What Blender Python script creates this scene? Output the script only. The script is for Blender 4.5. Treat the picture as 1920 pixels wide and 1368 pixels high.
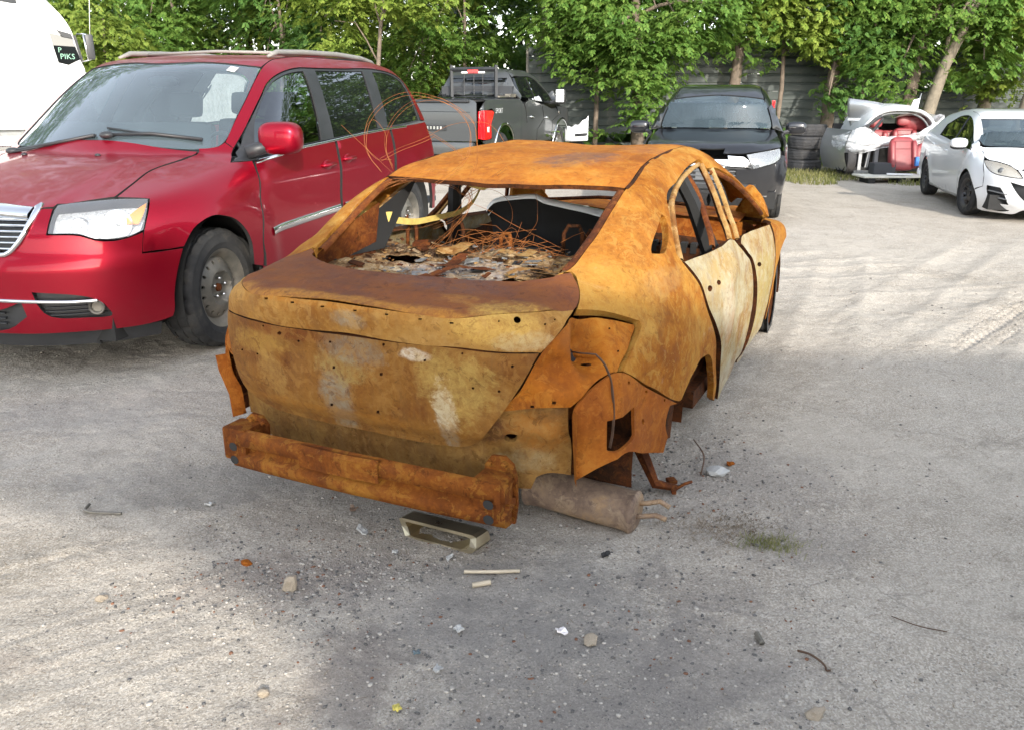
import bpy, bmesh, math, random
import numpy as np
from mathutils import Vector, Matrix, noise as mnoise
from mathutils.geometry import delaunay_2d_cdt
for _o in list(bpy.data.objects): bpy.data.objects.remove(_o)
SC=bpy.context.scene; COL=SC.collection
random.seed(7); RNG=np.random.default_rng(7)
# ---------------------------------------------------------------- camera, sky, sun, exposure
PITCH=math.atan(512/1600)
cam=bpy.data.cameras.new('camera'); cam.sensor_fit='HORIZONTAL'; cam.sensor_width=36; cam.lens=36*1600/1920
cam.clip_start=.05; cam.clip_end=600
camo=bpy.data.objects.new('camera',cam); COL.objects.link(camo)
camo.location=(0,0,1.55); camo.rotation_euler=(math.pi/2-PITCH,0,0); SC.camera=camo
SUN_EL=math.radians(22); SUN_AZ=math.radians(165)
W=bpy.data.worlds.new('World'); SC.world=W; W.use_nodes=True
nt=W.node_tree; bg=nt.nodes['Background']
sky=nt.nodes.new('ShaderNodeTexSky'); sky.sky_type='NISHITA'; sky.sun_disc=False
sky.sun_elevation=SUN_EL; sky.sun_rotation=SUN_AZ; sky.air_density=1.0; sky.dust_density=1.0; sky.ozone_density=1.0
hs=nt.nodes.new('ShaderNodeHueSaturation'); hs.inputs['Saturation'].default_value=.42   # thin white cloud veil
nt.links.new(sky.outputs[0],hs.inputs['Color']); nt.links.new(hs.outputs[0],bg.inputs[0]); bg.inputs[1].default_value=.15
sl=bpy.data.lights.new('sun','SUN'); sl.energy=1.5; sl.angle=math.radians(1.2); sl.color=(1,.93,.82)
so=bpy.data.objects.new('sun',sl); COL.objects.link(so)
SD=Vector((math.sin(SUN_AZ)*math.cos(SUN_EL),math.cos(SUN_AZ)*math.cos(SUN_EL),math.sin(SUN_EL)))
so.rotation_euler=SD.to_track_quat('Z','Y').to_euler(); so.location=SD*60
SC.view_settings.view_transform='Standard'; SC.view_settings.look='None'; SC.view_settings.gamma=1
SC.view_settings.exposure=2.05
SC.render.engine='CYCLES'; SC.cycles.max_bounces=8; SC.cycles.transparent_max_bounces=12; SC.cycles.use_denoising=True
# ---------------------------------------------------------------- helpers
def tag(o,label=None,cat=None,group=None,kind=None):
    for k,v in (('label',label),('category',cat),('group',group),('kind',kind)):
        if v: o[k]=v
    return o
def empty(name,loc=(0,0,0),rz=0,scale=1,label=None,cat=None,group=None):
    o=bpy.data.objects.new(name,None); COL.objects.link(o); o.location=loc; o.rotation_euler=(0,0,rz); o.scale=(scale,)*3
    o.empty_display_size=.2
    return tag(o,label,cat,group)
def obj(name,V,F,mat,parent=None,smooth=True,label=None):
    me=bpy.data.meshes.new(name); me.from_pydata([tuple(map(float,v)) for v in V],[],[tuple(map(int,f)) for f in F])
    return link(name,me,mat,parent,smooth,label)
def link(name,me,mat=None,parent=None,smooth=True,label=None):
    if mat is not None:
        for m in (mat if isinstance(mat,(list,tuple)) else [mat]): me.materials.append(m)
    if smooth and len(me.polygons): me.polygons.foreach_set('use_smooth',[True]*len(me.polygons))
    me.update(); o=bpy.data.objects.new(name,me); COL.objects.link(o)
    if parent: o.parent=parent
    if label: o['label']=label
    return o
class MB:
    """collects simple solids into one mesh"""
    def __init__(s): s.V=[];s.F=[];s.n=0
    def add(s,V,F):
        s.V.extend([tuple(v) for v in V]); s.F.extend([tuple(i+s.n for i in f) for f in F]); s.n=len(s.V); return s
    def box(s,c,d,rot=None,bev=0):
        x,y,z=[k/2 for k in d]
        if bev:
            bm=bmesh.new(); bmesh.ops.create_cube(bm,size=1)
            bmesh.ops.scale(bm,vec=d,verts=bm.verts); bmesh.ops.bevel(bm,geom=bm.edges[:],offset=bev,segments=2,affect='EDGES',profile=.6)
            V=[v.co.copy() for v in bm.verts]; bm.verts.index_update(); F=[[v.index for v in f.verts] for f in bm.faces]; bm.free()
        else:
            V=[Vector((i*x,j*y,k*z)) for i in(-1,1) for j in(-1,1) for k in(-1,1)]
            F=[(0,1,3,2),(4,6,7,5),(0,4,5,1),(2,3,7,6),(0,2,6,4),(1,5,7,3)]
        M=Matrix.Identity(3) if rot is None else rot
        return s.add([M@v+Vector(c) for v in V],F)
    def tube(s,pts,r,n=8,cap=True,rs=None):
        P=[Vector(p) for p in pts]; N=len(P); V=[];F=[]
        up=Vector((0,0,1)); t0=(P[1]-P[0]).normalized()
        a=t0.cross(up); a=a.normalized() if a.length>.01 else Vector((1,0,0))
        for i,p in enumerate(P):
            t=(P[min(i+1,N-1)]-P[max(i-1,0)]).normalized()
            a=(a-t*a.dot(t)); a=a.normalized() if a.length>1e-5 else t.orthogonal().normalized()
            b=t.cross(a); rr=rs[i] if rs else r
            for k in range(n):
                th=2*math.pi*k/n; V.append(p+(a*math.cos(th)+b*math.sin(th))*rr)
        for i in range(N-1):
            for k in range(n): F.append((i*n+k,i*n+(k+1)%n,(i+1)*n+(k+1)%n,(i+1)*n+k))
        if cap: F.append(tuple(range(n-1,-1,-1))); F.append(tuple(range((N-1)*n,N*n)))
        return s.add(V,F)
    def lathe(s,prof,n=24,axis='y',c=(0,0,0),fn=None,closed=False):
        """prof: list of (radius, height along axis)"""
        V=[];m=len(prof)
        for k in range(n):
            th=2*math.pi*k/n
            for j,(r,h) in enumerate(prof):
                if fn: r,h=fn(k,j,r,h)
                q=(r*math.cos(th),h,r*math.sin(th)) if axis=='y' else (r*math.cos(th),r*math.sin(th),h) if axis=='z' else (h,r*math.cos(th),r*math.sin(th))
                V.append((q[0]+c[0],q[1]+c[1],q[2]+c[2]))
        F=[]
        for k in range(n):
            for j in range(m-1 if not closed else m):
                a=k*m+j;b=k*m+(j+1)%m;cc=((k+1)%n)*m+(j+1)%m;d=((k+1)%n)*m+j
                F.append((a,d,cc,b) if axis!='y' else (a,b,cc,d))
        return s.add(V,F)
    def build(s,name,mat,parent=None,smooth=False,label=None,sharp=None):
        o=obj(name,s.V,s.F,mat,parent,smooth,label)
        if sharp: o.data.set_sharp_from_angle(angle=math.radians(sharp))
        return o
def inpoly(P,poly):
    x,y=P[:,0],P[:,1]; r=np.zeros(len(P),bool); n=len(poly); j=n-1
    for i in range(n):
        xi,yi=poly[i];xj,yj=poly[j]
        c=((yi>y)!=(yj>y))
        with np.errstate(divide='ignore',invalid='ignore'): c&=(x<(xj-xi)*(y-yi)/(yj-yi+1e-30)+xi)
        r^=c; j=i
    return r
def refine(poly,res,corner=38,smooth=True):
    P=np.array(poly,float); n=len(P); out=[]
    e=np.roll(P,-1,0)-P; L=np.maximum(np.linalg.norm(e,axis=1),1e-9); u=e/L[:,None]
    turn=np.degrees(np.arccos(np.clip((u*np.roll(u,1,0)).sum(1),-1,1))); cor=turn>corner
    for i in range(n):
        j=(i+1)%n; k=max(1,int(math.ceil(L[i]/res)))
        ta=u[i] if (cor[i] or not smooth) else (u[i]+u[i-1]); tb=u[i] if (cor[j] or not smooth) else (u[i]+u[j])
        ta=ta/max(np.linalg.norm(ta),1e-9)*L[i]; tb=tb/max(np.linalg.norm(tb),1e-9)*L[i]
        for q in range(k):
            t=q/k
            out.append((2*t**3-3*t*t+1)*P[i]+(t**3-2*t*t+t)*ta+(3*t*t-2*t**3)*P[j]+(t**3-t*t)*tb)
    return np.array(out)
def inset(P,g):
    a=P-np.roll(P,1,0); b=np.roll(P,-1,0)-P
    area=.5*np.sum(P[:,0]*np.roll(P[:,1],-1)-np.roll(P[:,0],-1)*P[:,1]); s=1 if area>0 else -1
    na=np.stack([-a[:,1],a[:,0]],1)*s; nb=np.stack([-b[:,1],b[:,0]],1)*s
    na/=np.maximum(np.linalg.norm(na,axis=1,keepdims=True),1e-9); nb/=np.maximum(np.linalg.norm(nb,axis=1,keepdims=True),1e-9)
    m=na+nb; m/=np.maximum((m*m).sum(1,keepdims=True)/2,.35)
    return P+m*g
def cdt(poly,holes,res):
    """fill an outline (with holes) with an even triangle mesh; returns points, triangles, boundary loops"""
    allp=[];edges=[];loops=[]
    for L in [poly]+list(holes):
        s=len(allp); allp+=[tuple(p) for p in L]; n=len(L); edges+=[(s+i,s+(i+1)%n) for i in range(n)]
    lo=poly.min(0);hi=poly.max(0)
    gx=np.arange(lo[0]+res*.5,hi[0],res); gy=np.arange(lo[1]+res*.5,hi[1],res*.9)
    G=np.array([(x+(res/2 if j%2 else 0),y) for j,y in enumerate(gy) for x in gx]) if len(gx) and len(gy) else np.zeros((0,2))
    if len(G):
        ok=inpoly(G,poly)
        for h in holes: ok&=~inpoly(G,h)
        B=np.array(allp)
        G=G[ok]
        if len(G):
            keep=np.ones(len(G),bool)
            for s in range(0,len(G),500):
                d=np.min(((G[s:s+500,None,:]-B[None])**2).sum(2),1); keep[s:s+500]=d>(res*.45)**2
            G=G[keep]
    pts=allp+[tuple(p) for p in G]
    vo,eo,fo,ov,oe,of=delaunay_2d_cdt([Vector(p) for p in pts],edges,[],0,1e-6)
    V=np.array([tuple(v) for v in vo]); F=[tuple(f) for f in fo if len(f)==3]
    cen=np.array([V[list(f)].mean(0) for f in F]); ok=inpoly(cen,poly)
    for h in holes: ok&=~inpoly(cen,h)
    F=np.array([f for f,k in zip(F,ok) if k])
    # orient counter-clockwise
    a=V[F[:,1]]-V[F[:,0]]; b=V[F[:,2]]-V[F[:,0]]; cw=(a[:,0]*b[:,1]-a[:,1]*b[:,0])<0
    F[cw]=F[cw][:,::-1]
    cnt={}
    for f in F:
        for i in range(3):
            e=(f[i],f[(i+1)%3]); cnt[e]=1
    bd=[e for e in cnt if (e[1],e[0]) not in cnt]
    return V,F,bd
def wob(P,amp):
    """slow uneven waves of heat-warped sheet metal"""
    x,y,z=P[:,0],P[:,1],P[:,2]
    return amp*(np.sin(9*x+5*z+1.3)*np.cos(7*y-6*z+.5)+.6*np.sin(17*x-11*y+2)*np.cos(15*z+8*x)+.35*np.sin(31*x+23*z)*np.sin(27*y-19*z+1))
# ---------------------------------------------------------------- body shapes
class Tab:
    """smooth curve through (x, y) pairs (cubic Hermite, finite difference slopes, linear beyond the ends)"""
    def __init__(s,pts):
        s.x=np.array([p[0] for p in pts],float); s.y=np.array([p[1] for p in pts],float)
        d=np.diff(s.y)/np.diff(s.x); s.m=np.concatenate([[d[0]],(d[1:]+d[:-1])/2,[d[-1]]])
        for i in range(1,len(d)):
            if d[i-1]*d[i]<=0: s.m[i]=0
        n=900; t=np.linspace(s.x[0],s.x[-1],n); v=s._eval(t)
        s.tx=np.concatenate([[t[0]-9],t,[t[-1]+9]]); s.ty=np.concatenate([[v[0]-9*s.m[0]],v,[v[-1]+9*s.m[-1]]])
    def __call__(s,x): return np.interp(x,s.tx,s.ty)
    def _eval(s,x):
        i=np.clip(np.searchsorted(s.x,x)-1,0,len(s.x)-2); h=s.x[i+1]-s.x[i]; t=(x-s.x[i])/h
        return (2*t**3-3*t**2+1)*s.y[i]+(t**3-2*t**2+t)*h*s.m[i]+(3*t**2-2*t**3)*s.y[i+1]+(t**3-t**2)*h*s.m[i+1]
def smax(a,b,k):
    h=np.maximum(k-np.abs(a-b),0)/k
    return np.maximum(a,b)+h*h*k/4
def smin(a,b,k): return -smax(-a,-b,k)
def step(a,b,x):
    t=np.clip((x-a)/(b-a),0,1); return t*t*(3-2*t)
class Body:
    """rounded car body: a signed field, negative inside. x forward, y left, z up."""
    p=2.5; k=.09; kc=.10; cw=.5; cr=.3; kf=.05; xmid=-1.5; xlo=-6; xhi=6
    def side(s,x,z): return s.W(z)
    def top(s,x,y): return s.Zt(x)
    def cside(s,x,z): return s.Wc(z)
    def f(s,P):
        x,y,z=P[...,0],P[...,1],P[...,2]; ay=np.abs(y)
        W=np.maximum(s.side(x,z),.05)
        L=np.maximum(s.Lf(z),.05); Lr=np.maximum(s.Lr(z),.05)
        u=np.maximum(np.where(x>s.x0f,(x-s.x0f)/L,0),np.where(x<s.x0r,(s.x0r-x)/Lr,0))
        pp=np.where(x>0 if s.x0f>0 else x>s.xmid,s.p,getattr(s,'pr',s.p))
        d1=((u**pp+(ay/W)**pp)**(1/pp)-1)*.85
        low=smax(d1,(z-s.top(x,y))*.9,s.k)
        xe=np.where(x>s.xmid,x+s.cw*y*y,x-s.cr*y*y)
        zc=s.Zc(xe); sl=(s.Zc(xe+.02)-s.Zc(xe-.02))/.04
        d2=(z-zc)/np.sqrt(1+sl*sl)
        cab=smax(ay-s.cside(x,z),d2,s.kc)
        return smin(low,cab,s.kf)
    def grad(s,P,e=.004):
        P=np.asarray(P,float); G=np.stack([s.f(P+v)-s.f(P-v) for v in np.eye(3)*e],-1)
        return G/np.maximum(np.linalg.norm(G,axis=-1,keepdims=True),1e-9)
    def cast(s,O,D,t0,t1,n=90):
        """first crossing from outside along rays O+t*D"""
        O=np.atleast_2d(O); D=np.atleast_2d(D); N=len(O)
        lo=np.full(N,np.nan); hi=np.full(N,np.nan); best=np.full(N,np.inf); bt=np.zeros(N)
        ts=np.linspace(t0,t1,n); pv=s.f(O+D*ts[0])
        for a,b in zip(ts[:-1],ts[1:]):
            v=s.f(O+D*b); m=np.isnan(lo)&(pv>0)&(v<=0); lo[m]=a; hi[m]=b
            m=v<best; best[m]=v[m]; bt[m]=b; pv=v
        miss=np.isnan(lo); lo[miss]=bt[miss]; hi[miss]=bt[miss]
        for _ in range(26):
            m=(lo+hi)/2; v=s.f(O+D*m[:,None]); pos=v>0
            lo=np.where(pos,m,lo); hi=np.where(pos,hi,m)
        return O+D*hi[:,None],miss
r2=2**-.5
# projection frames: outward direction N, and the two axes A, B of the panel plane
FR={'L':((0,1,0),(1,0,0),(0,0,1)),'R':((0,-1,0),(1,0,0),(0,0,1)),'T':((0,0,1),(1,0,0),(0,1,0)),
'F':((1,0,0),(0,1,0),(0,0,1)),'B':((-1,0,0),(0,1,0),(0,0,1)),
'TL':((0,r2,r2),(1,0,0),(0,-r2,r2)),'TR':((0,-r2,r2),(1,0,0),(0,r2,r2)),
'FL':((r2,r2,0),(-r2,r2,0),(0,0,1)),'FR':((r2,-r2,0),(r2,r2,0),(0,0,1)),
'BR':((-r2,-r2,0),(r2,-r2,0),(0,0,1)),'BL':((-r2,r2,0),(-r2,-r2,0),(0,0,1)),
'BT':((-r2,0,r2),(r2,0,r2),(0,1,0)),'FT':((r2,0,r2),(-r2,0,r2),(0,1,0))}
class Van(Body):
    W=Tab([(.1,.91),(.3,.97),(.5,1.0),(.7,1.015),(.9,1.015),(1.0,1.005),(1.1,.98),(1.2,.95),(1.35,.89),(1.5,.82),(1.6,.765),(1.7,.70)])
    Wc=W
    Lf=Tab([(.1,.78),(.25,.85),(.45,.87),(.62,.87),(.68,.845),(.8,.83),(.9,.80),(1.0,.75),(1.1,.7)]); x0f=.1; p=2.5
    Lr=Tab([(.2,.50),(.6,.56),(1.1,.54),(1.4,.46),(1.7,.3)]); x0r=-3.15; pr=4.
    Zt=Tab([(-4.2,1.12),(-.5,1.15),(-.2,1.12),(.1,1.075),(.4,1.01),(.7,.935),(.9,.875),(1.0,.80)])
    Zc=Tab([(-3.80,0),(-3.74,.9),(-3.69,1.15),(-3.62,1.38),(-3.54,1.54),(-3.42,1.64),(-3.2,1.69),(-2.4,1.72),(-1.6,1.715),(-1.25,1.69),(-.95,1.645),(-.75,1.555),(-.05,1.10),(.12,.98),(.2,.6),(.22,0)])
    k=.12; kc=.12; cw=.5; cr=.15; kf=.02; xmid=-2
    def side(s,x,z):
        r=np.hypot(x,z-.36); rr=np.hypot(x+3.078,z-.36)
        fl=step(.60,.47,r)*.022+step(.6,.48,rr)*.02
        return s.W(z)+fl-.25*np.clip(-3.2-x,0,9)**2
    def top(s,x,y): return s.Zt(x)-.10*np.abs(y)**3-.012*step(.42,.50,np.abs(y)-.12*(x-.4))*step(-.4,.1,x)
class Civic(Body):
    WF=Tab([(.1,.83),(.3,.87),(.5,.89),(.7,.90),(.85,.885),(.95,.86),(1.02,.835),(1.1,.785),(1.2,.725),(1.3,.655),(1.36,.61),(1.40,.56),(1.45,.46)])
    WR=Tab([(.1,.80),(.3,.83),(.5,.85),(.7,.85),(.85,.82),(.93,.775),(1.0,.72),(1.05,.66),(1.1,.60),(1.2,.50),(1.3,.40),(1.45,.2)])
    Lf=Tab([(.2,.78),(.6,.84),(.8,.80),(1.,.7)]); x0f=2.6; p=2.4
    Lr=Tab([(.2,.42),(.45,.48),(.56,.50),(.60,.53),(.75,.565),(.90,.592),(.925,.60),(.945,.612),(1.0,.632),(1.04,.645),(1.1,.62)]); x0r=-.3; pr=3.3
    Zt=Tab([(-1.0,1.05),(-.85,1.055),(-.6,1.065),(-.3,1.08),(0,1.05),(1.5,1.0),(2.2,.98),(2.6,.93),(3.2,.82),(3.45,.7)])
    Zc=Tab([(-.80,0),(-.77,.7),(-.70,.93),(-.45,1.055),(-.2,1.165),(.05,1.275),(.25,1.345),(.4,1.375),(.7,1.405),(1.2,1.42),(1.6,1.40),(1.85,1.32),(2.3,1.06),(2.45,.9),(2.5,0)])
    k=.06; kc=.09; cw=.35; cr=.25; kf=.05; xmid=1.0
    def mix(s,x,z):
        w=step(-.6,.15,x); return s.WF(z)*w+s.WR(z)*(1-w)
    def side(s,x,z):
        r=np.hypot(x,z-.33)
        return s.mix(x,z)+.012*step(.52,.40,r)-.06*np.clip(x-2.3,0,9)**2
    Wc=None
    def cside(s,x,z): return s.mix(x,z)
    def top(s,x,y): return s.Zt(x)-.05*y*y-.03*step(.55,.75,np.abs(y))
class Crossover(Body):
    W=Tab([(.1,.80),(.3,.88),(.5,.915),(.8,.925),(1.0,.91),(1.1,.875),(1.3,.785),(1.5,.69),(1.65,.60),(1.8,.45)])
    Wc=W
    Lf=Tab([(.15,.70),(.3,.82),(.5,.85),(.7,.86),(.82,.84),(.92,.79),(1.02,.68),(1.1,.6)]); x0f=.05; p=2.7
    Lr=Tab([(.2,.6),(1.,.65),(1.6,.4)]); x0r=-2.9; pr=3.5
    Zt=Tab([(-3.6,1.1),(-.5,1.17),(-.25,1.15),(0,1.115),(.3,1.07),(.6,1.01),(.8,.945),(.93,.85)])
    Zc=Tab([(-3.62,0),(-3.6,1.0),(-3.5,1.35),(-3.2,1.6),(-2.6,1.67),(-2,1.69),(-1.5,1.685),(-1.15,1.65),(-.95,1.585),(-.2,1.13),(0,.95),(.03,0)])
    k=.10; kc=.12; cw=.35; kf=.03; xmid=-2
    def side(s,x,z):
        r=np.hypot(x,z-.36); return s.W(z)+step(.55,.42,r)*.015
    def top(s,x,y): return s.Zt(x)-.06*np.abs(y)**2.5-.012*step(.48,.58,np.abs(y))
class Pickup(Body):
    W=Tab([(.3,.92),(.5,.97),(.7,.995),(1.0,1.0),(1.3,.985),(1.42,.965),(1.5,.94),(1.65,.86),(1.85,.75),(1.97,.65)])
    Wc=W
    Lf=Tab([(.2,.6),(.6,.68),(1.1,.62),(1.3,.4)]); x0f=4.05; p=3.
    Lr=Tab([(.3,.14),(.7,.16),(1.3,.15),(1.45,.12)]); x0r=-.95; pr=6.
    Zt=Tab([(-1.2,1.43),(.9,1.44),(1.2,1.40),(3.3,1.34),(4.2,1.28),(4.6,1.1)])
    Zc=Tab([(.80,0),(.84,1.2),(.93,1.5),(1.06,1.83),(1.18,1.93),(1.6,1.97),(2.1,1.97),(2.5,1.92),(2.75,1.82),(3.4,1.36),(3.6,1.2),(3.62,0)])
    k=.05; kc=.12; cw=.25; cr=.10; kf=.02; xmid=1.8
    def side(s,x,z):
        r=np.hypot(x,z-.42); return s.W(z)+step(.62,.50,r)*.03+step(.62,.50,np.hypot(x-3.68,z-.42))*.03
    def top(s,x,y): return s.Zt(x)-.03*y*y
class Hatch(Body):
    W=Tab([(.1,.76),(.25,.83),(.4,.86),(.6,.875),(.8,.87),(.92,.85),(1.0,.815),(1.1,.76),(1.2,.705),(1.35,.62),(1.45,.52)])
    Wc=W
    Lf=Tab([(.12,.78),(.25,.90),(.45,.95),(.6,.95),(.7,.91),(.8,.83),(.9,.7)]); x0f=-.0; p=2.3
    Lr=Tab([(.2,.55),(.6,.7),(1.0,.6),(1.4,.3)]); x0r=-2.6; pr=3.
    Zt=Tab([(-3.4,.98),(-.4,1.02),(-.1,.985),(.2,.935),(.5,.87),(.75,.79),(.9,.71),(1.0,.62)])
    Zc=Tab([(-3.42,0),(-3.38,.9),(-3.25,1.1),(-2.95,1.3),(-2.4,1.42),(-1.7,1.465),(-1.25,1.45),(-1.0,1.415),(-.8,1.345),(.0,.96),(.15,.85),(.18,0)])
    k=.12; kc=.10; cw=.4; cr=.2; kf=.03; xmid=-1.7
    def side(s,x,z):
        return s.W(z)+step(.52,.38,np.hypot(x,z-.32))*.022+step(.52,.38,np.hypot(x+2.64,z-.32))*.02-.05*np.clip(-2.2-x,0,9)**2
    def top(s,x,y): return s.Zt(x)-.10*np.abs(y)**2.5
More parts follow.
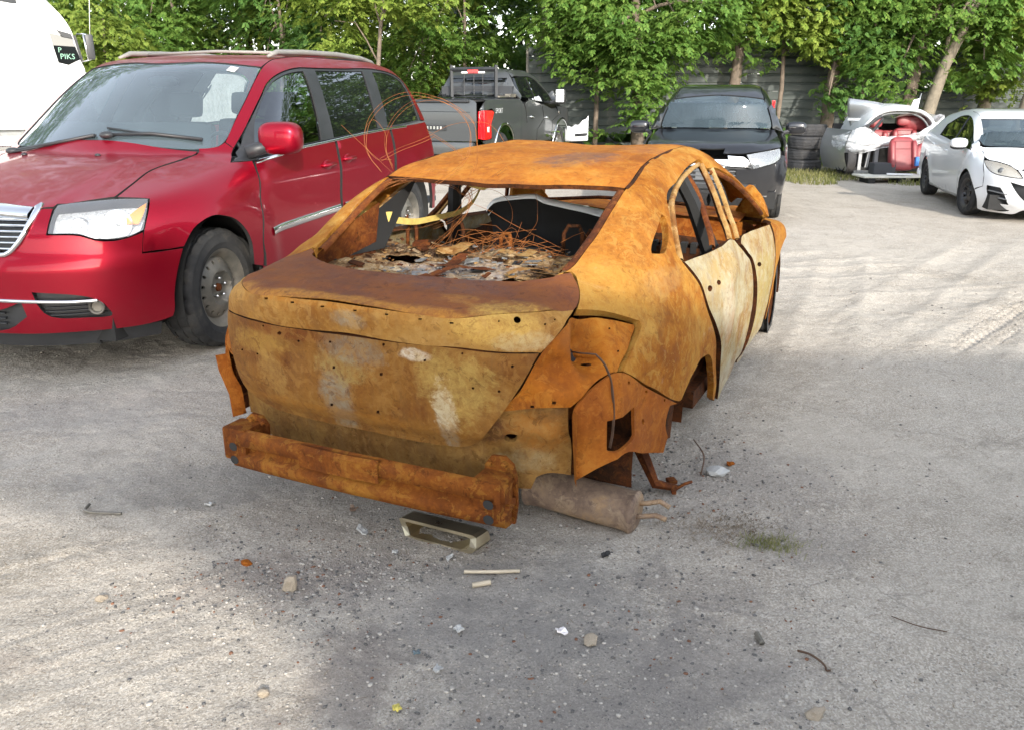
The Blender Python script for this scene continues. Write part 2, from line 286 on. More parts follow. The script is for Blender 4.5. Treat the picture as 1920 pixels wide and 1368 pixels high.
# body panels: outlines in the metres of each vehicle's own frame, on the plane named by "d"
PANELS={
 'civic':[
  dict(n='quarter_panel',d='TR',mat='rust_side',both=1,th=.03,fl='rust_side',poly=[[-.377,.379],[-.352,.369],[-.338,.356],[-.359,.332],[-.411,.302],[-.46,.276],[-.498,.256],[-.564,.228],[-.307,.066],[-.312,.052],[-.529,-.03],[-.355,-.122],[-.015,-.268],[.044,-.278],[.073,-.267],[.151,-.245],[.288,-.226],[.423,-.23],[.504,-.24],[.583,-.271],[.672,-.329],[.743,-.382],[.804,-.435],[.938,-.472],[.764,-.353],[.638,-.227],[.524,-.147],[.406,-.056],[.347,.029],[.266,.121],[.244,.152],[.23,.184],[.302,.246],[.393,.328],[.491,.406],[.72,.448],[1.014,.496],[1.157,.51],[1.293,.516],[1.32,.456],[1.52,.438],[1.7,.378],[1.86,.293],[1.99,.198],[2.06,.124],[2.1,.071],[2.35,.085],[2.3,.24],[1.95,.445],[1.7,.566],[1.45,.629],[1.133,.632],[.864,.618],[.564,.588],[.327,.54],[.242,.522],[.096,.482],[-.053,.435],[-.176,.401],[-.223,.389],[-.321,.372]],holes=[[[.303,.348],[.329,.335],[.316,.311],[.284,.283],[.239,.258],[.171,.229],[.111,.212],[.053,.222],[.011,.237],[.021,.25],[.038,.261],[.088,.282],[.137,.299],[.222,.326]]],dents=[[-.181,.11,.1,.06,-.012],[-.234,.237,.12,.05,.008],[-.29,-.009,.12,.08,.012]]),
  dict(n='rear_door',d='TR',mat='rust_door',both=1,th=.035,gap=.006,poly=[[.25,.146],[.411,.135],[.622,.118],[.889,.105],[1.164,.09],[1.199,.06],[1.292,0],[1.384,-.049],[1.426,-.126],[1.502,-.237],[1.51,-.317],[1.486,-.374],[1.383,-.408],[1.268,-.413],[1.142,-.453],[1.024,-.489],[.823,-.365],[.69,-.236],[.568,-.155],[.442,-.063],[.377,.023],[.292,.116]],holes=[[[.534,-.019],[.519,-.025],[.491,-.024],[.469,-.016],[.464,-.007],[.48,-.001],[.507,-.003],[.529,-.01]],[[.687,-.024],[.675,-.029],[.652,-.028],[.634,-.022],[.63,-.014],[.643,-.009],[.665,-.01],[.683,-.016]]],dents=[[.84,-.167,.16,.14,.022],[.904,-.04,.2,.03,.012]]),
  dict(n='front_door',d='TR',mat='rust_door',both=1,th=.035,gap=.007,poly=[[1.281,.074],[1.49,.081],[1.736,.065],[1.985,.047],[2.06,.041],[2.11,-.075],[2.12,-.185],[2.1,-.317],[2.02,-.412],[1.5,-.418],[1.331,-.417],[1.476,-.418],[1.569,-.388],[1.588,-.33],[1.577,-.249],[1.504,-.138],[1.452,-.059],[1.341,-.007],[1.25,.051]],holes=[[[1.624,-.098],[1.609,-.102],[1.576,-.1],[1.545,-.093],[1.533,-.084],[1.548,-.08],[1.58,-.082],[1.611,-.089]]],dents=[[1.75,-.206,.25,.16,.02]]),
  dict(n='front_fender',d='R',mat='rust_side',both=1,th=.025,poly=[[2.1,.93],[2.3,.935],[2.6,.9],[2.9,.855],[3.15,.79],[3.3,.7],[3.33,.6],[3.22,.52],[3.09,.44],[3.07,.55],[2.96,.68],[2.8,.74],[2.62,.74],[2.45,.68],[2.33,.54],[2.29,.35],[2.14,.32],[2.14,.6],[2.135,.8]]),
  dict(n='roof',d='T',mat='rust_roof',half=1,th=.02,poly=[[.155,0],[.165,-.1],[.19,-.28],[.242,-.576],[.317,-.578],[.556,-.55],[.852,-.528],[1.117,-.518],[1.45,-.505],[1.64,-.49],[1.7,-.3],[1.72,0]],dents=[[1.25,-.02,.45,.26,-.03],[.75,.22,.22,.16,.012],[.5,-.3,.16,.1,.01],[.9,-.36,.3,.08,.012]]),
  dict(n='trunk_deck',d='T',mat='rust_deck',half=1,th=.004,gap=-.001,fl='rust_deck',poly=[[-.575,0],[-.553,-.235],[-.486,-.417],[-.422,-.507],[-.392,-.536],[-.377,-.538],[-.342,-.577],[-.411,-.629],[-.498,-.67],[-.567,-.68],[-.648,-.645],[-.719,-.6],[-.82,-.517],[-.889,-.417],[-.918,-.285],[-.915,0]]),
  dict(n='spoiler_band',d='BT',mat='rust_band',half=1,th=.004,gap=-.001,fl='rust_band',poly=[[.081,0],[.081,-.286],[.096,-.418],[.148,-.519],[.215,-.603],[.26,-.648],[.309,-.681],[.218,-.688],[.15,-.675],[.101,-.649],[.066,-.56],[.029,-.349],[.021,-.226],[.021,0]],holes=[[[.165,-.587],[.158,-.588],[.151,-.586],[.147,-.582],[.146,-.577],[.148,-.573],[.154,-.569],[.162,-.568],[.169,-.569],[.174,-.573],[.174,-.578],[.171,-.583]],[[.191,-.649],[.185,-.649],[.183,-.646],[.186,-.644],[.191,-.644],[.194,-.647]],[[.07,-.292],[.073,-.305],[.068,-.305],[.066,-.292]],[[.082,-.396],[.084,-.408],[.08,-.408],[.077,-.396]],[[.067,-.173],[.068,-.187],[.064,-.187],[.062,-.173]],[[.065,-.051],[.066,-.065],[.061,-.065],[.06,-.05]],[[.065,.079],[.066,.063],[.062,.063],[.06,.079]],[[.068,.207],[.069,.191],[.064,.19],[.063,.207]],[[.077,.332],[.077,.313],[.071,.312],[.072,.332]],[[.224,-.664],[.219,-.664],[.218,-.662],[.22,-.659],[.225,-.659],[.227,-.662]],[[.131,-.536],[.128,-.536],[.126,-.533],[.129,-.531],[.132,-.531],[.134,-.534]]]),
  dict(n='trunk_lid',d='B',mat='rust_trunk',th=.02,gap=.001,poly=[[0,.922],[-.224,.924],[-.347,.927],[-.56,.918],[-.647,.913],[-.641,.9],[-.616,.843],[-.583,.78],[-.541,.714],[-.494,.648],[-.441,.583],[-.389,.548],[-.275,.535],[-.16,.532],[0,.537],[.2,.536],[.36,.538],[.5,.545],[.575,.565],[.615,.62],[.64,.72],[.655,.82],[.665,.912],[.45,.921],[.2,.922]],holes=[[[.298,.894],[.302,.888],[.311,.885],[.318,.886],[.319,.891],[.314,.896],[.306,.9],[.299,.899]],[[.224,.872],[.228,.867],[.234,.866],[.236,.87],[.232,.875],[.226,.875]],[[.08,.89],[.084,.885],[.089,.884],[.091,.888],[.087,.893],[.082,.893]],[[-.142,.91],[-.139,.906],[-.135,.903],[-.131,.905],[-.131,.908],[-.133,.912],[-.138,.914],[-.141,.913]],[[-.425,.911],[-.423,.907],[-.419,.906],[-.417,.91],[-.42,.914],[-.424,.914]],[[-.578,.876],[-.577,.872],[-.574,.871],[-.571,.872],[-.57,.875],[-.572,.879],[-.574,.88],[-.577,.879]],[[-.535,.785],[-.534,.782],[-.53,.78],[-.527,.781],[-.526,.785],[-.528,.789],[-.531,.79],[-.534,.789]],[[-.45,.79],[-.449,.787],[-.445,.785],[-.442,.786],[-.441,.789],[-.443,.793],[-.446,.794],[-.449,.793]],[[-.289,.87],[-.287,.866],[-.283,.864],[-.28,.865],[-.279,.869],[-.281,.872],[-.285,.874],[-.288,.873]],[[.09,.8],[.079,.801],[.081,.791],[.093,.789]],[[-.102,.8],[-.113,.802],[-.111,.791],[-.1,.79]],[[.136,.644],[.124,.646],[.128,.634],[.14,.632]],[[-.059,.646],[-.07,.648],[-.067,.636],[-.056,.634]],[[.448,.787],[.452,.782],[.459,.781],[.461,.784],[.456,.789],[.45,.79]],[[.547,.782],[.552,.777],[.56,.775],[.563,.778],[.557,.783],[.55,.785]],[[.377,.911],[.381,.906],[.387,.905],[.389,.909],[.385,.913],[.379,.914]]],dents=[[.238,.828,.08,.05,-.01],[-.474,.862,.1,.05,.012],[.049,.732,.12,.09,.01],[-.263,.659,.18,.05,-.006],[.492,.697,.07,.05,.012]]),
  dict(n='rear_panel',d='B',mat='rust_panel',half=1,th=.02,off=-.03,gap=.001,fl='rust_panel',poly=[[0,.6],[-.275,.535],[-.389,.552],[-.439,.588],[-.494,.652],[-.532,.702],[-.607,.715],[-.673,.721],[-.737,.718],[-.727,.438],[-.689,.446],[-.651,.448],[-.613,.431],[-.59,.381],[-.5,.38],[-.3,.37],[0,.37]],holes=[[[-.562,.578],[-.556,.568],[-.545,.56],[-.533,.557],[-.522,.558],[-.514,.563],[-.514,.572],[-.521,.583],[-.532,.592],[-.545,.596],[-.556,.594],[-.562,.588]]],dents=[[-.628,.658,.05,.03,-.012],[-.669,.593,.03,.08,.012]]),
  dict(n='lamp_recess',d='BR',res=.014,mat='rust_lamp',both=1,th=.03,off=-.016,gap=.001,fl='rust_dark',poly=[[.084,1.005],[.213,.971],[.359,.916],[.36,.904],[.217,.805],[.188,.809],[.09,.776],[.016,.718],[-.064,.721],[-.133,.715],[-.203,.702],[-.181,.741],[-.156,.777],[-.125,.839],[-.081,.909],[-.042,.945],[.015,.98]],holes=[[[.111,.917],[.106,.91],[.096,.905],[.085,.903],[.074,.905],[.065,.91],[.06,.918],[.059,.926],[.063,.934],[.071,.939],[.083,.941],[.095,.938],[.105,.932],[.111,.925]],[[.15,.848],[.147,.844],[.14,.843],[.134,.847],[.132,.852],[.136,.856],[.142,.856],[.148,.853]],[[.23,.938],[.226,.936],[.22,.937],[.219,.94],[.223,.942],[.228,.941]],[[.247,.864],[.243,.862],[.237,.864],[.236,.867],[.24,.869],[.245,.867]],[[-.118,.73],[-.107,.73],[-.106,.721],[-.118,.72]],[[-.049,.746],[-.037,.745],[-.036,.735],[-.049,.736]],[[.128,.757],[.136,.756],[.136,.747],[.128,.748]]],dents=[[.112,.907,.06,.085,-.115],[-.025,.842,.075,.06,-.034],[.281,.872,.028,.05,.006],[.049,.752,.08,.03,.012]]),
  dict(n='corner_extension',d='BR',mat='rust_corner',both=1,th=.012,off=.002,gap=.001,fl='rust_corner',poly=[[.023,.709],[.049,.743],[.095,.777],[.188,.81],[.226,.8],[.368,.699],[.626,.525],[.567,.541],[.549,.492],[.546,.467],[.58,.4],[.555,.34],[.37,.439],[.245,.5],[.133,.482],[.049,.435],[.039,.54],[.023,.651]],holes=[[[.298,.652],[.303,.542],[.287,.531],[.168,.534],[.155,.542],[.149,.652]],[[.372,.564],[.37,.556],[.364,.555],[.357,.562],[.354,.572],[.356,.579],[.362,.58],[.369,.574]],[[.25,.763],[.263,.758],[.263,.748],[.249,.753]],[[.372,.682],[.387,.677],[.387,.667],[.373,.672]],[[.508,.595],[.522,.589],[.523,.577],[.51,.583]]],dents=[[.093,.678,.03,.05,.012],[.176,.738,.06,.03,-.008]]),
 ],
 'van':[
  dict(n='hood',d='T',mat='van_red',half=1,th=.02,poly=[[-.165,0],[-.17,.1],[-.208,.451],[-.244,.569],[-.281,.657],[-.22,.655],[.116,.612],[.327,.65],[.525,.683],[.626,.582],[.715,.49],[.751,.494],[.776,.452],[.86,.2],[.87,0]]),
  dict(n='front_fender',d='TL',mat='van_red',both=1,th=.025,poly=[[.527,.17],[.331,.231],[.122,.292],[-.21,.3],[-.284,.318],[-.303,.341],[-.339,.307],[-.378,.285],[-.424,.289],[-.419,.22],[-.264,.121],[-.395,.076],[-.374,.014],[-.342,-.081],[-.316,-.198],[-.297,-.323],[-.31,-.369],[-.3,-.473],[-.27,-.489],[-.4,-.431],[-.199,-.397],[-.174,-.312],[-.12,-.256],[-.019,-.201],[.116,-.171],[.211,-.161],[.296,-.167],[.352,-.179],[.394,-.203],[.426,-.225],[.533,-.188],[.624,-.15],[.611,-.101],[.6,-.078],[.543,-.015],[.459,.06],[.495,.114]],dents=[]),
  dict(n='front_bumper',d='FL',mat='van_red',both=1,th=.02,poly=[[-.662,.74],[-.554,.735],[-.427,.683],[-.397,.701],[-.355,.749],[-.321,.795],[-.281,.853],[-.247,.896],[-.225,.9],[-.183,.899],[-.191,.886],[-.22,.826],[-.236,.782],[-.092,.773],[-.03,.749],[.054,.74],[.139,.755],[.201,.773],[.181,.666],[.283,.664],[.394,.665],[.369,.607],[.347,.544],[.32,.431],[.311,.333],[.3,.305],[.265,.295],[.137,.283],[.045,.283],[-.171,.284],[-.366,.28],[-.531,.28],[-.677,.28]],holes=[[[-.343,.501],[-.263,.494],[-.178,.485],[-.103,.469],[-.065,.455],[-.029,.422],[.001,.372],[-.003,.36],[-.016,.357],[-.117,.36],[-.276,.372],[-.302,.39],[-.328,.439]],[[-.671,.4],[-.501,.405],[-.397,.45],[-.381,.375],[-.471,.305],[-.665,.3]]]),
  dict(n='headlight_lens',d='FL',mat='lens',both=1,th=.01,off=.002,poly=[[-.161,.911],[-.022,.921],[.13,.928],[.262,.923],[.238,.867],[.202,.781],[.139,.757],[.055,.746],[-.029,.754],[-.091,.778],[-.232,.784],[-.217,.826],[-.184,.888]]),
  dict(n='front_door',d='L',mat='van_red',both=1,th=.03,poly=[[-.409,1.055],[-.643,1.078],[-.989,1.107],[-1.493,1.131],[-1.468,1.02],[-1.462,.968],[-1.447,.844],[-1.431,.731],[-1.46,.5],[-1.45,.3],[-.35,.3],[-.335,.5],[-.31,.571],[-.331,.751],[-.354,.899],[-.383,1]]),
  dict(n='sliding_door',d='L',mat='van_red',both=1,th=.03,poly=[[-1.53,1.133],[-2.01,1.153],[-2.556,1.169],[-2.55,1.074],[-2.509,.911],[-2.506,.78],[-2.62,.55],[-2.55,.42],[-2.5,.3],[-1.47,.3],[-1.48,.5],[-1.466,.727],[-1.482,.841],[-1.497,.965],[-1.502,1.018]]),
  dict(n='rear_quarter',d='L',mat='van_red',both=1,th=.03,poly=[[-2.602,1.167],[-2.94,1.172],[-3.313,1.182],[-3.446,1.188],[-3.55,1.1],[-3.6,.9],[-3.61,.6],[-3.58,.38],[-3.5,.38],[-3.48,.5],[-3.38,.66],[-3.22,.75],[-3.05,.775],[-2.88,.74],[-2.74,.64],[-2.67,.5],[-2.554,.776],[-2.556,.908],[-2.595,1.072]]),
  dict(n='roof_rail',d='TL',mat='van_red',both=1,th=.02,poly=[[-.426,.287],[-.419,.22],[-.567,.297],[-.699,.374],[-.855,.462],[-.978,.531],[-1.081,.565],[-1.218,.591],[-1.464,.62],[-1.701,.619],[-2.162,.626],[-2.731,.644],[-3.005,.632],[-3.218,.6],[-3.333,.551],[-3.348,.441],[-3.353,.326],[-3.363,.181],[-3.458,.174],[-3.52,.251],[-3.48,.375],[-3.45,.537],[-3.38,.651],[-3.25,.735],[-3.066,.75],[-2.76,.739],[-1.88,.739],[-1.523,.748],[-1.301,.727],[-1.171,.694],[-1.093,.666],[-.948,.594],[-.78,.496],[-.593,.389]]),
  dict(n='roof',d='T',mat='van_red',half=1,th=.02,poly=[[-.93,0],[-.994,.268],[-1.065,.592],[-1.093,.662],[-1.179,.656],[-1.319,.633],[-1.544,.623],[-1.9,.645],[-2.5,.62],[-3.2,.6],[-3.36,.55],[-3.38,.3],[-3.4,0]]),
  dict(n='windshield',d='FT',mat='glass_clear',half=1,th=.006,off=-.006,poly=[[1.863,0],[1.863,.272],[1.897,.594],[1.907,.663],[1.759,.689],[1.559,.715],[1.333,.735],[1.125,.749],[1.077,.734],[1.013,.648],[.958,.448],[.958,0]]),
  dict(n='window_trim',d='L',mat='black_trim',both=1,th=.01,off=-.004,poly=[[-.28,1.06],[-.404,1.107],[-.564,1.226],[-.696,1.322],[-.851,1.428],[-.973,1.505],[-1.077,1.55],[-1.213,1.587],[-1.457,1.617],[-1.695,1.619],[-2.154,1.625],[-2.72,1.639],[-2.993,1.627],[-3.206,1.6],[-3.317,1.555],[-3.342,1.458],[-3.347,1.346],[-3.345,1.2],[-2.944,1.177],[-2.56,1.173],[-2.013,1.157],[-1.496,1.134],[-.994,1.114],[-.647,1.084],[-.405,1.058]],holes=[[[-.634,1.253],[-.718,1.325],[-.894,1.445],[-1.047,1.526],[-1.183,1.565],[-1.337,1.589],[-1.496,1.6],[-1.472,1.512],[-1.403,1.35],[-1.299,1.133],[-.96,1.119],[-.659,1.1],[-.469,1.082]],[[-1.684,1.607],[-2.133,1.613],[-2.548,1.618],[-2.459,1.441],[-2.347,1.176],[-1.913,1.157],[-1.501,1.141],[-1.583,1.369]],[[-2.747,1.618],[-3.028,1.614],[-3.186,1.59],[-3.295,1.546],[-3.328,1.458],[-3.334,1.346],[-3.314,1.211],[-2.96,1.194],[-2.556,1.181]]]),
  dict(n='door_glass',d='L',mat='glass_side',both=1,th=.005,off=-.016,poly=[[-.623,1.247],[-.719,1.328],[-.894,1.448],[-1.047,1.529],[-1.187,1.569],[-1.343,1.593],[-1.51,1.603],[-1.48,1.513],[-1.411,1.35],[-1.305,1.129],[-.958,1.116],[-.657,1.097],[-.457,1.08]]),
  dict(n='sliding_glass',d='L',mat='glass_dark',both=1,th=.005,off=-.012,poly=[[-1.682,1.611],[-2.14,1.617],[-2.567,1.622],[-2.47,1.441],[-2.354,1.172],[-1.91,1.153],[-1.49,1.138],[-1.574,1.369]]),
  dict(n='quarter_glass',d='L',mat='glass_dark',both=1,th=.005,off=-.01,poly=[[-2.743,1.622],[-3.038,1.619],[-3.21,1.595],[-3.323,1.551],[-3.342,1.458],[-3.347,1.346],[-3.322,1.206],[-2.956,1.19],[-2.541,1.178]]),
 ],
 'crossover':[
  dict(n='hood',d='T',mat='dark_paint',half=1,th=.02,poly=[[-.012,0],[-.012,.113],[-.041,.314],[-.096,.514],[-.182,.702],[-.21,.756],[.024,.785],[.341,.803],[.495,.823],[.543,.796],[.721,.619],[.824,.409],[.848,.272],[.855,.135],[.8,.15],[.81,0]]),
  dict(n='windshield',d='FT',mat='glass_wind',half=1,th=.006,off=-.004,poly=[[1.703,0],[1.703,-.003],[1.688,.282],[1.686,.495],[1.68,.611],[1.113,.642],[1.023,.691],[.959,.715],[.93,.701],[.876,.513],[.838,.313],[.817,.113],[.817,0]]),
  dict(n='roof',d='T',mat='dark_paint',half=1,th=.02,poly=[[-.878,0],[-.878,-.003],[-.876,.281],[-.893,.494],[-.905,.605],[-.996,.595],[-1.089,.569],[-1.4,.56],[-2.5,.55],[-3.2,.5],[-3.3,0]]),
  dict(n='roof_rail',d='TL',mat='dark_paint',both=1,th=.02,poly=[[-.195,.286],[-.197,.313],[-.194,.396],[-.189,.523],[-.9,.617],[-1.002,.665],[-1.086,.713],[-1.5,.757],[-2.5,.757],[-3.2,.707],[-3.3,.56],[-2.5,.638],[-1.5,.638],[-1.15,.574],[-.75,.349],[-.45,.223],[-.3,.159]]),
  dict(n='side_body',d='L',mat='dark_paint',both=1,th=.02,poly=[[-.25,1.08],[.1,1.04],[.3,.98],[.42,.9],[.4,.7],[.46,.6],[.47,.45],[.43,.55],[.3,.68],[.1,.745],[-.1,.745],[-.3,.68],[-.42,.55],[-.46,.36],[-2.2,.36],[-2.24,.5],[-2.4,.68],[-2.66,.76],[-2.9,.68],[-3.05,.5],[-3.1,.36],[-3.4,.36],[-3.4,1.08]]),
  dict(n='side_glass',d='L',mat='glass_dark',both=1,th=.006,off=-.006,poly=[[-.35,1.09],[-.47,1.12],[-.77,1.27],[-1.17,1.49],[-1.5,1.55],[-2.5,1.55],[-3.3,1.44],[-3.35,1.09]]),
  dict(n='headlight_lens',d='FL',mat='lens_bright',both=1,th=.02,poly=[[-.297,.861],[-.189,.88],[-.062,.897],[.192,.924],[.186,.865],[.184,.804],[.063,.757],[-.103,.723],[-.237,.69],[-.258,.734],[-.282,.79]]),
  dict(n='grille_bar',d='FL',mat='chrome',both=1,th=.02,off=.012,poly=[[-.632,.8],[-.487,.8],[-.481,.847],[-.408,.838],[-.334,.833],[-.299,.79],[-.268,.735],[-.244,.693],[-.288,.697],[-.317,.71],[-.423,.718],[-.501,.724],[-.536,.7],[-.643,.7]]),
  dict(n='front_bumper',d='FL',mat='dark_paint',both=1,th=.02,poly=[[-.42,.69],[-.48,.689],[-.327,.691],[-.293,.688],[-.234,.687],[-.103,.718],[.063,.752],[.184,.799],[.209,.845],[.289,.834],[.439,.784],[.49,.715],[.492,.583],[.5,.449],[.481,.337],[.092,.359],[-.146,.358],[-.231,.4],[-.409,.4]]),
  dict(n='grille',d='F',mat='black_trim',half=1,th=.03,off=-.03,poly=[[0,.82],[.45,.82],[.6,.7],[.45,.38],[0,.38]]),
  dict(n='lower_bumper',d='FL',mat='dark_paint',both=1,th=.02,off=-.01,poly=[[-.632,.39],[-.409,.4],[-.231,.4],[-.144,.351],[.095,.352],[.122,.405],[.274,.4],[.251,.3],[.238,.23],[-.053,.21],[-.251,.2],[-.561,.2]],holes=[[[-.132,.335],[.171,.325],[.177,.254],[.023,.245],[-.087,.272]]]),
  dict(n='chrome_strip',d='FL',mat='chrome',both=1,th=.01,off=.008,poly=[[-.176,.369],[.069,.364],[.153,.435],[.158,.405],[.079,.341],[-.17,.346]]),
 ],
 'pickup':[
  dict(n='tailgate',d='B',mat='grey_paint',half=1,th=.04,off=0,poly=[[0,1.41],[-.4,1.41],[-.8,1.4],[-.86,1.36],[-.87,1.1],[-.86,.7],[0,.7]]),
  dict(n='tail_light',d='BR',mat='tail_red',both=1,th=.03,off=.006,poly=[[-.136,1.217],[-.047,1.23],[.281,1.223],[.32,1.187],[.273,1.099],[.207,.977],[.216,.852],[.217,.743],[.097,.725],[-.074,.735],[-.142,.753],[-.141,.99]]),
  dict(n='box_side',d='TR',mat='grey_paint',both=1,th=.03,poly=[[.869,.988],[.868,.918],[.879,.746],[.898,.592],[.922,.436],[.977,.315],[1.114,.235],[1.228,.114],[1.268,-.029],[1.263,-.195],[.74,-.303],[.64,-.332],[.58,-.209],[.4,-.086],[.15,-.029],[-.1,-.032],[-.35,-.091],[-.52,-.212],[-.58,-.337],[-.85,-.332],[-1.064,-.199],[-.665,-.187],[-.67,-.106],[-.682,-.017],[-.588,.071],[-.517,.135],[-.568,.169],[-1.047,.181],[-1.086,.229]]),
  dict(n='rear_door',d='TR',mat='grey_paint',both=1,th=.03,poly=[[.79,-.303],[.79,-.071],[1.298,-.03],[1.264,.113],[1.214,.234],[1.389,.283],[1.842,.265],[1.961,.252],[2.263,.221],[2.329,.094],[2.392,.003],[1.93,-.145],[1.93,-.307]]),
  dict(n='front_door',d='TR',mat='grey_paint',both=1,th=.03,poly=[[1.96,-.307],[1.96,-.145],[2.426,.002],[2.362,.094],[2.303,.221],[2.585,.192],[2.919,.147],[3.361,.128],[3.464,.047],[2.98,-.039],[2.98,-.307]]),
  dict(n='front_fender',d='TR',mat='grey_paint',both=1,th=.03,poly=[[3.01,-.307],[3.01,-.039],[3.501,.046],[3.418,.124],[3.3,.188],[3.8,.161],[4.3,.103],[4.45,-.02],[4.42,-.233],[4.27,-.296],[4.2,-.152],[4.02,-.05],[3.78,-.004],[3.5,-.027],[3.26,-.118],[3.12,-.265]]),
  dict(n='cab_pillar',d='TR',mat='grey_paint',both=1,th=.02,poly=[[.9,.615],[.98,1.199],[1.05,.785],[1.16,.926],[1.11,.775],[1.06,.557],[1.1,.358],[1.03,.314]]),
  dict(n='roof_rail',d='TR',mat='grey_paint',both=1,th=.02,poly=[[1.12,.772],[1.5,.76],[2.1,.76],[2.42,.671],[2.65,.526],[2.98,.327],[3.3,.271],[3.3,.481],[3,.651],[2.65,.849],[2.2,.962],[1.5,.976],[1.18,.937]]),
  dict(n='box_corner',d='BR',mat='grey_paint',both=1,th=.02,off=-.002,poly=[[.653,1.474],[.727,1.459],[.822,1.454],[.117,1.232],[-.048,1.223],[-.136,1.213]]),
  dict(n='side_glass',d='R',mat='glass_dark',both=1,th=.006,off=-.008,poly=[[1.1,1.45],[1.05,1.6],[1.12,1.81],[1.5,1.83],[2.1,1.83],[2.4,1.75],[2.62,1.62],[2.95,1.42],[2.9,1.32],[1.9,1.38]]),
  dict(n='door_pillar',d='R',mat='chrome',both=1,th=.01,off=.004,poly=[[1.86,1.38],[1.84,1.82],[1.92,1.82],[1.95,1.38]]),
  dict(n='rear_window',d='B',mat='glass_dark',half=1,th=.006,off=-.004,poly=[[0,1.8],[-.55,1.79],[-.66,1.77],[-.72,1.5],[-.76,1.42],[0,1.42]]),
  dict(n='cab_back',d='BT',mat='grey_paint',half=1,th=.02,poly=[[2.25,0],[2.24,-.5],[2.144,-.66],[2.046,-.69],[2.034,-.57],[2.022,0]]),
  dict(n='roof',d='T',mat='grey_paint',half=1,th=.02,poly=[[1.2,0],[1.2,-.5],[1.22,-.59],[1.5,-.575],[2.2,-.575],[2.62,-.6],[2.7,0]]),
  dict(n='bed_cover',d='T',mat='black_trim',half=1,th=.02,off=-.015,poly=[[-1.05,0],[-1.05,-.84],[.86,-.84],[.86,0]]),
  dict(n='hood',d='T',mat='grey_paint',half=1,th=.02,poly=[[3.74,0],[3.72,-.4],[3.66,-.8],[4.3,-.8],[4.6,-.5],[4.62,0]]),
 ],
 'hatch':[
  dict(n='hood',d='T',mat='white_paint',half=1,th=.015,poly=[[.134,0],[.134,-.143],[.11,-.285],[.044,-.497],[-.028,-.653],[-.059,-.706],[-.079,-.734],[-.077,-.737],[.087,-.734],[.307,-.759],[.432,-.729],[.526,-.662],[.625,-.585],[.697,-.523],[.778,-.467],[.797,-.423],[.8,-.2],[.8,0]]),
  dict(n='windshield',d='FT',mat='glass_wind',half=1,th=.006,off=-.004,poly=[[1.473,0],[1.473,.068],[1.474,-.149],[1.505,-.38],[1.529,-.494],[1.55,-.566],[1.296,-.622],[.857,-.744],[.785,-.737],[.742,-.707],[.712,-.654],[.657,-.498],[.611,-.285],[.596,-.144],[.596,0]]),
  dict(n='roof',d='T',mat='white_paint',half=1,th=.015,poly=[[-.772,0],[-.772,.071],[-.775,-.146],[-.819,-.377],[-.854,-.491],[-.891,-.568],[-1.04,-.56],[-1.277,-.545],[-1.538,-.532],[-1.8,-.5],[-2.5,-.5],[-2.8,-.42],[-2.85,0]]),
  dict(n='side_body',d='TR',mat='white_paint',both=1,th=.02,poly=[[-.881,.534],[-1.026,.576],[-1.25,.611],[-1.498,.627],[-1.7,.672],[-2.4,.643],[-2.8,.594],[-3.1,.336],[-3.25,.171],[-3.3,.101],[-3.28,-.271],[-3.05,-.41],[-3,-.373],[-2.96,-.288],[-2.85,-.21],[-2.64,-.165],[-2.44,-.222],[-2.31,-.315],[-2.29,-.429],[-1.3,-.43],[-.36,-.447],[-.355,-.366],[-.3,-.291],[-.17,-.21],[0,-.171],[.17,-.198],[.3,-.265],[.36,-.311],[.5,-.223],[.5,-.114],[.366,.023],[.305,.063],[.086,.123],[-.078,.167],[-.084,.193]],holes=[[[-2.264,.163],[-1.85,.143],[-1.395,.115],[-.713,.072],[-.151,.049],[-.145,.094],[-.403,.209],[-.678,.337],[-.99,.458],[-1.202,.509],[-1.412,.536],[-1.661,.531],[-1.842,.501],[-2.046,.43],[-2.283,.351],[-2.282,.252]]]),
  dict(n='side_glass',d='TR',mat='glass_dark',both=1,th=.006,off=-.008,poly=[[-2.278,.159],[-1.843,.14],[-1.388,.112],[-.707,.069],[-.147,.046],[-.142,.097],[-.399,.211],[-.672,.339],[-.981,.459],[-1.207,.514],[-1.429,.541],[-1.677,.536],[-1.856,.505],[-2.057,.434],[-2.307,.354],[-2.307,.254]]),
  dict(n='headlight_lens',d='FR',mat='lens_dull',both=1,th=.015,poly=[[-.286,.805],[-.232,.808],[-.118,.802],[.019,.781],[.127,.755],[.223,.709],[.294,.656],[.337,.61],[.249,.609],[.123,.624],[-.006,.641],[-.097,.67],[-.184,.723]]),
  dict(n='front_bumper',d='FR',mat='white_paint',both=1,th=.015,poly=[[.664,.61],[.514,.61],[.266,.712],[.238,.708],[.302,.656],[.344,.606],[.25,.604],[.124,.619],[-.005,.637],[-.096,.665],[-.181,.717],[-.284,.802],[-.199,.62],[-.194,.46],[-.334,.4],[-.281,.27],[-.303,.135],[-.28,.121],[-.133,.108],[.065,.106],[.22,.106],[.347,.17],[.587,.17]],holes=[[[-.124,.484],[.083,.467],[.141,.393],[.198,.238],[.064,.249],[-.04,.276],[-.092,.345],[-.123,.429]],[[-.095,.168],[.189,.161],[.168,.146],[-.04,.139],[-.094,.146]],[[.658,.5],[.434,.5],[.199,.552],[.274,.441],[.364,.327],[.401,.292],[.453,.28],[.633,.28]]]),
 ],
}
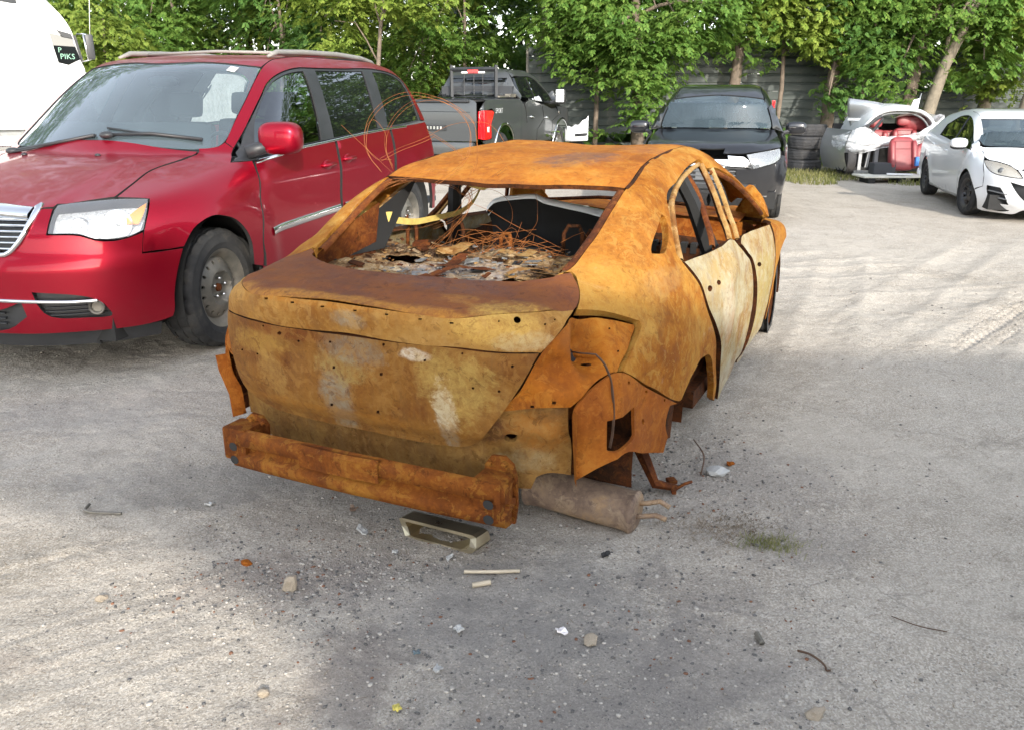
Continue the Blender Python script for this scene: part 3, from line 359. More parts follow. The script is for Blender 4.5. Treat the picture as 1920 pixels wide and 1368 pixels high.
PATHS={
 'civic':{
  'rear_frame':['TR',[[.259,.152],[.336,.228],[.439,.321],[.528,.378],[.694,.426],[.889,.463],[1.107,.487],[1.256,.496]]],
  'rear_frame_inner':['TR',[[.252,.17],[.378,.281],[.487,.365]]],
  'pillar_a':['TR',[[1.302,.492],[1.277,.413],[1.219,.302],[1.158,.194],[1.104,.099]]],
  'pillar_b':['TR',[[1.457,.487],[1.407,.392],[1.354,.284],[1.286,.174],[1.253,.081]]],
  'pillar_mid':['TR',[[1.37,.492],[1.336,.403],[1.276,.294],[1.212,.185],[1.174,.088]]],
  'pillar_in':['TR',[[1.108,.472],[1.105,.396],[1.055,.3],[.982,.198],[.895,.109]]],
  'front_frame':['TR',[[1.36,.442],[1.53,.424],[1.7,.357],[1.85,.272],[1.96,.177],[2.02,.106]]],
  'roof_seam':['TR',[[.245,.52],[.316,.531],[.562,.583],[.857,.613],[1.144,.63]]],
  'glass_channel':['TR',[[.232,.521],[.088,.481],[-.06,.433],[-.18,.402],[-.227,.389],[-.326,.373]]],
  'recess_lip':['BR',[[.085,1.007],[.214,.972],[.362,.917],[.363,.903],[.223,.802]]],
  'crease':['BR',[[.188,.81],[.368,.701],[.626,.528]]],
  'flange':['BR',[[.02,.71],[.021,.651],[.039,.54],[.047,.438]]],
  'harness':['BR',[[.081,.91],[.116,.875],[.141,.847],[.161,.801],[.171,.738],[.177,.662],[.174,.594],[.167,.55]]],
 },
 'pickup':{
  'sport':['R',[[-.47,1.221],[.117,1.189]]],
  'handles':['R',[[1.573,1.064],[2.574,1.025]]],
  'box_bar':['TR',[[.885,.757],[.929,.47]]],
  'fender_vent':['R',[[3.465,1.109],[3.725,1.07]]],
 },
 'crossover':{
  'mirror':['L',[[-.354,1.119],[-.298,1.12]]],
 },
 'hatch':{
  'mirror':['R',[[-.864,.982],[-.37,.956]]],
  'handles':['R',[[-2.355,.886],[-1.393,.835]]],
  'moulding':['R',[[-2.317,.224],[-1.47,.207],[-.581,.213]]],
 },
}
WIRES=[
  [[.25,.183,1.288],[.232,.103,1.408],[.214,.092,1.5],[.195,.096,1.574],[.177,.173,1.637],[.159,.266,1.674],[.141,.376,1.691],[.123,.495,1.654],[.105,.572,1.575],[.086,.584,1.496],[.068,.556,1.43],[.05,.486,1.369]],
  [[.3,.588,1.351],[.282,.609,1.437],[.264,.593,1.503],[.245,.524,1.589],[.227,.416,1.652],[.209,.295,1.67],[.191,.18,1.632],[.173,.103,1.546],[.155,.095,1.466],[.136,.125,1.404],[.118,.182,1.354],[.1,.247,1.312]],
  [[.1,.548,1.252],[.128,.628,1.209],[.156,.687,1.153],[.183,.681,1.087],[.211,.581,1.074],[.239,.401,1.092],[.267,.254,1.156],[.294,.203,1.223],[.322,.201,1.28],[.35,.254,1.299]],
  [[.1,.638,1.163],[.125,.639,1.196],[.15,.59,1.256],[.175,.518,1.291],[.2,.415,1.321],[.225,.243,1.342],[.25,.171,1.307],[.275,.154,1.263],[.3,.193,1.199],[.325,.279,1.13],[.35,.411,1.075]],
  [[.05,.613,1.183],[.092,.615,1.238],[.133,.568,1.283],[.175,.479,1.318],[.217,.35,1.313],[.258,.237,1.285],[.3,.179,1.231]],
  [[.2,.515,1.369],[.214,.558,1.435],[.229,.564,1.5],[.243,.639,1.569],[.257,.702,1.515],[.271,.714,1.459],[.286,.645,1.382],[.3,.518,1.28]],
  [[.35,.194,1.258],[.38,.124,1.265],[.41,.058,1.234],[.44,.032,1.171],[.47,.052,1.098],[.5,.112,1.039]],
  [[.5,-.049,1.268],[.5,-.071,1.188],[.5,-.071,1.127],[.5,-.022,1.044],[.5,.047,.967]],
  [[.3,.179,1.212],[.325,.092,1.177],[.35,-.011,1.12],[.375,-.125,1.068],[.4,-.253,1.008]],
  [[.25,.179,1.241],[.233,.088,1.294],[.217,.013,1.345],[.2,-.06,1.39]],
  [[.3,.358,1.512],[.3,.266,1.549],[.3,.171,1.562],[.3,.079,1.558],[.3,.027,1.519],[.3,-.004,1.475]],
  [[.15,.751,1.548],[.167,.643,1.455],[.183,.574,1.397],[.2,.519,1.398]],
  [[.3,.391,1.524],[.283,.321,1.496],[.267,.236,1.455],[.25,.179,1.416]],
  [[.2,.586,1.4],[.233,.51,1.443],[.267,.401,1.485],[.3,.358,1.508]],
  [[.3,.211,1.277],[.28,.167,1.25],[.26,.172,1.181],[.24,.232,1.108],[.22,.321,1.032],[.2,.353,.995]],
  [[.32,.205,1.275],[.295,.165,1.213],[.27,.198,1.142],[.245,.264,1.068],[.22,.331,.999]],
  [[.1,.597,1.165],[.1,.644,1.089],[.1,.606,1.03],[.1,.579,.995]],
  [[.3,.227,1.293],[.3,.237,1.316],[.3,.209,1.329],[.3,.172,1.302],[.3,.167,1.265],[.3,.2,1.244],[.3,.239,1.261],[.3,.227,1.293]],
  [[.28,.202,1.308],[.284,.19,1.327],[.288,.159,1.314],[.292,.157,1.28],[.296,.193,1.24],[.3,.233,1.252]],
  [[.08,.628,1.154],[.124,.61,1.222],[.168,.549,1.276],[.212,.431,1.329],[.256,.33,1.357],[.3,.258,1.346]],
]
def panel(body,s,parent,mats,gap=.003,res=.04,warp=0.,parts=None):
    res=s.get('res',res*.55 if s['n']=='windshield' else res); d=s['d']; N,A,B=[np.array(v,float) for v in FR[d]]
    P=[list(p) for p in s['poly']]; ci=1 if d in('T','BT','FT') else 0
    if s.get('half'):
        M=[list(p) for p in P[::-1]]
        for p in M: p[ci]=-p[ci]
        if abs(P[0][ci])<1e-6 and abs(P[-1][ci])<1e-6: M=M[1:-1]
        P=P+M
    P=inset(refine(P,res),s.get('gap',gap)); H=[refine(h,res) for h in s.get('holes',[])]
    V2,F,bd=cdt(P,H,res)
    O=V2[:,:1]*A+V2[:,1:]*B
    Q,miss=body.cast(O,-N[None],-4.8,4.2,260)
    G=body.grad(Q)
    off=np.full(len(Q),s.get('off',0.))
    for a,b,ra,rb,h in [(q[0],q[1],q[2],q[3],q[4]) for q in s.get('dents',[])]:
        off=off+h*np.exp(-(((V2[:,0]-a)/ra)**2+((V2[:,1]-b)/rb)**2)**(2 if h<-.03 else 1))
    if warp: off=off+wob(Q,warp)
    Q=Q+G*off[:,None]
    # plane axes give a right-handed frame? otherwise flip the winding
    flip=np.dot(np.cross(A,B),N)<0
    if flip: F=F[:,::-1]
    if s.get('half') and d in ('F','B','FT','BT','T'):
        pass
    th=s.get('th',.015)
    bi=sorted({i for e in bd for i in e}); idx={v:k for k,v in enumerate(bi)}
    n=len(Q); R0=Q[bi]; R1=Q[bi]-G[bi]*th
    V=np.concatenate([Q,R0,R1]); m=len(bi); FF=[tuple(f) for f in F]
    for a,b in bd:
        q=(n+idx[a],n+m+idx[a],n+m+idx[b],n+idx[b]); FF.append(q[::-1] if flip else q)
    def make(V,FF,par):
        o=obj(s['n'],V,FF,mats[s['mat']],par,True)
        if 'glass' not in s['mat'] and 'lens' not in s['mat']:
            o.data.materials.append(mats[s.get('fl','rust_dark')] if s['mat'].startswith('rust') else mats['under_black'])  # edge faces coloured dark, so the shade of panel gaps is painted in
            o.data.polygons.foreach_set('material_index',[0]*nf+[1]*(len(FF)-nf))
        return o
    nf=len(F)
    out=[make(V,FF,parent)]
    if s.get('both'):
        W=V.copy(); W[:,1]*=-1
        out.append(make(W,[f[::-1] for f in FF],parent))
    return out
def outline(body,pts,d,off=0.):
    """points of a panel plane carried onto the body"""
    N,A,B=[np.array(v,float) for v in FR[d]]; V2=np.array(pts,float)
    Q,_=body.cast(V2[:,:1]*A+V2[:,1:]*B,-N[None],-4.8,4.2,260)
    return Q+body.grad(Q)*off
# ---------------------------------------------------------------- procedural materials
class Mat:
    def __init__(s,name):
        s.m=bpy.data.materials.new(name); s.m.use_nodes=True; s.t=s.m.node_tree; s.b=s.t.nodes['Principled BSDF']; s.out=s.t.nodes['Material Output']
        s._c={}
    def n(s,ty,**k):
        q=s.t.nodes.new(ty)
        for a,v in k.items(): setattr(q,a,v)
        return q
    def put(s,sock,v):
        if isinstance(v,bpy.types.NodeSocket): s.t.links.new(v,sock)
        elif v is not None:
            if isinstance(v,tuple) and len(v)==3 and sock.type=='RGBA': v=(*v,1)
            sock.default_value=v
    def co(s,scale=None):
        if 'co' not in s._c: s._c['co']=s.n('ShaderNodeTexCoord').outputs['Object']
        if scale is None: return s._c['co']
        q=s.n('ShaderNodeMapping'); s.put(q.inputs[0],s._c['co']); q.inputs['Scale'].default_value=scale if isinstance(scale,tuple) else (scale,)*3
        return q.outputs[0]
    def noise(s,scale,detail=6,rough=.6,vec=None,dist=0.,color=False):
        q=s.n('ShaderNodeTexNoise'); s.put(q.inputs['Vector'],vec if vec is not None else s.co()); q.inputs['Scale'].default_value=scale
        q.inputs['Detail'].default_value=detail; q.inputs['Roughness'].default_value=rough; q.inputs['Distortion'].default_value=dist
        return q.outputs['Color' if color else 'Fac']
    def vor(s,scale,feature='F1',out='Distance',vec=None,rand=1.):
        q=s.n('ShaderNodeTexVoronoi',feature=feature); s.put(q.inputs['Vector'],vec if vec is not None else s.co()); q.inputs['Scale'].default_value=scale
        q.inputs['Randomness'].default_value=rand
        return q.outputs[out]
    def ramp(s,f,stops,interp='LINEAR'):
        q=s.n('ShaderNodeValToRGB'); q.color_ramp.interpolation=interp; e=q.color_ramp.elements
        while len(e)<len(stops): e.new(.5)
        for x,(p,c) in zip(e,stops):
            x.position=p; x.color=(*c,1) if isinstance(c,tuple) else (c,c,c,1)
        s.put(q.inputs[0],f); return q.outputs[0]
    def mix(s,f,a,b,mode='MIX'):
        q=s.n('ShaderNodeMix',data_type='RGBA',blend_type=mode); s.put(q.inputs[0],f); s.put(q.inputs[6],a); s.put(q.inputs[7],b); return q.outputs[2]
    def math(s,op,a,b=None,c=None,clamp=False):
        q=s.n('ShaderNodeMath',operation=op,use_clamp=clamp); s.put(q.inputs[0],a)
        if b is not None: s.put(q.inputs[1],b)
        if c is not None: s.put(q.inputs[2],c)
        return q.outputs[0]
    def spot(s,c,r,edge=.25,wob=.5,wscale=6.):
        """mask of a stain: 1 inside an ellipsoid with a ragged rim"""
        a=s.n('ShaderNodeVectorMath',operation='SUBTRACT'); s.put(a.inputs[0],s.co()); a.inputs[1].default_value=c
        b=s.n('ShaderNodeVectorMath',operation='DIVIDE'); s.put(b.inputs[0],a.outputs[0]); b.inputs[1].default_value=r
        l=s.n('ShaderNodeVectorMath',operation='LENGTH'); s.put(l.inputs[0],b.outputs[0])
        w=s.math('MULTIPLY_ADD',s.math('SUBTRACT',s.noise(wscale,9,.72,dist=.5),.5),wob*3.2,l.outputs['Value'])
        w=s.math('MULTIPLY_ADD',s.math('SUBTRACT',s.noise(wscale*6,8,.75),.5),wob*1.5,w)
        q=s.n('ShaderNodeMapRange',interpolation_type='SMOOTHSTEP'); s.put(q.inputs[0],w); q.inputs[1].default_value=1+edge; q.inputs[2].default_value=1-edge; q.inputs[3].default_value=0; q.inputs[4].default_value=1
        return q.outputs[0]
    def bump(s,h,st=.3,dist=.01,prev=None):
        q=s.n('ShaderNodeBump'); q.inputs['Strength'].default_value=st; q.inputs['Distance'].default_value=dist; s.put(q.inputs['Height'],h)
        if prev is not None: s.put(q.inputs['Normal'],prev)
        return q.outputs[0]
    def end(s,col=None,rough=.5,metal=0.,nrm=None,spec=None,coat=0.,coatr=.05,**k):
        b=s.b
        s.put(b.inputs['Base Color'],col); s.put(b.inputs['Roughness'],rough); s.put(b.inputs['Metallic'],metal)
        if nrm is not None: s.put(b.inputs['Normal'],nrm)
        if spec is not None: s.put(b.inputs['Specular IOR Level'],spec)
        s.put(b.inputs['Coat Weight'],coat); b.inputs['Coat Roughness'].default_value=coatr
        for a,v in k.items(): s.put(b.inputs[a],v)
        return s.m
def rust(name,base,tan=.35,stains=(),pale=0.,streak=0.,rough=.78,blister=.15,dark=.2):
    """base: five colours from deep to light, mixed by several scales of noise; stains: (centre, radii, colour, strength, raggedness)"""
    m=Mat(name); base=[(r*.70,g*.60,b*.48) for r,g,b in base]; stains=[(a,b,(c[0]*.72,c[1]*.66,c[2]*.6),d,e) for a,b,c,d,e in stains]
    big=m.noise(2.6,9,.62,dist=.6); mid=m.noise(9,9,.7,dist=.4); fine=m.noise(60,6,.7)
    f=m.math('MULTIPLY_ADD',m.math('SUBTRACT',mid,.5),.75,big); f=m.math('MULTIPLY_ADD',m.math('SUBTRACT',fine,.5),.34,f)
    c=m.ramp(f,[(.30,base[0]),(.42,base[1]),(.52,base[2]),(.62,base[3]),(.74,base[4])])
    if streak:
        st=m.noise(1.,7,.7,vec=m.co((26,26,2.2))); c=m.mix(m.math('MULTIPLY',m.ramp(st,[(.45,0.),(.68,1.)]),streak),c,(base[3][0]*.75,base[3][1]*.85,base[3][2]*1.3))
    brk=m.ramp(m.noise(34,9,.8,dist=.6),[(.36,.25),(.58,1.)])
    for ce,ra,co,stg,wb in stains:
        c=m.mix(m.math('MULTIPLY',m.math('MULTIPLY',m.spot(ce,ra,.3,wb),brk),stg*.95),c,co)
    # crisp scale: thin flakes that lift with sharp rims, dark pits between
    fl=m.noise(15,10,.70,dist=1.1); flm=m.ramp(fl,[(.535,0.),(.556,1.)]); fd=m.ramp(m.noise(21,10,.72,dist=.9),[(.585,0.),(.60,1.)])
    c=m.mix(m.math('MULTIPLY',flm,.38),c,base[4]); c=m.mix(m.math('MULTIPLY',fd,.30+dark*.5),c,(base[0][0]*.55,base[0][1]*.5,base[0][2]*.6))
    sc=m.ramp(m.noise(3.3,10,.74,dist=1.6),[(.57,0.),(.585,1.)]); c=m.mix(m.math('MULTIPLY',sc,.30),c,(base[2][0]*.62,base[2][1]*.60,base[2][2]*.9))
    if pale:
        v=m.vor(22,'SMOOTH_F1'); pm=m.math('MULTIPLY',m.ramp(m.noise(5,8,.75,dist=1.2),[(.60,0.),(.66,1.)]),pale); c=m.mix(pm,c,(.52,.46,.33))
    pit=m.ramp(m.noise(38,8,.78),[(.60,0.),(.70,1.)]); c=m.mix(m.math('MULTIPLY',pit,dark),c,(.07,.025,.012))
    spk=m.ramp(m.vor(130),[(.0,1.),(.12,1.),(.22,0.)]); sp2=m.math('MULTIPLY',spk,m.ramp(m.noise(7,5,.6),[(.48,0.),(.62,.55)]))
    c=m.mix(sp2,c,(.10,.035,.012))
    nb=m.bump(m.noise(7,5,.55),.22,.03); nb=m.bump(m.noise(75,8,.75),.28,.004,nb)
    if blister: nb=m.bump(m.ramp(m.noise(24,6,.7,dist=.8),[(.42,0.),(.6,1.)]),blister,.006,nb)
    nb=m.bump(m.math('SUBTRACT',flm,fd),.30,.0025,nb)
    rr=m.ramp(mid,[(.3,rough-.12),(.7,rough+.1)])
    return m.end(c,rr,0.0,nb,spec=.10)
R_DEEP=(.13,.036,.012);R_BRN=(.24,.070,.014);R_ORG=(.40,.145,.022);R_AMB=(.52,.235,.045);R_TAN=(.60,.37,.115)
M={}
M['rust_side']=rust('rust_amber',[(.25,.09,.016),(.35,.14,.021),(.42,.195,.033),(.49,.265,.056),(.55,.37,.11)],stains=[((-.35,-.72,.98),(.32,.3,.16),(.56,.34,.08),.7,.45),((-.05,-.6,1.2),(.28,.3,.22),(.56,.27,.06),.5,.6),((.0,-.8,1.0),(.18,.2,.05),(.40,.26,.11),.55,.7),((.85,-.5,1.36),(.4,.3,.12),(.42,.16,.028),.6,.5)],pale=.12,dark=.10)
M['rust_roof']=rust('rust_roof',[(.30,.11,.022),(.40,.15,.026),(.47,.19,.032),(.53,.24,.045),(.57,.30,.07)],stains=[((.62,-.22,1.40),(.22,.17,.3),(.20,.125,.105),.92,.55),((.95,-.38,1.40),(.16,.12,.3),(.30,.15,.08),.6,.9),((1.2,-.1,1.4),(.25,.4,.3),(.30,.12,.05),.5,.8),((.15,0,1.33),(.05,.6,.06),(.24,.085,.03),.7,.4)],dark=.14)
M['rust_deck']=rust('rust_purple_deck',[(.145,.062,.042),(.18,.076,.047),(.215,.087,.045),(.245,.098,.042),(.29,.115,.04)],stains=[((-.93,.0,1.05),(.065,.9,.1),(.50,.245,.05),.95,.5),((-.80,-.60,1.03),(.13,.16,.1),(.62,.40,.10),.9,.45),((-.60,-.2,1.06),(.10,.25,.1),(.15,.085,.075),.8,.6),((-.86,.5,1.02),(.06,.1,.1),(.46,.23,.05),.9,.6),((-.75,-.35,1.05),(.05,.09,.1),(.42,.20,.05),.7,1.)],blister=.06,dark=.22,rough=.7)
M['rust_band']=rust('rust_ochre_band',[(.27,.125,.032),(.34,.175,.045),(.41,.235,.07),(.47,.29,.095),(.54,.36,.14)],stains=[((-.85,-.53,1.0),(.15,.14,.06),(.68,.46,.13),.9,.4),((-.92,-.02,.985),(.1,.07,.03),(.36,.35,.29),.75,.6),((-.8,-.60,.95),(.1,.10,.03),(.60,.50,.28),.7,.9),((-.9,.15,1.04),(.1,.5,.018),(.46,.20,.035),.7,.4)],streak=.3,dark=.12)
M['rust_trunk']=rust('rust_olive_trunk',[(.16,.066,.020),(.215,.100,.028),(.26,.135,.036),(.30,.165,.050),(.37,.225,.075)],stains=[((-.88,.10,.66),(.2,.065,.15),(.30,.285,.225),.8,.6),((-.86,-.33,.62),(.2,.03,.15),(.33,.31,.25),.65,.7),((-.88,.06,.80),(.2,.11,.05),(.36,.27,.10),.75,1.),((-.88,.0,.87),(.2,.12,.06),(.26,.26,.22),.6,.7),((-.85,-.25,.885),(.2,.055,.02),(.74,.72,.64),.9,.5),((-.84,-.38,.78),(.2,.13,.12),(.50,.37,.12),.8,.75),((-.84,-.33,.71),(.2,.045,.09),(.62,.57,.42),.85,.9),((-.86,.42,.84),(.2,.14,.05),(.43,.27,.07),.7,.9),((-.86,.40,.72),(.2,.06,.09),(.42,.27,.09),.6,1.),((-.86,.30,.9),(.2,.18,.03),(.19,.06,.02),.75,.7),((-.88,.2,.60),(.2,.5,.03),(.40,.19,.04),.65,.5)],streak=.42,dark=.22,rough=.68,blister=.1)
M['rust_panel']=rust('rust_olive_panel',[(.15,.07,.022),(.20,.105,.035),(.26,.15,.05),(.31,.19,.065),(.40,.26,.10)],stains=[((-.75,-.45,.62),(.2,.1,.05),(.11,.05,.03),.8,.6),((-.72,-.58,.5),(.2,.09,.05),(.46,.40,.24),.5,1.),((-.7,-.62,.62),(.2,.1,.08),(.40,.165,.03),.7,.5)],streak=.4,dark=.25)
M['rust_lamp']=rust('rust_orange_recess',[(.29,.095,.017),(.36,.125,.018),(.43,.155,.02),(.50,.20,.027),(.56,.27,.05)],stains=[((-.60,-.70,.93),(.1,.07,.09),(.27,.105,.03),.6,.5),((-.8,-.6,.70),(.1,.1,.05),(.17,.055,.02),.6,.7)],dark=.08,streak=.15)
M['rust_corner']=rust('rust_brown_corner',[(.24,.078,.017),(.31,.10,.019),(.37,.13,.024),(.44,.17,.03),(.50,.22,.045)],stains=[((-.35,-.85,.5),(.15,.1,.10),(.27,.09,.025),.7,.6)],dark=.15,streak=.2)
M['rust_door']=rust('rust_pale_door',[(.33,.19,.07),(.40,.30,.145),(.45,.405,.26),(.50,.495,.38),(.57,.60,.54)],stains=[((.85,-.9,.62),(.09,.2,.09),(.48,.22,.05),.85,.5),((.7,-.88,.9),(.3,.2,.07),(.56,.42,.18),.7,.7),((.5,-.9,.45),(.12,.2,.2),(.58,.42,.17),.7,.6),((1.75,-.9,.6),(.28,.2,.22),(.48,.42,.16),.75,.8),((.8,-.9,.72),(.12,.2,.14),(.64,.60,.48),.7,.7),((1.0,-.9,.3),(.8,.2,.07),(.40,.40,.38),.5,.7)],streak=.3,pale=.5,dark=.08,blister=.2)
M['rust_beam']=rust('rust_bumper_beam',[(.11,.036,.013),(.165,.056,.014),(.225,.082,.018),(.29,.13,.026),(.38,.21,.045)],dark=.35,streak=.15,blister=.2,rough=.85)
M['rust_inner']=rust('burnt_inner_metal',[(.05,.022,.014),(.09,.034,.016),(.15,.05,.02),(.22,.08,.022),(.30,.13,.04)],dark=.4)
M['rust_dark']=rust('scorched_dark_metal',[(.022,.014,.011),(.04,.022,.014),(.07,.03,.016),(.11,.042,.018),(.16,.06,.02)],dark=.4,rough=.85)
M['rust_orange']=rust('rust_orange_front',[(.20,.062,.014),(.30,.095,.017),(.40,.135,.02),(.47,.18,.03),(.52,.25,.06)],dark=.2)
M['rust_shelf']=rust('burnt_shelf_metal',[(.06,.04,.03),(.16,.10,.06),(.34,.24,.13),(.48,.38,.24),(.60,.54,.42)],stains=[((-.15,-.02,1.),(.25,.22,.2),(.33,.34,.36),.75,.8),((.3,.3,1.),(.12,.35,.2),(.05,.035,.03),.8,.8)],dark=.6,pale=.5)
M['muffler']=rust('heat_stained_muffler',[(.15,.125,.125),(.22,.18,.17),(.29,.24,.215),(.36,.28,.21),(.46,.40,.34)],pale=.5,dark=.2,rough=.55,blister=.05)
def flat(name,col,rough=.5,metal=0,var=.15,scale=6,bumpst=.0,spec=None,coat=0.,dirt=0.):
    m=Mat(name); f=m.noise(scale,6,.65)
    c=m.mix(m.ramp(f,[(.3,0.),(.7,1.)]),tuple(x*(1-var) for x in col),tuple(min(1,x*(1+var)) for x in col))
    if dirt: c=m.mix(m.math('MULTIPLY',m.ramp(m.noise(3,8,.7),[(.42,0.),(.7,1.)]),dirt),c,(.30,.25,.19))
    nb=m.bump(m.noise(scale*8,5,.6),bumpst,.005) if bumpst else None
    return m.end(c,m.ramp(f,[(.3,max(rough-.08,.02)),(.7,rough+.08)]),metal,nb,spec,coat)
def paint(name,col,metal=.35,rough=.32,dirt=.25,coat=1.):
    m=Mat(name); fl=m.vor(900,'F1','Color')
    c=m.mix(.06,col,fl,'OVERLAY')
    sep=m.n('ShaderNodeSeparateXYZ'); m.put(sep.inputs[0],m.co())
    low=m.n('ShaderNodeMapRange'); m.put(low.inputs[0],sep.outputs[2]); low.inputs[1].default_value=.75; low.inputs[2].default_value=.2
    d=m.math('MULTIPLY',m.math('MULTIPLY',low.outputs[0],m.ramp(m.noise(5,9,.7),[(.35,.1),(.7,1.)])),dirt)
    d2=m.math('MULTIPLY',m.ramp(m.vor(55),[(.03,1.),(.07,0.)]),m.ramp(m.noise(6,4,.6),[(.55,0.),(.62,.5)]))
    c=m.mix(m.math('MAXIMUM',d,m.math('MULTIPLY',d2,dirt*1.2)),c,(.33,.28,.22))
    r=m.math('MULTIPLY_ADD',d,.5,rough)
    return m.end(c,r,metal,m.bump(m.noise(1.6,2,.4),.03,.05),spec=.25,coat=m.math('SUBTRACT',coat,d,clamp=True),coatr=.04)
M['van_red']=paint('dark_red_paint',(.26,.0030,.016),.62,.34,.05,.28)
M['dark_paint']=paint('charcoal_paint',(.012,.013,.016),.2,.28,.06)
M['grey_paint']=paint('grey_metallic_paint',(.062,.066,.068),.35,.34,.2,.6)
M['white_paint']=paint('white_paint',(.74,.76,.78),0,.32,.25)
M['truck_white']=paint('truck_white_paint',(.80,.80,.79),0,.35,.15)
M['silver_paint']=paint('silver_paint',(.40,.42,.44),.6,.36,.3)
M['black_trim']=flat('black_plastic_trim',(.022,.023,.025),.5,var=.3,bumpst=.05)
M['grey_trim']=flat('grey_rubber_trim',(.10,.105,.11),.45)
M['under_black']=flat('dark_underbody',(.012,.012,.012),.8)
M['chrome']=flat('chrome',(.75,.76,.77),.12,1.,var=.06)
M['steel']=flat('dusty_steel_wheel',(.12,.115,.10),.5,.35,var=.3,dirt=.5)
M['steel_bright']=flat('bright_nut_steel',(.62,.62,.60),.25,1.)
M['black_wheel']=flat('black_steel_wheel',(.03,.031,.034),.45,.2,dirt=.25)
M['alloy']=flat('alloy_wheel',(.5,.5,.5),.3,.9,dirt=.2)
def rubber():
    m=Mat('tyre_rubber'); f=m.noise(7,7,.7)
    c=m.ramp(f,[(.35,(.018,.019,.021)),(.55,(.034,.034,.034)),(.75,(.085,.078,.066))])
    return m.end(c,.82,0,m.bump(m.noise(90,4,.6),.12,.003),spec=.25)
M['rubber']=rubber()
def glass(name,tint,mirror=.06,rough=.0,body=None,bodyf=0.):
    """pane: Fresnel mirror over a tinted clear body; bodyf mixes in a plain coloured film"""
    m=Mat(name); t=m.t
    fr=m.n('ShaderNodeFresnel'); fr.inputs[0].default_value=1.52
    tr=m.n('ShaderNodeBsdfTransparent'); tr.inputs[0].default_value=(*tint,1)
    gl=m.n('ShaderNodeBsdfGlossy'); gl.inputs['Roughness'].default_value=rough; gl.inputs[0].default_value=(.95,.97,1,1)
    base=tr.outputs[0]
    if body:
        df=m.n('ShaderNodeBsdfDiffuse'); df.inputs[0].default_value=(*body,1); mx=m.n('ShaderNodeMixShader')
        m.put(mx.inputs[0],m.math('MULTIPLY',m.ramp(m.noise(2.5,6,.6),[(.3,.6),(.7,1.)]),bodyf)); t.links.new(base,mx.inputs[1]); t.links.new(df.outputs[0],mx.inputs[2]); base=mx.outputs[0]
    mx=m.n('ShaderNodeMixShader'); m.put(mx.inputs[0],m.math('ADD',fr.outputs[0],mirror,clamp=True)); t.links.new(base,mx.inputs[1]); t.links.new(gl.outputs[0],mx.inputs[2])
    t.links.new(mx.outputs[0],m.out.inputs[0]); return m.m
M['glass_clear']=glass('clear_windshield',(.70,.84,.85),.06,.02,(.36,.47,.52),.16)  # bluish film carries part of the sky reflection in its colour
M['glass_wind']=glass('sky_film_windshield',(.30,.36,.37),-.028,.03,(.09,.125,.15),.55)  # blue-grey film: sky reflection put into the colour, mirror turned down
M['glass_side']=glass('door_glass',(.45,.60,.52),.12,.01)
M['glass_dark']=glass('privacy_glass',(.035,.045,.045),.04,.01,(.012,.014,.014),.8)
def lens(name,col,tr,mirror,rough=.05):
    return glass(name,tr,mirror,rough,col,.35)
M['lens']=glass('headlight_cover',(.95,.96,.96),.05,.02,(.9,.91,.93),.10)
M['lens_bright']=glass('frosted_headlight',(.9,.9,.9),.06,.04,(.5,.53,.56),.4)
M['lens_dull']=glass('yellowed_headlight',(.9,.88,.8),.1,.05,(.62,.56,.45),.5)
M['reflector']=flat('lamp_reflector',(.90,.91,.92),.24,.75,var=.05)
M['bowl']=flat('lamp_bowl',(.80,.82,.84),.28,.45,var=.3,scale=25,bumpst=.3)
M['amber']=flat('amber_lens',(.75,.26,.01),.15,0,coat=1.)
M['tail_red']=flat('red_lamp_lens',(.55,.008,.012),.12,0,var=.25,scale=20,coat=1.)
M['white_lens']=flat('white_lamp_lens',(.75,.72,.72),.2,coat=1.)
M['red_leather']=flat('red_leather',(.19,.026,.03),.5,var=.2,bumpst=.08)
M['dark_cloth']=flat('dark_interior',(.03,.032,.036),.8)
M['grey_cloth']=flat('grey_dashboard',(.10,.11,.12),.7)
M['yellow_strap']=flat('yellow_webbing',(.56,.42,.12),.8,var=.2,scale=40)
M['wire']=flat('rusty_wire',(.28,.10,.025),.6,.3,var=.35,scale=20)
M['wire_dark']=flat('sooty_wire',(.09,.05,.03),.7,.3,var=.3,scale=20)
M['brass']=flat('dull_metal_tip',(.42,.36,.25),.32,.9,var=.25)
M['ash_grey']=flat('grey_ash',(.15,.15,.145),.8,.1,var=.5,scale=40)
M['ash']=flat('white_ash_slag',(.38,.38,.37),.7,.2,var=.3,scale=40)
M['stone']=flat('tan_stone',(.27,.225,.17),.9,var=.3,scale=12,bumpst=.2)
M['wood']=flat('weathered_board',(.42,.36,.27),.85,var=.25,scale=9,bumpst=.2)
M['bark']=flat('tree_bark',(.13,.10,.075),.9,var=.45,scale=9,bumpst=.5)
M['bark_pale']=flat('sunlit_pale_bark',(.16,.135,.10),.9,var=.35,scale=9,bumpst=.4)
M['wrap']=None
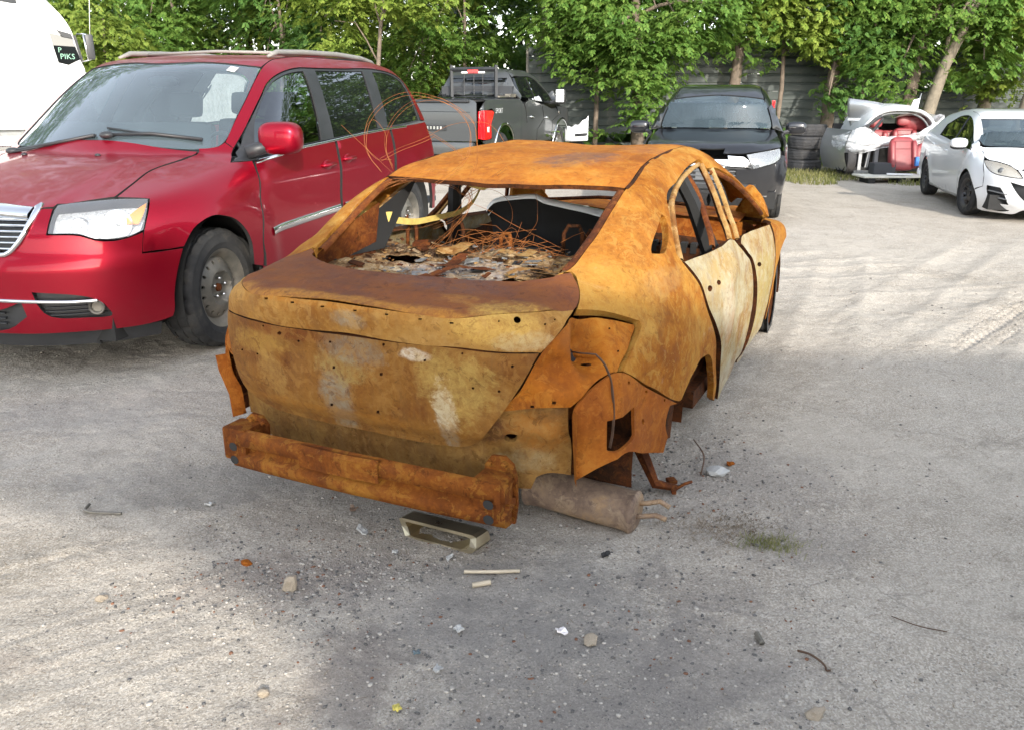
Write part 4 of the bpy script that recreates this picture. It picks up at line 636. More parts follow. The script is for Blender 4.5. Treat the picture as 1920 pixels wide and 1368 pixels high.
def wrapmat():
    m=Mat('white_plastic_wrap'); t=m.t
    df=m.n('ShaderNodeBsdfPrincipled'); df.inputs['Base Color'].default_value=(.82,.84,.86,1); df.inputs['Roughness'].default_value=.28
    m.put(df.inputs['Normal'],m.bump(m.noise(9,6,.6,vec=m.co((1,1,3))),.6,.05))
    tr=m.n('ShaderNodeBsdfTransparent'); tl=m.n('ShaderNodeBsdfTranslucent'); tl.inputs[0].default_value=(.8,.82,.84,1)
    a=m.n('ShaderNodeMixShader'); a.inputs[0].default_value=.3; t.links.new(df.outputs[0],a.inputs[1]); t.links.new(tl.outputs[0],a.inputs[2])
    b=m.n('ShaderNodeMixShader'); m.put(b.inputs[0],m.ramp(m.noise(3,6,.65,vec=m.co((1,1,4))),[(.38,.75),(.58,.05)])); t.links.new(a.outputs[0],b.inputs[1]); t.links.new(tr.outputs[0],b.inputs[2])
    t.links.new(b.outputs[0],m.out.inputs[0]); return m.m
M['wrap']=wrapmat()
def leaf(name,a,b,c):
    m=Mat(name); t=m.t
    oi=m.n('ShaderNodeObjectInfo'); g=m.n('ShaderNodeNewGeometry')
    f=m.math('MULTIPLY_ADD',m.noise(1.1,4,.6),.75,m.math('MULTIPLY',g.outputs['Random Per Island'],.35))
    col=m.ramp(f,[(.28,a),(.5,b),(.75,c)])
    df=m.n('ShaderNodeBsdfPrincipled'); m.put(df.inputs['Base Color'],col); df.inputs['Roughness'].default_value=.5; df.inputs['Specular IOR Level'].default_value=.3
    tl=m.n('ShaderNodeBsdfTranslucent'); m.put(tl.inputs[0],m.mix(.5,col,(.16,.24,.02)))
    x=m.n('ShaderNodeMixShader'); x.inputs[0].default_value=.42; t.links.new(df.outputs[0],x.inputs[1]); t.links.new(tl.outputs[0],x.inputs[2]); t.links.new(x.outputs[0],m.out.inputs[0])
    return m.m
M['leaf']=leaf('leaf_green',(.062,.135,.028),(.105,.205,.038),(.175,.265,.055))
M['leaf_yellow']=leaf('leaf_yellow_green',(.11,.18,.032),(.18,.255,.042),(.27,.33,.065))
M['leaf_dark']=leaf('leaf_deep_green',(.046,.108,.028),(.076,.165,.038),(.125,.215,.05))
M['grass_dry']=leaf('dry_weeds',(.12,.14,.04),(.20,.20,.07),(.33,.30,.13))
M['grass']=leaf('grass_blades',(.06,.10,.02),(.11,.15,.03),(.22,.20,.06))
def slatmat():
    m=Mat('weathered_grey_siding'); f=m.noise(1.2,7,.65,vec=m.co((1,1,5)))
    c=m.ramp(f,[(.3,(.042,.050,.047)),(.55,(.065,.077,.072)),(.75,(.10,.108,.10))])
    c=m.mix(m.math('MULTIPLY',m.ramp(m.noise(2.2,8,.7),[(.55,0.),(.7,1.)]),.4),c,(.22,.20,.16))
    return m.end(c,.6,.1,m.bump(m.noise(3,4,.5),.1,.03))
M['slat']=slatmat()
M['wall']=flat('shade_wall_grey',(.16,.155,.15),.7,var=.1)
# ---------------------------------------------------------------- ground
def gnoise(X,Y,f,seed):
    r=np.random.default_rng(seed); n=256; T=r.random((n,n)); x=X*f; y=Y*f
    i=np.floor(x).astype(int); j=np.floor(y).astype(int); u=x-i; v=y-j; u=u*u*(3-2*u); v=v*v*(3-2*v)
    g=lambda a,b:T[a%n,b%n]
    return (g(i,j)*(1-u)+g(i+1,j)*u)*(1-v)+(g(i,j+1)*(1-u)+g(i+1,j+1)*u)*v-.5
def seg(X,Y,a,b):
    """distance from a track line and distance along it"""
    a=np.array(a,float);b=np.array(b,float);d=b-a;L=np.hypot(*d);d/=L
    t=(X-a[0])*d[0]+(Y-a[1])*d[1]; s=(X-a[0])*d[1]-(Y-a[1])*d[0]
    return s,t,L
TRACKS=[((2.6,4.9),(4.6,7.0),.24,.014,1),((3.3,4.7),(5.6,6.9),.22,.012,1),((1.7,4.6),(3.4,8.6),.20,.008,0),((2.3,5.6),(5.5,9.6),.22,.010,0),((1.9,7.4),(3.9,7.75),.22,.012,0),((1.7,8.0),(3.6,8.5),.22,.010,0),((-2.2,1.7),(-.6,2.75),.022,.005,0),((-1.75,1.55),(-.2,2.6),.022,.005,0),((-2.05,1.62),(-.5,2.66),.018,.004,0),((-1.95,1.60),(-.45,2.62),.018,.004,0),((-2.6,2.0),(-1.1,2.95),.03,.005,0),((2.2,6.2),(6.,7.2),.3,.008,0),((-1.9,1.15),(-1.35,2.0),.05,.008,0)]
def gz(X,Y):
    z=.014*gnoise(X,Y,.5,1)+.009*gnoise(X,Y,1.7,2)+.008*gnoise(X,Y,5,3)+.007*gnoise(X,Y,13,4)+.006*gnoise(X,Y,31,5)
    # small ridges and crusts pressed in the dried mud
    rid=np.abs(gnoise(X*1.1+Y*.35,Y*.9,4.2,6)); z=z-.008*np.clip(.10-rid,0,1)/.10*np.clip(gnoise(X,Y,.8,7)+.25,0,1)*1.6
    for a,b,w,dp,tread in TRACKS:
        s,t,L=seg(X,Y,a,b); m=np.clip(1.25-np.abs(s)/w*1.25,0,1)*np.clip(np.minimum(t,L-t)/.7,0,1); m=m*m*(3-2*m)
        z=z-dp*m
        if tread: z=z+dp*1.5*m*(np.mod(t/.085+np.abs(s)*5,1)>.5)*(np.mod(np.abs(s)/.12,1)>.15)
        z=z+dp*.8*np.exp(-((np.abs(s)-w*1.05)/.06)**2)*np.clip(np.minimum(t,L-t)/.25,0,1)
    return z
def axis(a,b,h,lo,hi,g=1.09):
    c=list(np.arange(a,b+1e-6,h)); s=h; x=a; L=[]
    while x>lo: s*=g; x-=s; L.append(x)
    R=[]; s=h; x=b
    while x<hi: s*=g; x+=s; R.append(x)
    return np.array(L[::-1]+c+R)
def ground():
    xs=axis(-3.6,4.6,.02,-220,220); ys=axis(1.2,8.2,.02,-60,320)
    X,Y=np.meshgrid(xs,ys); Z=gz(X,Y); far=np.clip(1-(np.hypot(X,Y-6)-16)/20,0,1); Z=Z*far
    nx,ny=len(xs),len(ys); V=np.stack([X.ravel(),Y.ravel(),Z.ravel()],1)
    i=np.arange(nx*ny).reshape(ny,nx); Q=np.stack([i[:-1,:-1].ravel(),i[:-1,1:].ravel(),i[1:,1:].ravel(),i[1:,:-1].ravel()],1)
    me=bpy.data.meshes.new('ground'); me.vertices.add(len(V)); me.vertices.foreach_set('co',V.ravel().astype(np.float32))
    me.loops.add(Q.size); me.loops.foreach_set('vertex_index',Q.ravel().astype(np.int32)); me.polygons.add(len(Q))
    me.polygons.foreach_set('loop_start',np.arange(0,Q.size,4,dtype=np.int32)); me.polygons.foreach_set('loop_total',np.full(len(Q),4,np.int32)); me.update(calc_edges=True)
    m=Mat('packed_gravel_dirt')
    big=m.noise(.55,7,.6); mid=m.noise(3.2,8,.65); fin=m.noise(26,7,.75)
    f=m.math('MULTIPLY_ADD',m.math('SUBTRACT',mid,.5),.7,big); f=m.math('MULTIPLY_ADD',m.math('SUBTRACT',fin,.5),.45,f)
    c=m.ramp(f,[(.30,(.36,.312,.245)),(.44,(.46,.403,.328)),(.58,(.515,.457,.378)),(.75,(.57,.515,.435))])
    # aggregate: small light and dark stones in the dirt
    v1=m.vor(70,'F1','Color'); vd=m.vor(70,'F1','Distance'); st=m.ramp(vd,[(.16,1.),(.34,0.)])
    sel=m.ramp(m.noise(2.3,7,.7),[(.40,.15),(.62,.85)])
    sc=m.ramp(m.math('MULTIPLY',m.n('ShaderNodeSeparateColor').outputs[0],1.),[(0,0.),(1,1.)]) if False else None
    bw=m.n('ShaderNodeRGBToBW'); m.put(bw.inputs[0],v1)
    c=m.mix(m.math('MULTIPLY',st,sel),c,m.ramp(bw.outputs[0],[(.25,(.12,.11,.10)),(.5,(.30,.28,.25)),(.8,(.58,.55,.50))]))
    v2=m.vor(190,'F1','Color'); b2=m.n('ShaderNodeRGBToBW'); m.put(b2.inputs[0],v2)
    c=m.mix(.40,c,m.ramp(b2.outputs[0],[(.3,(.15,.135,.12)),(.6,(.38,.35,.31)),(.8,(.62,.58,.53))]))
    v3=m.vor(36,'F1','Distance',m.co((1,1,1))); c=m.mix(m.math('MULTIPLY',m.ramp(v3,[(.02,1.),(.10,0.)]),m.ramp(m.noise(1.9,6,.7),[(.45,0.),(.6,.75)])),c,(.11,.10,.09))
    # dried crust: thin broken cracks and dusty pale drifts
    cr=m.ramp(m.vor(4.2,'DISTANCE_TO_EDGE','Distance',m.mix(.12,m.co(),m.noise(5,5,.6,color=True))),[(.0,1.),(.028,0.)]); cm=m.math('MULTIPLY',cr,m.ramp(m.noise(1.3,7,.7),[(.50,0.),(.62,.5)])); c=m.mix(cm,c,(.16,.145,.125))
    c=m.mix(m.math('MULTIPLY',m.ramp(m.noise(.9,9,.72,dist=.8),[(.50,0.),(.60,1.)]),.35),c,(.56,.51,.44))
    c=m.mix(m.math('MULTIPLY',m.ramp(m.noise(2.4,9,.75,dist=.6),[(.56,0.),(.66,1.)]),.30),c,(.21,.19,.165))
    # soot, rust scale and oil where the burnt car was dragged: ragged stains
    for ce,ra,co,sg,wb in SCORCH:
        c=m.mix(m.math('MULTIPLY',m.spot(ce,ra,.55,wb,5.),sg),c,co)
    # weedy dirt along the fence
    sp=m.n('ShaderNodeSeparateXYZ'); m.put(sp.inputs[0],m.co()); fm=m.n('ShaderNodeMapRange'); m.put(fm.inputs[0],sp.outputs[1]); fm.inputs[1].default_value=15.2; fm.inputs[2].default_value=18
    c=m.mix(m.math('MULTIPLY',fm.outputs[0],m.ramp(m.noise(1.3,8,.7),[(.35,.35),(.6,.95)])),c,(.14,.12,.07))
    nb=m.bump(mid,.35,.04); nb=m.bump(m.noise(14,9,.72),.75,.03,nb); nb=m.bump(m.noise(48,8,.75),.6,.010,nb); nb=m.bump(m.math('MULTIPLY',st,sel),.5,.012,nb); nb=m.bump(cm,-.6,.01,nb); nb=m.bump(m.noise(160,6,.7),.35,.004,nb)
    mat=m.end(c,.92,0,nb,spec=.15)
    o=link('ground',me,mat); tag(o,kind='structure'); return o
SCORCH=[((-.05,2.35,0),(.55,.28,.5),(0.190,0.184,0.178),0.51,.75),((.15,1.95,0),(.55,.36,.5),(0.187,0.177,0.168),0.51,.9),((.25,1.75,0),(.35,.22,.5),(0.168,0.153,0.144),0.41,1.),((-.75,2.5,0),(.35,.16,.5),(0.188,0.151,0.133),0.38,1.),
 ((-.1,3.3,0),(1.0,.75,.5),(0.149,0.141,0.135),.26,.6),((-1.35,3.25,0),(.5,.22,.5),(0.189,0.183,0.174),0.41,.9),((-.45,1.98,0),(.14,.22,.5),(0.176,0.143,0.125),0.41,1.),((.62,2.1,0),(.25,.2,.5),(0.225,0.200,0.182),0.34,1.),((1.05,2.75,0),(.25,.18,.5),(0.230,0.211,0.193),0.34,1.),((.95,3.3,0),(.35,.3,.5),(0.265,0.241,0.223),0.34,1.),((-1.55,2.05,0),(.20,.06,.5),(0.240,0.192,0.161),0.34,1.),((.62,2.45,0),(.2,.12,.5),(0.185,0.161,0.145),0.34,1.),((-2.2,4.0,0),(.5,.2,.5),(0.302,0.290,0.272),0.34,1.)]
# ---------------------------------------------------------------- trees
def sprays(n,place,size,rng,leaflets=7):
    """n drooping compound leaves; place(i) gives centre points (n,3) and outward direction (n,3). returns verts, faces"""
    P,D=place
    th=rng.uniform(0,2*np.pi,n); h=np.stack([np.cos(th),np.sin(th),np.zeros(n)],1)*.75+D*np.array([1,1,0])*.9
    h/=np.maximum(np.linalg.norm(h,axis=1,keepdims=True),1e-6)
    dr=rng.uniform(-1.1,.15,n)
    ax=h+np.array([0,0,1])*dr[:,None]; ax/=np.linalg.norm(ax,axis=1,keepdims=True)
    sd=np.cross(ax,[0,0,1.]); sd/=np.maximum(np.linalg.norm(sd,axis=1,keepdims=True),1e-6)
    up=np.cross(sd,ax)
    sz=size*rng.uniform(.6,1.3,n)
    V=[];F=[];k=0
    for j in range(leaflets):
        if j==leaflets-1: t=.75; ang=0.
        else: t=.12+.7*(j//2)/(leaflets//2); ang=(1 if j%2 else -1)*rng.uniform(.7,1.15,n)
        ang=np.broadcast_to(ang,(n,))
        l=sz*(.5 if j<leaflets-1 else .55); w=l*.24
        dirv=ax*np.cos(ang)[:,None]+sd*np.sin(ang)[:,None]-np.array([0,0,1])*rng.uniform(.05,.55,n)[:,None]
        dirv/=np.linalg.norm(dirv,axis=1,keepdims=True)
        nn=np.cross(dirv,up); nn/=np.maximum(np.linalg.norm(nn,axis=1,keepdims=True),1e-6)
        b=P+ax*(sz*t)[:,None]; tip=b+dirv*l[:,None]; m=b+dirv*(l*.45)[:,None]
        V+=[b,m+nn*w[:,None],tip,m-nn*w[:,None]]
    V=np.stack(V,1).reshape(-1,3); f=np.arange(n*leaflets)[:,None]*4+np.array([0,1,2,3]); return V,f
def tree(pos,h,label,lean=(0,0),crown=None,mat='leaf',n=1500,size=.34,trunk_r=.13,forks=4,barkm='bark',seed=0,lowest=.9):
    """crown: list of (dx, dy, z, rx, ry, rz) leaf clouds relative to the foot"""
    rng=np.random.default_rng(seed); r=random.Random(seed)
    root=empty('tree',(pos[0],pos[1],0),label=label,cat='tree',group='trees along the yard fence')
    mb=MB(); top=Vector((lean[0],lean[1],h*.62)); pts=[Vector((0,0,-.1))]
    for k in range(1,8): pts.append(top*(k/7)+Vector((r.uniform(-.06,.06),r.uniform(-.06,.06),0))*(k/3))
    mb.tube(pts,trunk_r,9,rs=[trunk_r*(1.35-.95*k/7) for k in range(8)]); mb.build('trunk',M[barkm],root,True)
    lb=MB()
    for q in range(forks*2):
        k=r.randint(3,6); a=pts[k]; ce=crown[q%len(crown)]; e=Vector((ce[0]+r.uniform(-.5,.5)*ce[3],ce[1]+r.uniform(-.5,.5)*ce[4],ce[2]+r.uniform(-.4,.4)*ce[5]))
        mid=a.lerp(e,.5)+Vector((0,0,r.uniform(.05,.4))); lb.tube([a,a.lerp(mid,.5)+Vector((0,0,.05)),mid,mid.lerp(e,.6),e],.03,6,rs=[trunk_r*.42,trunk_r*.34,trunk_r*.25,trunk_r*.16,.012])
    lb.build('limbs',M[barkm],root,True)
    w=np.array([c[3]*c[4]*c[5] for c in crown])**.67; cnt=(w/w.sum()*n).astype(int)
    P=[];D=[]
    for c,k in zip(crown,cnt):
        # leaf clumps: sub-clusters on the cloud's shell with gaps between
        nb=max(6,k//48); u=rng.normal(size=(nb,3)); u/=np.linalg.norm(u,axis=1,keepdims=True); rad=rng.uniform(.45,1.,nb)**.6
        C=u*rad[:,None]*np.array(c[3:6])+np.array(c[0:3]); s=rng.integers(0,nb,k)
        q=rng.normal(size=(k,3))*np.array([.24,.24,.15]); p=C[s]+q
        P.append(p); d=u[s]+q*1.2; D.append(d/np.maximum(np.linalg.norm(d,axis=1,keepdims=True),1e-6))
    P=np.concatenate(P);D=np.concatenate(D); ok=P[:,2]>lowest+rng.uniform(-.2,.4,len(P)); P=P[ok];D=D[ok]
    V,F=sprays(len(P),(P,D),size,rng)
    me=bpy.data.meshes.new('crown'); me.vertices.add(len(V)); me.vertices.foreach_set('co',V.ravel().astype(np.float32))
    F=F.astype(np.int32); me.loops.add(F.size); me.loops.foreach_set('vertex_index',F.ravel()); me.polygons.add(len(F))
    me.polygons.foreach_set('loop_start',np.arange(0,F.size,4,dtype=np.int32)); me.polygons.foreach_set('loop_total',np.full(len(F),4,np.int32)); me.update(calc_edges=True)
    link('crown',me,M[mat],root,False)
    return root
def at(u,d):
    """ground point seen at picture column u (of 1920) and d metres ahead"""
    return ((u-960)/1600*d*math.cos(PITCH)*1.05,d)
def plant_trees():
    T=[ # column, distance, height, lean, material, label, clouds
     (60,25,9,(.2,0),'leaf_dark','tall deep green tree rising behind the white semi truck cab',[(0,0,4.5,2.6,1.5,2.2),(1.2,-.5,3.2,1.6,1.2,1.4),(0,0,7,2.4,1.8,2)],1900,'bark'),
     (225,20.5,5,(.2,0),'leaf_yellow','low bright yellow-green tree right of the white truck antenna',[(0,0,2.3,1.05,.8,1.0),(.25,-.3,1.6,1.0,.7,.8),(-.4,.3,3.2,.8,.7,.6)],1000,'bark'),
     (380,24,9,(-.2,0),'leaf','dense green tree above the windshield of the red minivan',[(0,0,4.2,2.3,1.5,1.9),(-.9,-.7,2.6,1.5,1.2,1.3),(.8,.2,6.8,2.4,1.8,2)],2100,'bark'),
     (545,22.5,9,(.3,0),'leaf_dark','shady deep green tree above the middle of the minivan roof',[(0,0,3.6,1.7,1.3,1.7),(.3,-.4,2.0,1.4,.9,1.1),(0,.2,6.4,2.2,1.8,2)],1800,'bark'),
     (700,19.5,8,(.8,-.2),'leaf_yellow','yellowish tree overhanging the rear end of the red minivan',[(.3,0,3.9,1.7,1.1,.9),(-.7,.2,3.1,1.1,.9,.8),(1.1,.0,3.4,.8,.7,.7),(.2,.3,5.8,1.8,1.5,1.4)],1600,'bark'),
     (880,24.5,9,(0,0),'leaf','leafy tree directly behind the cab of the grey pickup',[(0,0,3.9,1.9,1.4,1.9),(-1.1,-.3,2.4,1.3,1.0,1.3),(.5,.2,6.6,2.2,1.8,2)],2000,'bark'),
     (1016,23,9,(.1,0),'leaf_dark','tree with a bare straight grey trunk right of the pickup cab',[(-.1,.9,4.2,1.8,.8,1.2),(.7,.8,3.1,.9,.7,.9),(1.3,-1.4,3.3,1.0,.6,.7),(1.2,-1.5,2.6,.8,.5,.5),(2.2,-1.5,3.6,.9,.6,.8),(0,.4,6.5,2.2,1.8,1.8)],2100,'bark_pale'),
     (1190,20.8,9,(-.2,0),'leaf','big light green tree with drooping boughs between pickup and black crossover',[(.1,-.2,3.5,1.7,1.0,1.3),(-.2,-.4,2.3,1.25,.8,.9),(.3,-.5,1.3,.7,.5,.6),(1.1,-.6,3.0,1.0,.7,.8),(-1.0,.2,3.1,.9,.6,.8),(1.8,.3,3.5,.9,.6,.7),(0,.2,6.0,2.0,1.5,1.6)],2500,'bark'),
     (1352,21.6,9,(.1,0),'leaf','tree with a thin trunk against the siding above the black crossover roof',[(.1,0,3.9,1.5,.9,1.0),(.6,-.4,2.9,.8,.6,.7),(-.4,-.3,3.1,.8,.6,.6),(0,.2,6.2,2.,1.6,1.7)],1700,'bark'),
     (1528,21.3,9,(.15,0),'leaf_dark','tree with a brown trunk behind the stack of worn tyres',[(0,-.1,3.7,1.3,.9,1.2),(.5,-.5,2.5,.8,.6,.7),(-.35,-.7,1.5,.55,.4,.5),(0,.2,6.2,2.,1.6,1.8)],1700,'bark'),
     (1652,20.6,8,(.9,.2),'leaf','tree with a dark leaning trunk behind the silver car shell',[(-.2,.2,3.4,1.3,.9,1.2),(-.3,-.3,2.0,1.0,.6,.8),(.6,.3,4.3,1.4,1.0,1.0),(.4,.3,6.2,2.,1.5,1.6)],1900,'bark'),
     (1690,20.0,8,(1.3,.3),'leaf','tree with a pale slanting trunk rising from the car shell',[(1.0,.4,3.6,1.5,1.0,1.1),(.9,-.1,2.4,.9,.6,.8),(1.5,.5,6,1.8,1.5,1.6)],1700,'bark_pale'),
     (1800,21.5,8,(.3,0),'leaf_yellow','sunlit yellow-green tree behind the white hatchback roof',[(.2,0,3.6,1.3,1.0,1.3),(0,-.4,2.3,1.0,.6,.8),(.3,.2,6,1.9,1.6,1.7)],1800,'bark_pale'),
     (1868,19.6,8,(.9,.2),'leaf_yellow','tree with a pale crooked trunk at the right edge of the yard',[(.9,.3,3.7,1.3,.9,1.2),(.2,.3,3.0,.9,.7,.8),(1.2,0,2.2,.7,.5,.6),(.9,.3,5.8,1.7,1.5,1.5)],1600,'bark_pale'),
     (300,27,10,(0,0),'leaf','broad green tree filling the gap behind the minivan windshield corner',[(0,0,3.6,2.6,1.2,2.2),(1.8,.2,5.2,2.2,1.2,1.8),(-1.5,.2,5.6,2.0,1.2,1.8)],2600,'bark'),
     (480,27.5,10,(0,0),'leaf_yellow','broad yellow-green tree far behind the front of the minivan roof rail',[(0,0,3.8,2.4,1.2,2.2),(1.2,.2,5.6,2.2,1.2,1.8)],2200,'bark'),
     (625,26.5,10,(0,0),'leaf','broad green tree far behind the middle of the minivan roof rail',[(0,0,3.4,2.2,1.2,2.0),(.4,.2,5.6,2.4,1.2,1.8)],2200,'bark'),
     (800,26.5,10,(0,0),'leaf_yellow','broad pale tree far behind the left end of the pickup cab',[(0,0,3.4,2.3,1.2,2.0),(.4,.2,5.6,2.4,1.2,1.8)],2200,'bark'),
     (1110,21.2,9,(.1,.4),'leaf','green tree spilling over the left end of the siding fence',[(-.2,-.2,3.0,1.5,.6,.8),(.2,-.4,2.2,.9,.5,.6),(.0,.2,4.4,1.8,1.0,1.2)],2300,'bark'),
     (1440,21.4,9,(.0,.4),'leaf_yellow','yellow-green tree hanging over the top of the fence above the crossover mirror',[(.0,-.3,3.5,1.6,.6,.75),(.5,-.4,2.75,.6,.4,.4),(.0,.2,5.2,2.0,1.0,1.2)],2200,'bark'),
     (1590,21.4,9,(.0,.4),'leaf','green tree hanging low over the grey bumper cover',[(.0,-.3,2.9,1.0,.6,1.0),(.0,.2,4.6,1.8,1.0,1.2)],1900,'bark'),
     (1990,23,9,(0,0),'leaf_dark','dark tree past the right edge of the siding fence',[(-.4,0,3.9,1.8,1.3,1.7),(-.5,-.3,2.3,1.3,.9,1.1),(0,0,6.4,2.2,1.8,1.8)],1500,'bark'),
    ]
    for k,(u,d,h,ln,mt,lb,cl,n,bk) in enumerate(T):
        x,y=at(u,d); tree((x,y),h,lb,ln,cl,mt,int(n*3.0),.19,(.13 if u>1000 and d<23.5 and u not in(1110,1440,1590) else .05) if h>6 else .05,4,bk,seed=40+k,lowest=.55 if k in(1,7,9) else .9)
    # far wood closing the view between the trunks
    rng=np.random.default_rng(5); n=26000; x=rng.uniform(-34,34,n); y=29+rng.uniform(-1.5,3.5,n)+.05*np.abs(x); z=20*rng.random(n)**1.3+.2
    V,F=sprays(n,(np.stack([x,y,z],1),np.tile([0,-1.,0],(n,1))),.85,rng)
    me=bpy.data.meshes.new('far_wood'); me.from_pydata(V.tolist(),[],F.tolist()); tag(link('far_wood',me,M['leaf_dark'],None,False),'deep green wood closing off the yard behind the trees','wood',kind='stuff')
    g=MB(); rr=random.Random(3)
    for k in range(46):
        gx=rr.uniform(-22,22); g.tube([(gx,31,-.1),(gx+rr.uniform(-.3,.3),31,4),(gx+rr.uniform(-.8,.8),31,9)],.12,6,rs=[.14,.11,.05])
    tag(g.build('distant_trunks',M['bark'],None,True),'dim trunks standing inside the far wood','wood',kind='stuff')
def fence():
    f=empty('siding_fence',(0,0,0),label='long weathered fence of grey horizontal metal siding under the trees',cat='fence')
    y0=22.2; x0,x1=.4,16.6; bay=2.7; nb=6; hs=.205
    rng=random.Random(9)
    mb=MB(); b=hs/2
    prof=[(-b,0),(-b+.012,-.02),(b-.06,-.035),(b-.02,-.012),(b,0)]
    V=[];F=[]
    for i,(z,y) in enumerate(prof): V+=[(-bay/2+.006,y,z),(bay/2-.006,y,z)]
    for i in range(len(prof)-1): F.append((2*i,2*i+1,2*i+3,2*i+2))
    me=bpy.data.meshes.new('slat'); me.from_pydata(V,[],F); me.materials.append(M['slat'])
    for k in range(nb):
        for j in range(12):
            if rng.random()<.03: continue
            o=bpy.data.objects.new('slat',me); COL.objects.link(o); o.parent=f
            o.location=(x0+bay*(k+.5),y0+rng.uniform(-.012,.012),.12+hs*(j+.5)); o.rotation_euler=(rng.uniform(-.03,.03),rng.uniform(-.004,.004),0)
    pb=bpy.data.meshes.new('post'); m2=MB().box((0,0,1.3),(.10,.10,2.75)); pb.from_pydata(m2.V,[],m2.F); pb.materials.append(M['steel'])
    for k in range(nb+1):
        o=bpy.data.objects.new('post',pb); COL.objects.link(o); o.parent=f; o.location=(x0+bay*k,y0+.09,0)
    # far right: pale shed with a rusty roof edge
    s=empty('roadside_shed',(17.5,27,0),label='pale shed with a rust-stained roof edge beyond the fence',cat='shed')
    w=MB().box((0,0,1.0),(6.5,3,2.0)); w.build('wall',M['slat'],s); r_=MB()
    r_.box((0,-1.6,2.07),(6.8,.5,.12)); r_.box((0,0,2.25),(6.8,3.4,.22)); r_.build('roof',M['rust_inner'],s)
def shade_wall():  # unseen wall added behind the camera, outline shaped for its cast shade
    w=empty('shade_wall',(0,-3,0),label='unseen stepped wall added behind the viewer, shaped for the shade it casts',cat='wall')
    def pr(n,pts):
        V=[];F=[];m=len(pts)
        for y in (-.12,.12): V+=[(x,y,z) for x,z in pts]
        F=[tuple(range(m)),tuple(range(2*m-1,m-1,-1))]+[(i,i+m,(i+1)%m+m,(i+1)%m) for i in range(m)]
        obj(n,V,F,M['wall'],w,False)
    pr('caster_top',[(-9,2.72),(-3,2.66),(-.44,2.58),(.32,2.44),(.62,2.30),(.83,2.18),(.83,3.95),(-9,4.3)])
    pr('caster_panel',[(.835,2.05),(.76,2.0),(.70,0),(14,0),(14,3.2),(3.0,3.36),(1.75,3.30),(1.3,3.5),(.835,3.9)])
    pr('caster_end',[(-9.6,0),(-9.005,0),(-9.005,4.3),(-9.6,4.3)])
# ---------------------------------------------------------------- wheels
def tyre_mesh(r,w,rim,n=96,tread=True):
    h=w/2
    prof=[(rim-.004,-h*.72),(rim+.012,-h*.92),(r-.05,-h*1.0),(r-.022,-h*.97),(r-.008,-h*.84),(r-.001,-h*.66),(r-.001,-h*.60),(r-.009,-h*.57),(r-.009,-h*.51),(r,-h*.48),(r+.001,-h*.06),(r-.008,-h*.03),(r-.008,h*.03),(r+.001,h*.06),(r,h*.48),(r-.009,h*.51),(r-.009,h*.57),(r-.001,h*.60),(r-.001,h*.66),(r-.008,h*.84),(r-.022,h*.97),(r-.030,h*1.0),(r-.034,h*.985),(r-.05,h*1.01),(rim+.045,h*1.02),(rim+.040,h*.99),(rim+.012,h*.93),(rim-.004,h*.74)]
    tr={4,5,6,9,10,13,14,17,18,19}
    def fn(k,j,rr,hh):
        if tread and j in tr:
            a=(k+(1 if j in(9,10,4,5,6) else 0))%4
            if a==0: rr-=.012
        return rr,hh
    return MB().lathe(prof,n,'y',fn=fn)
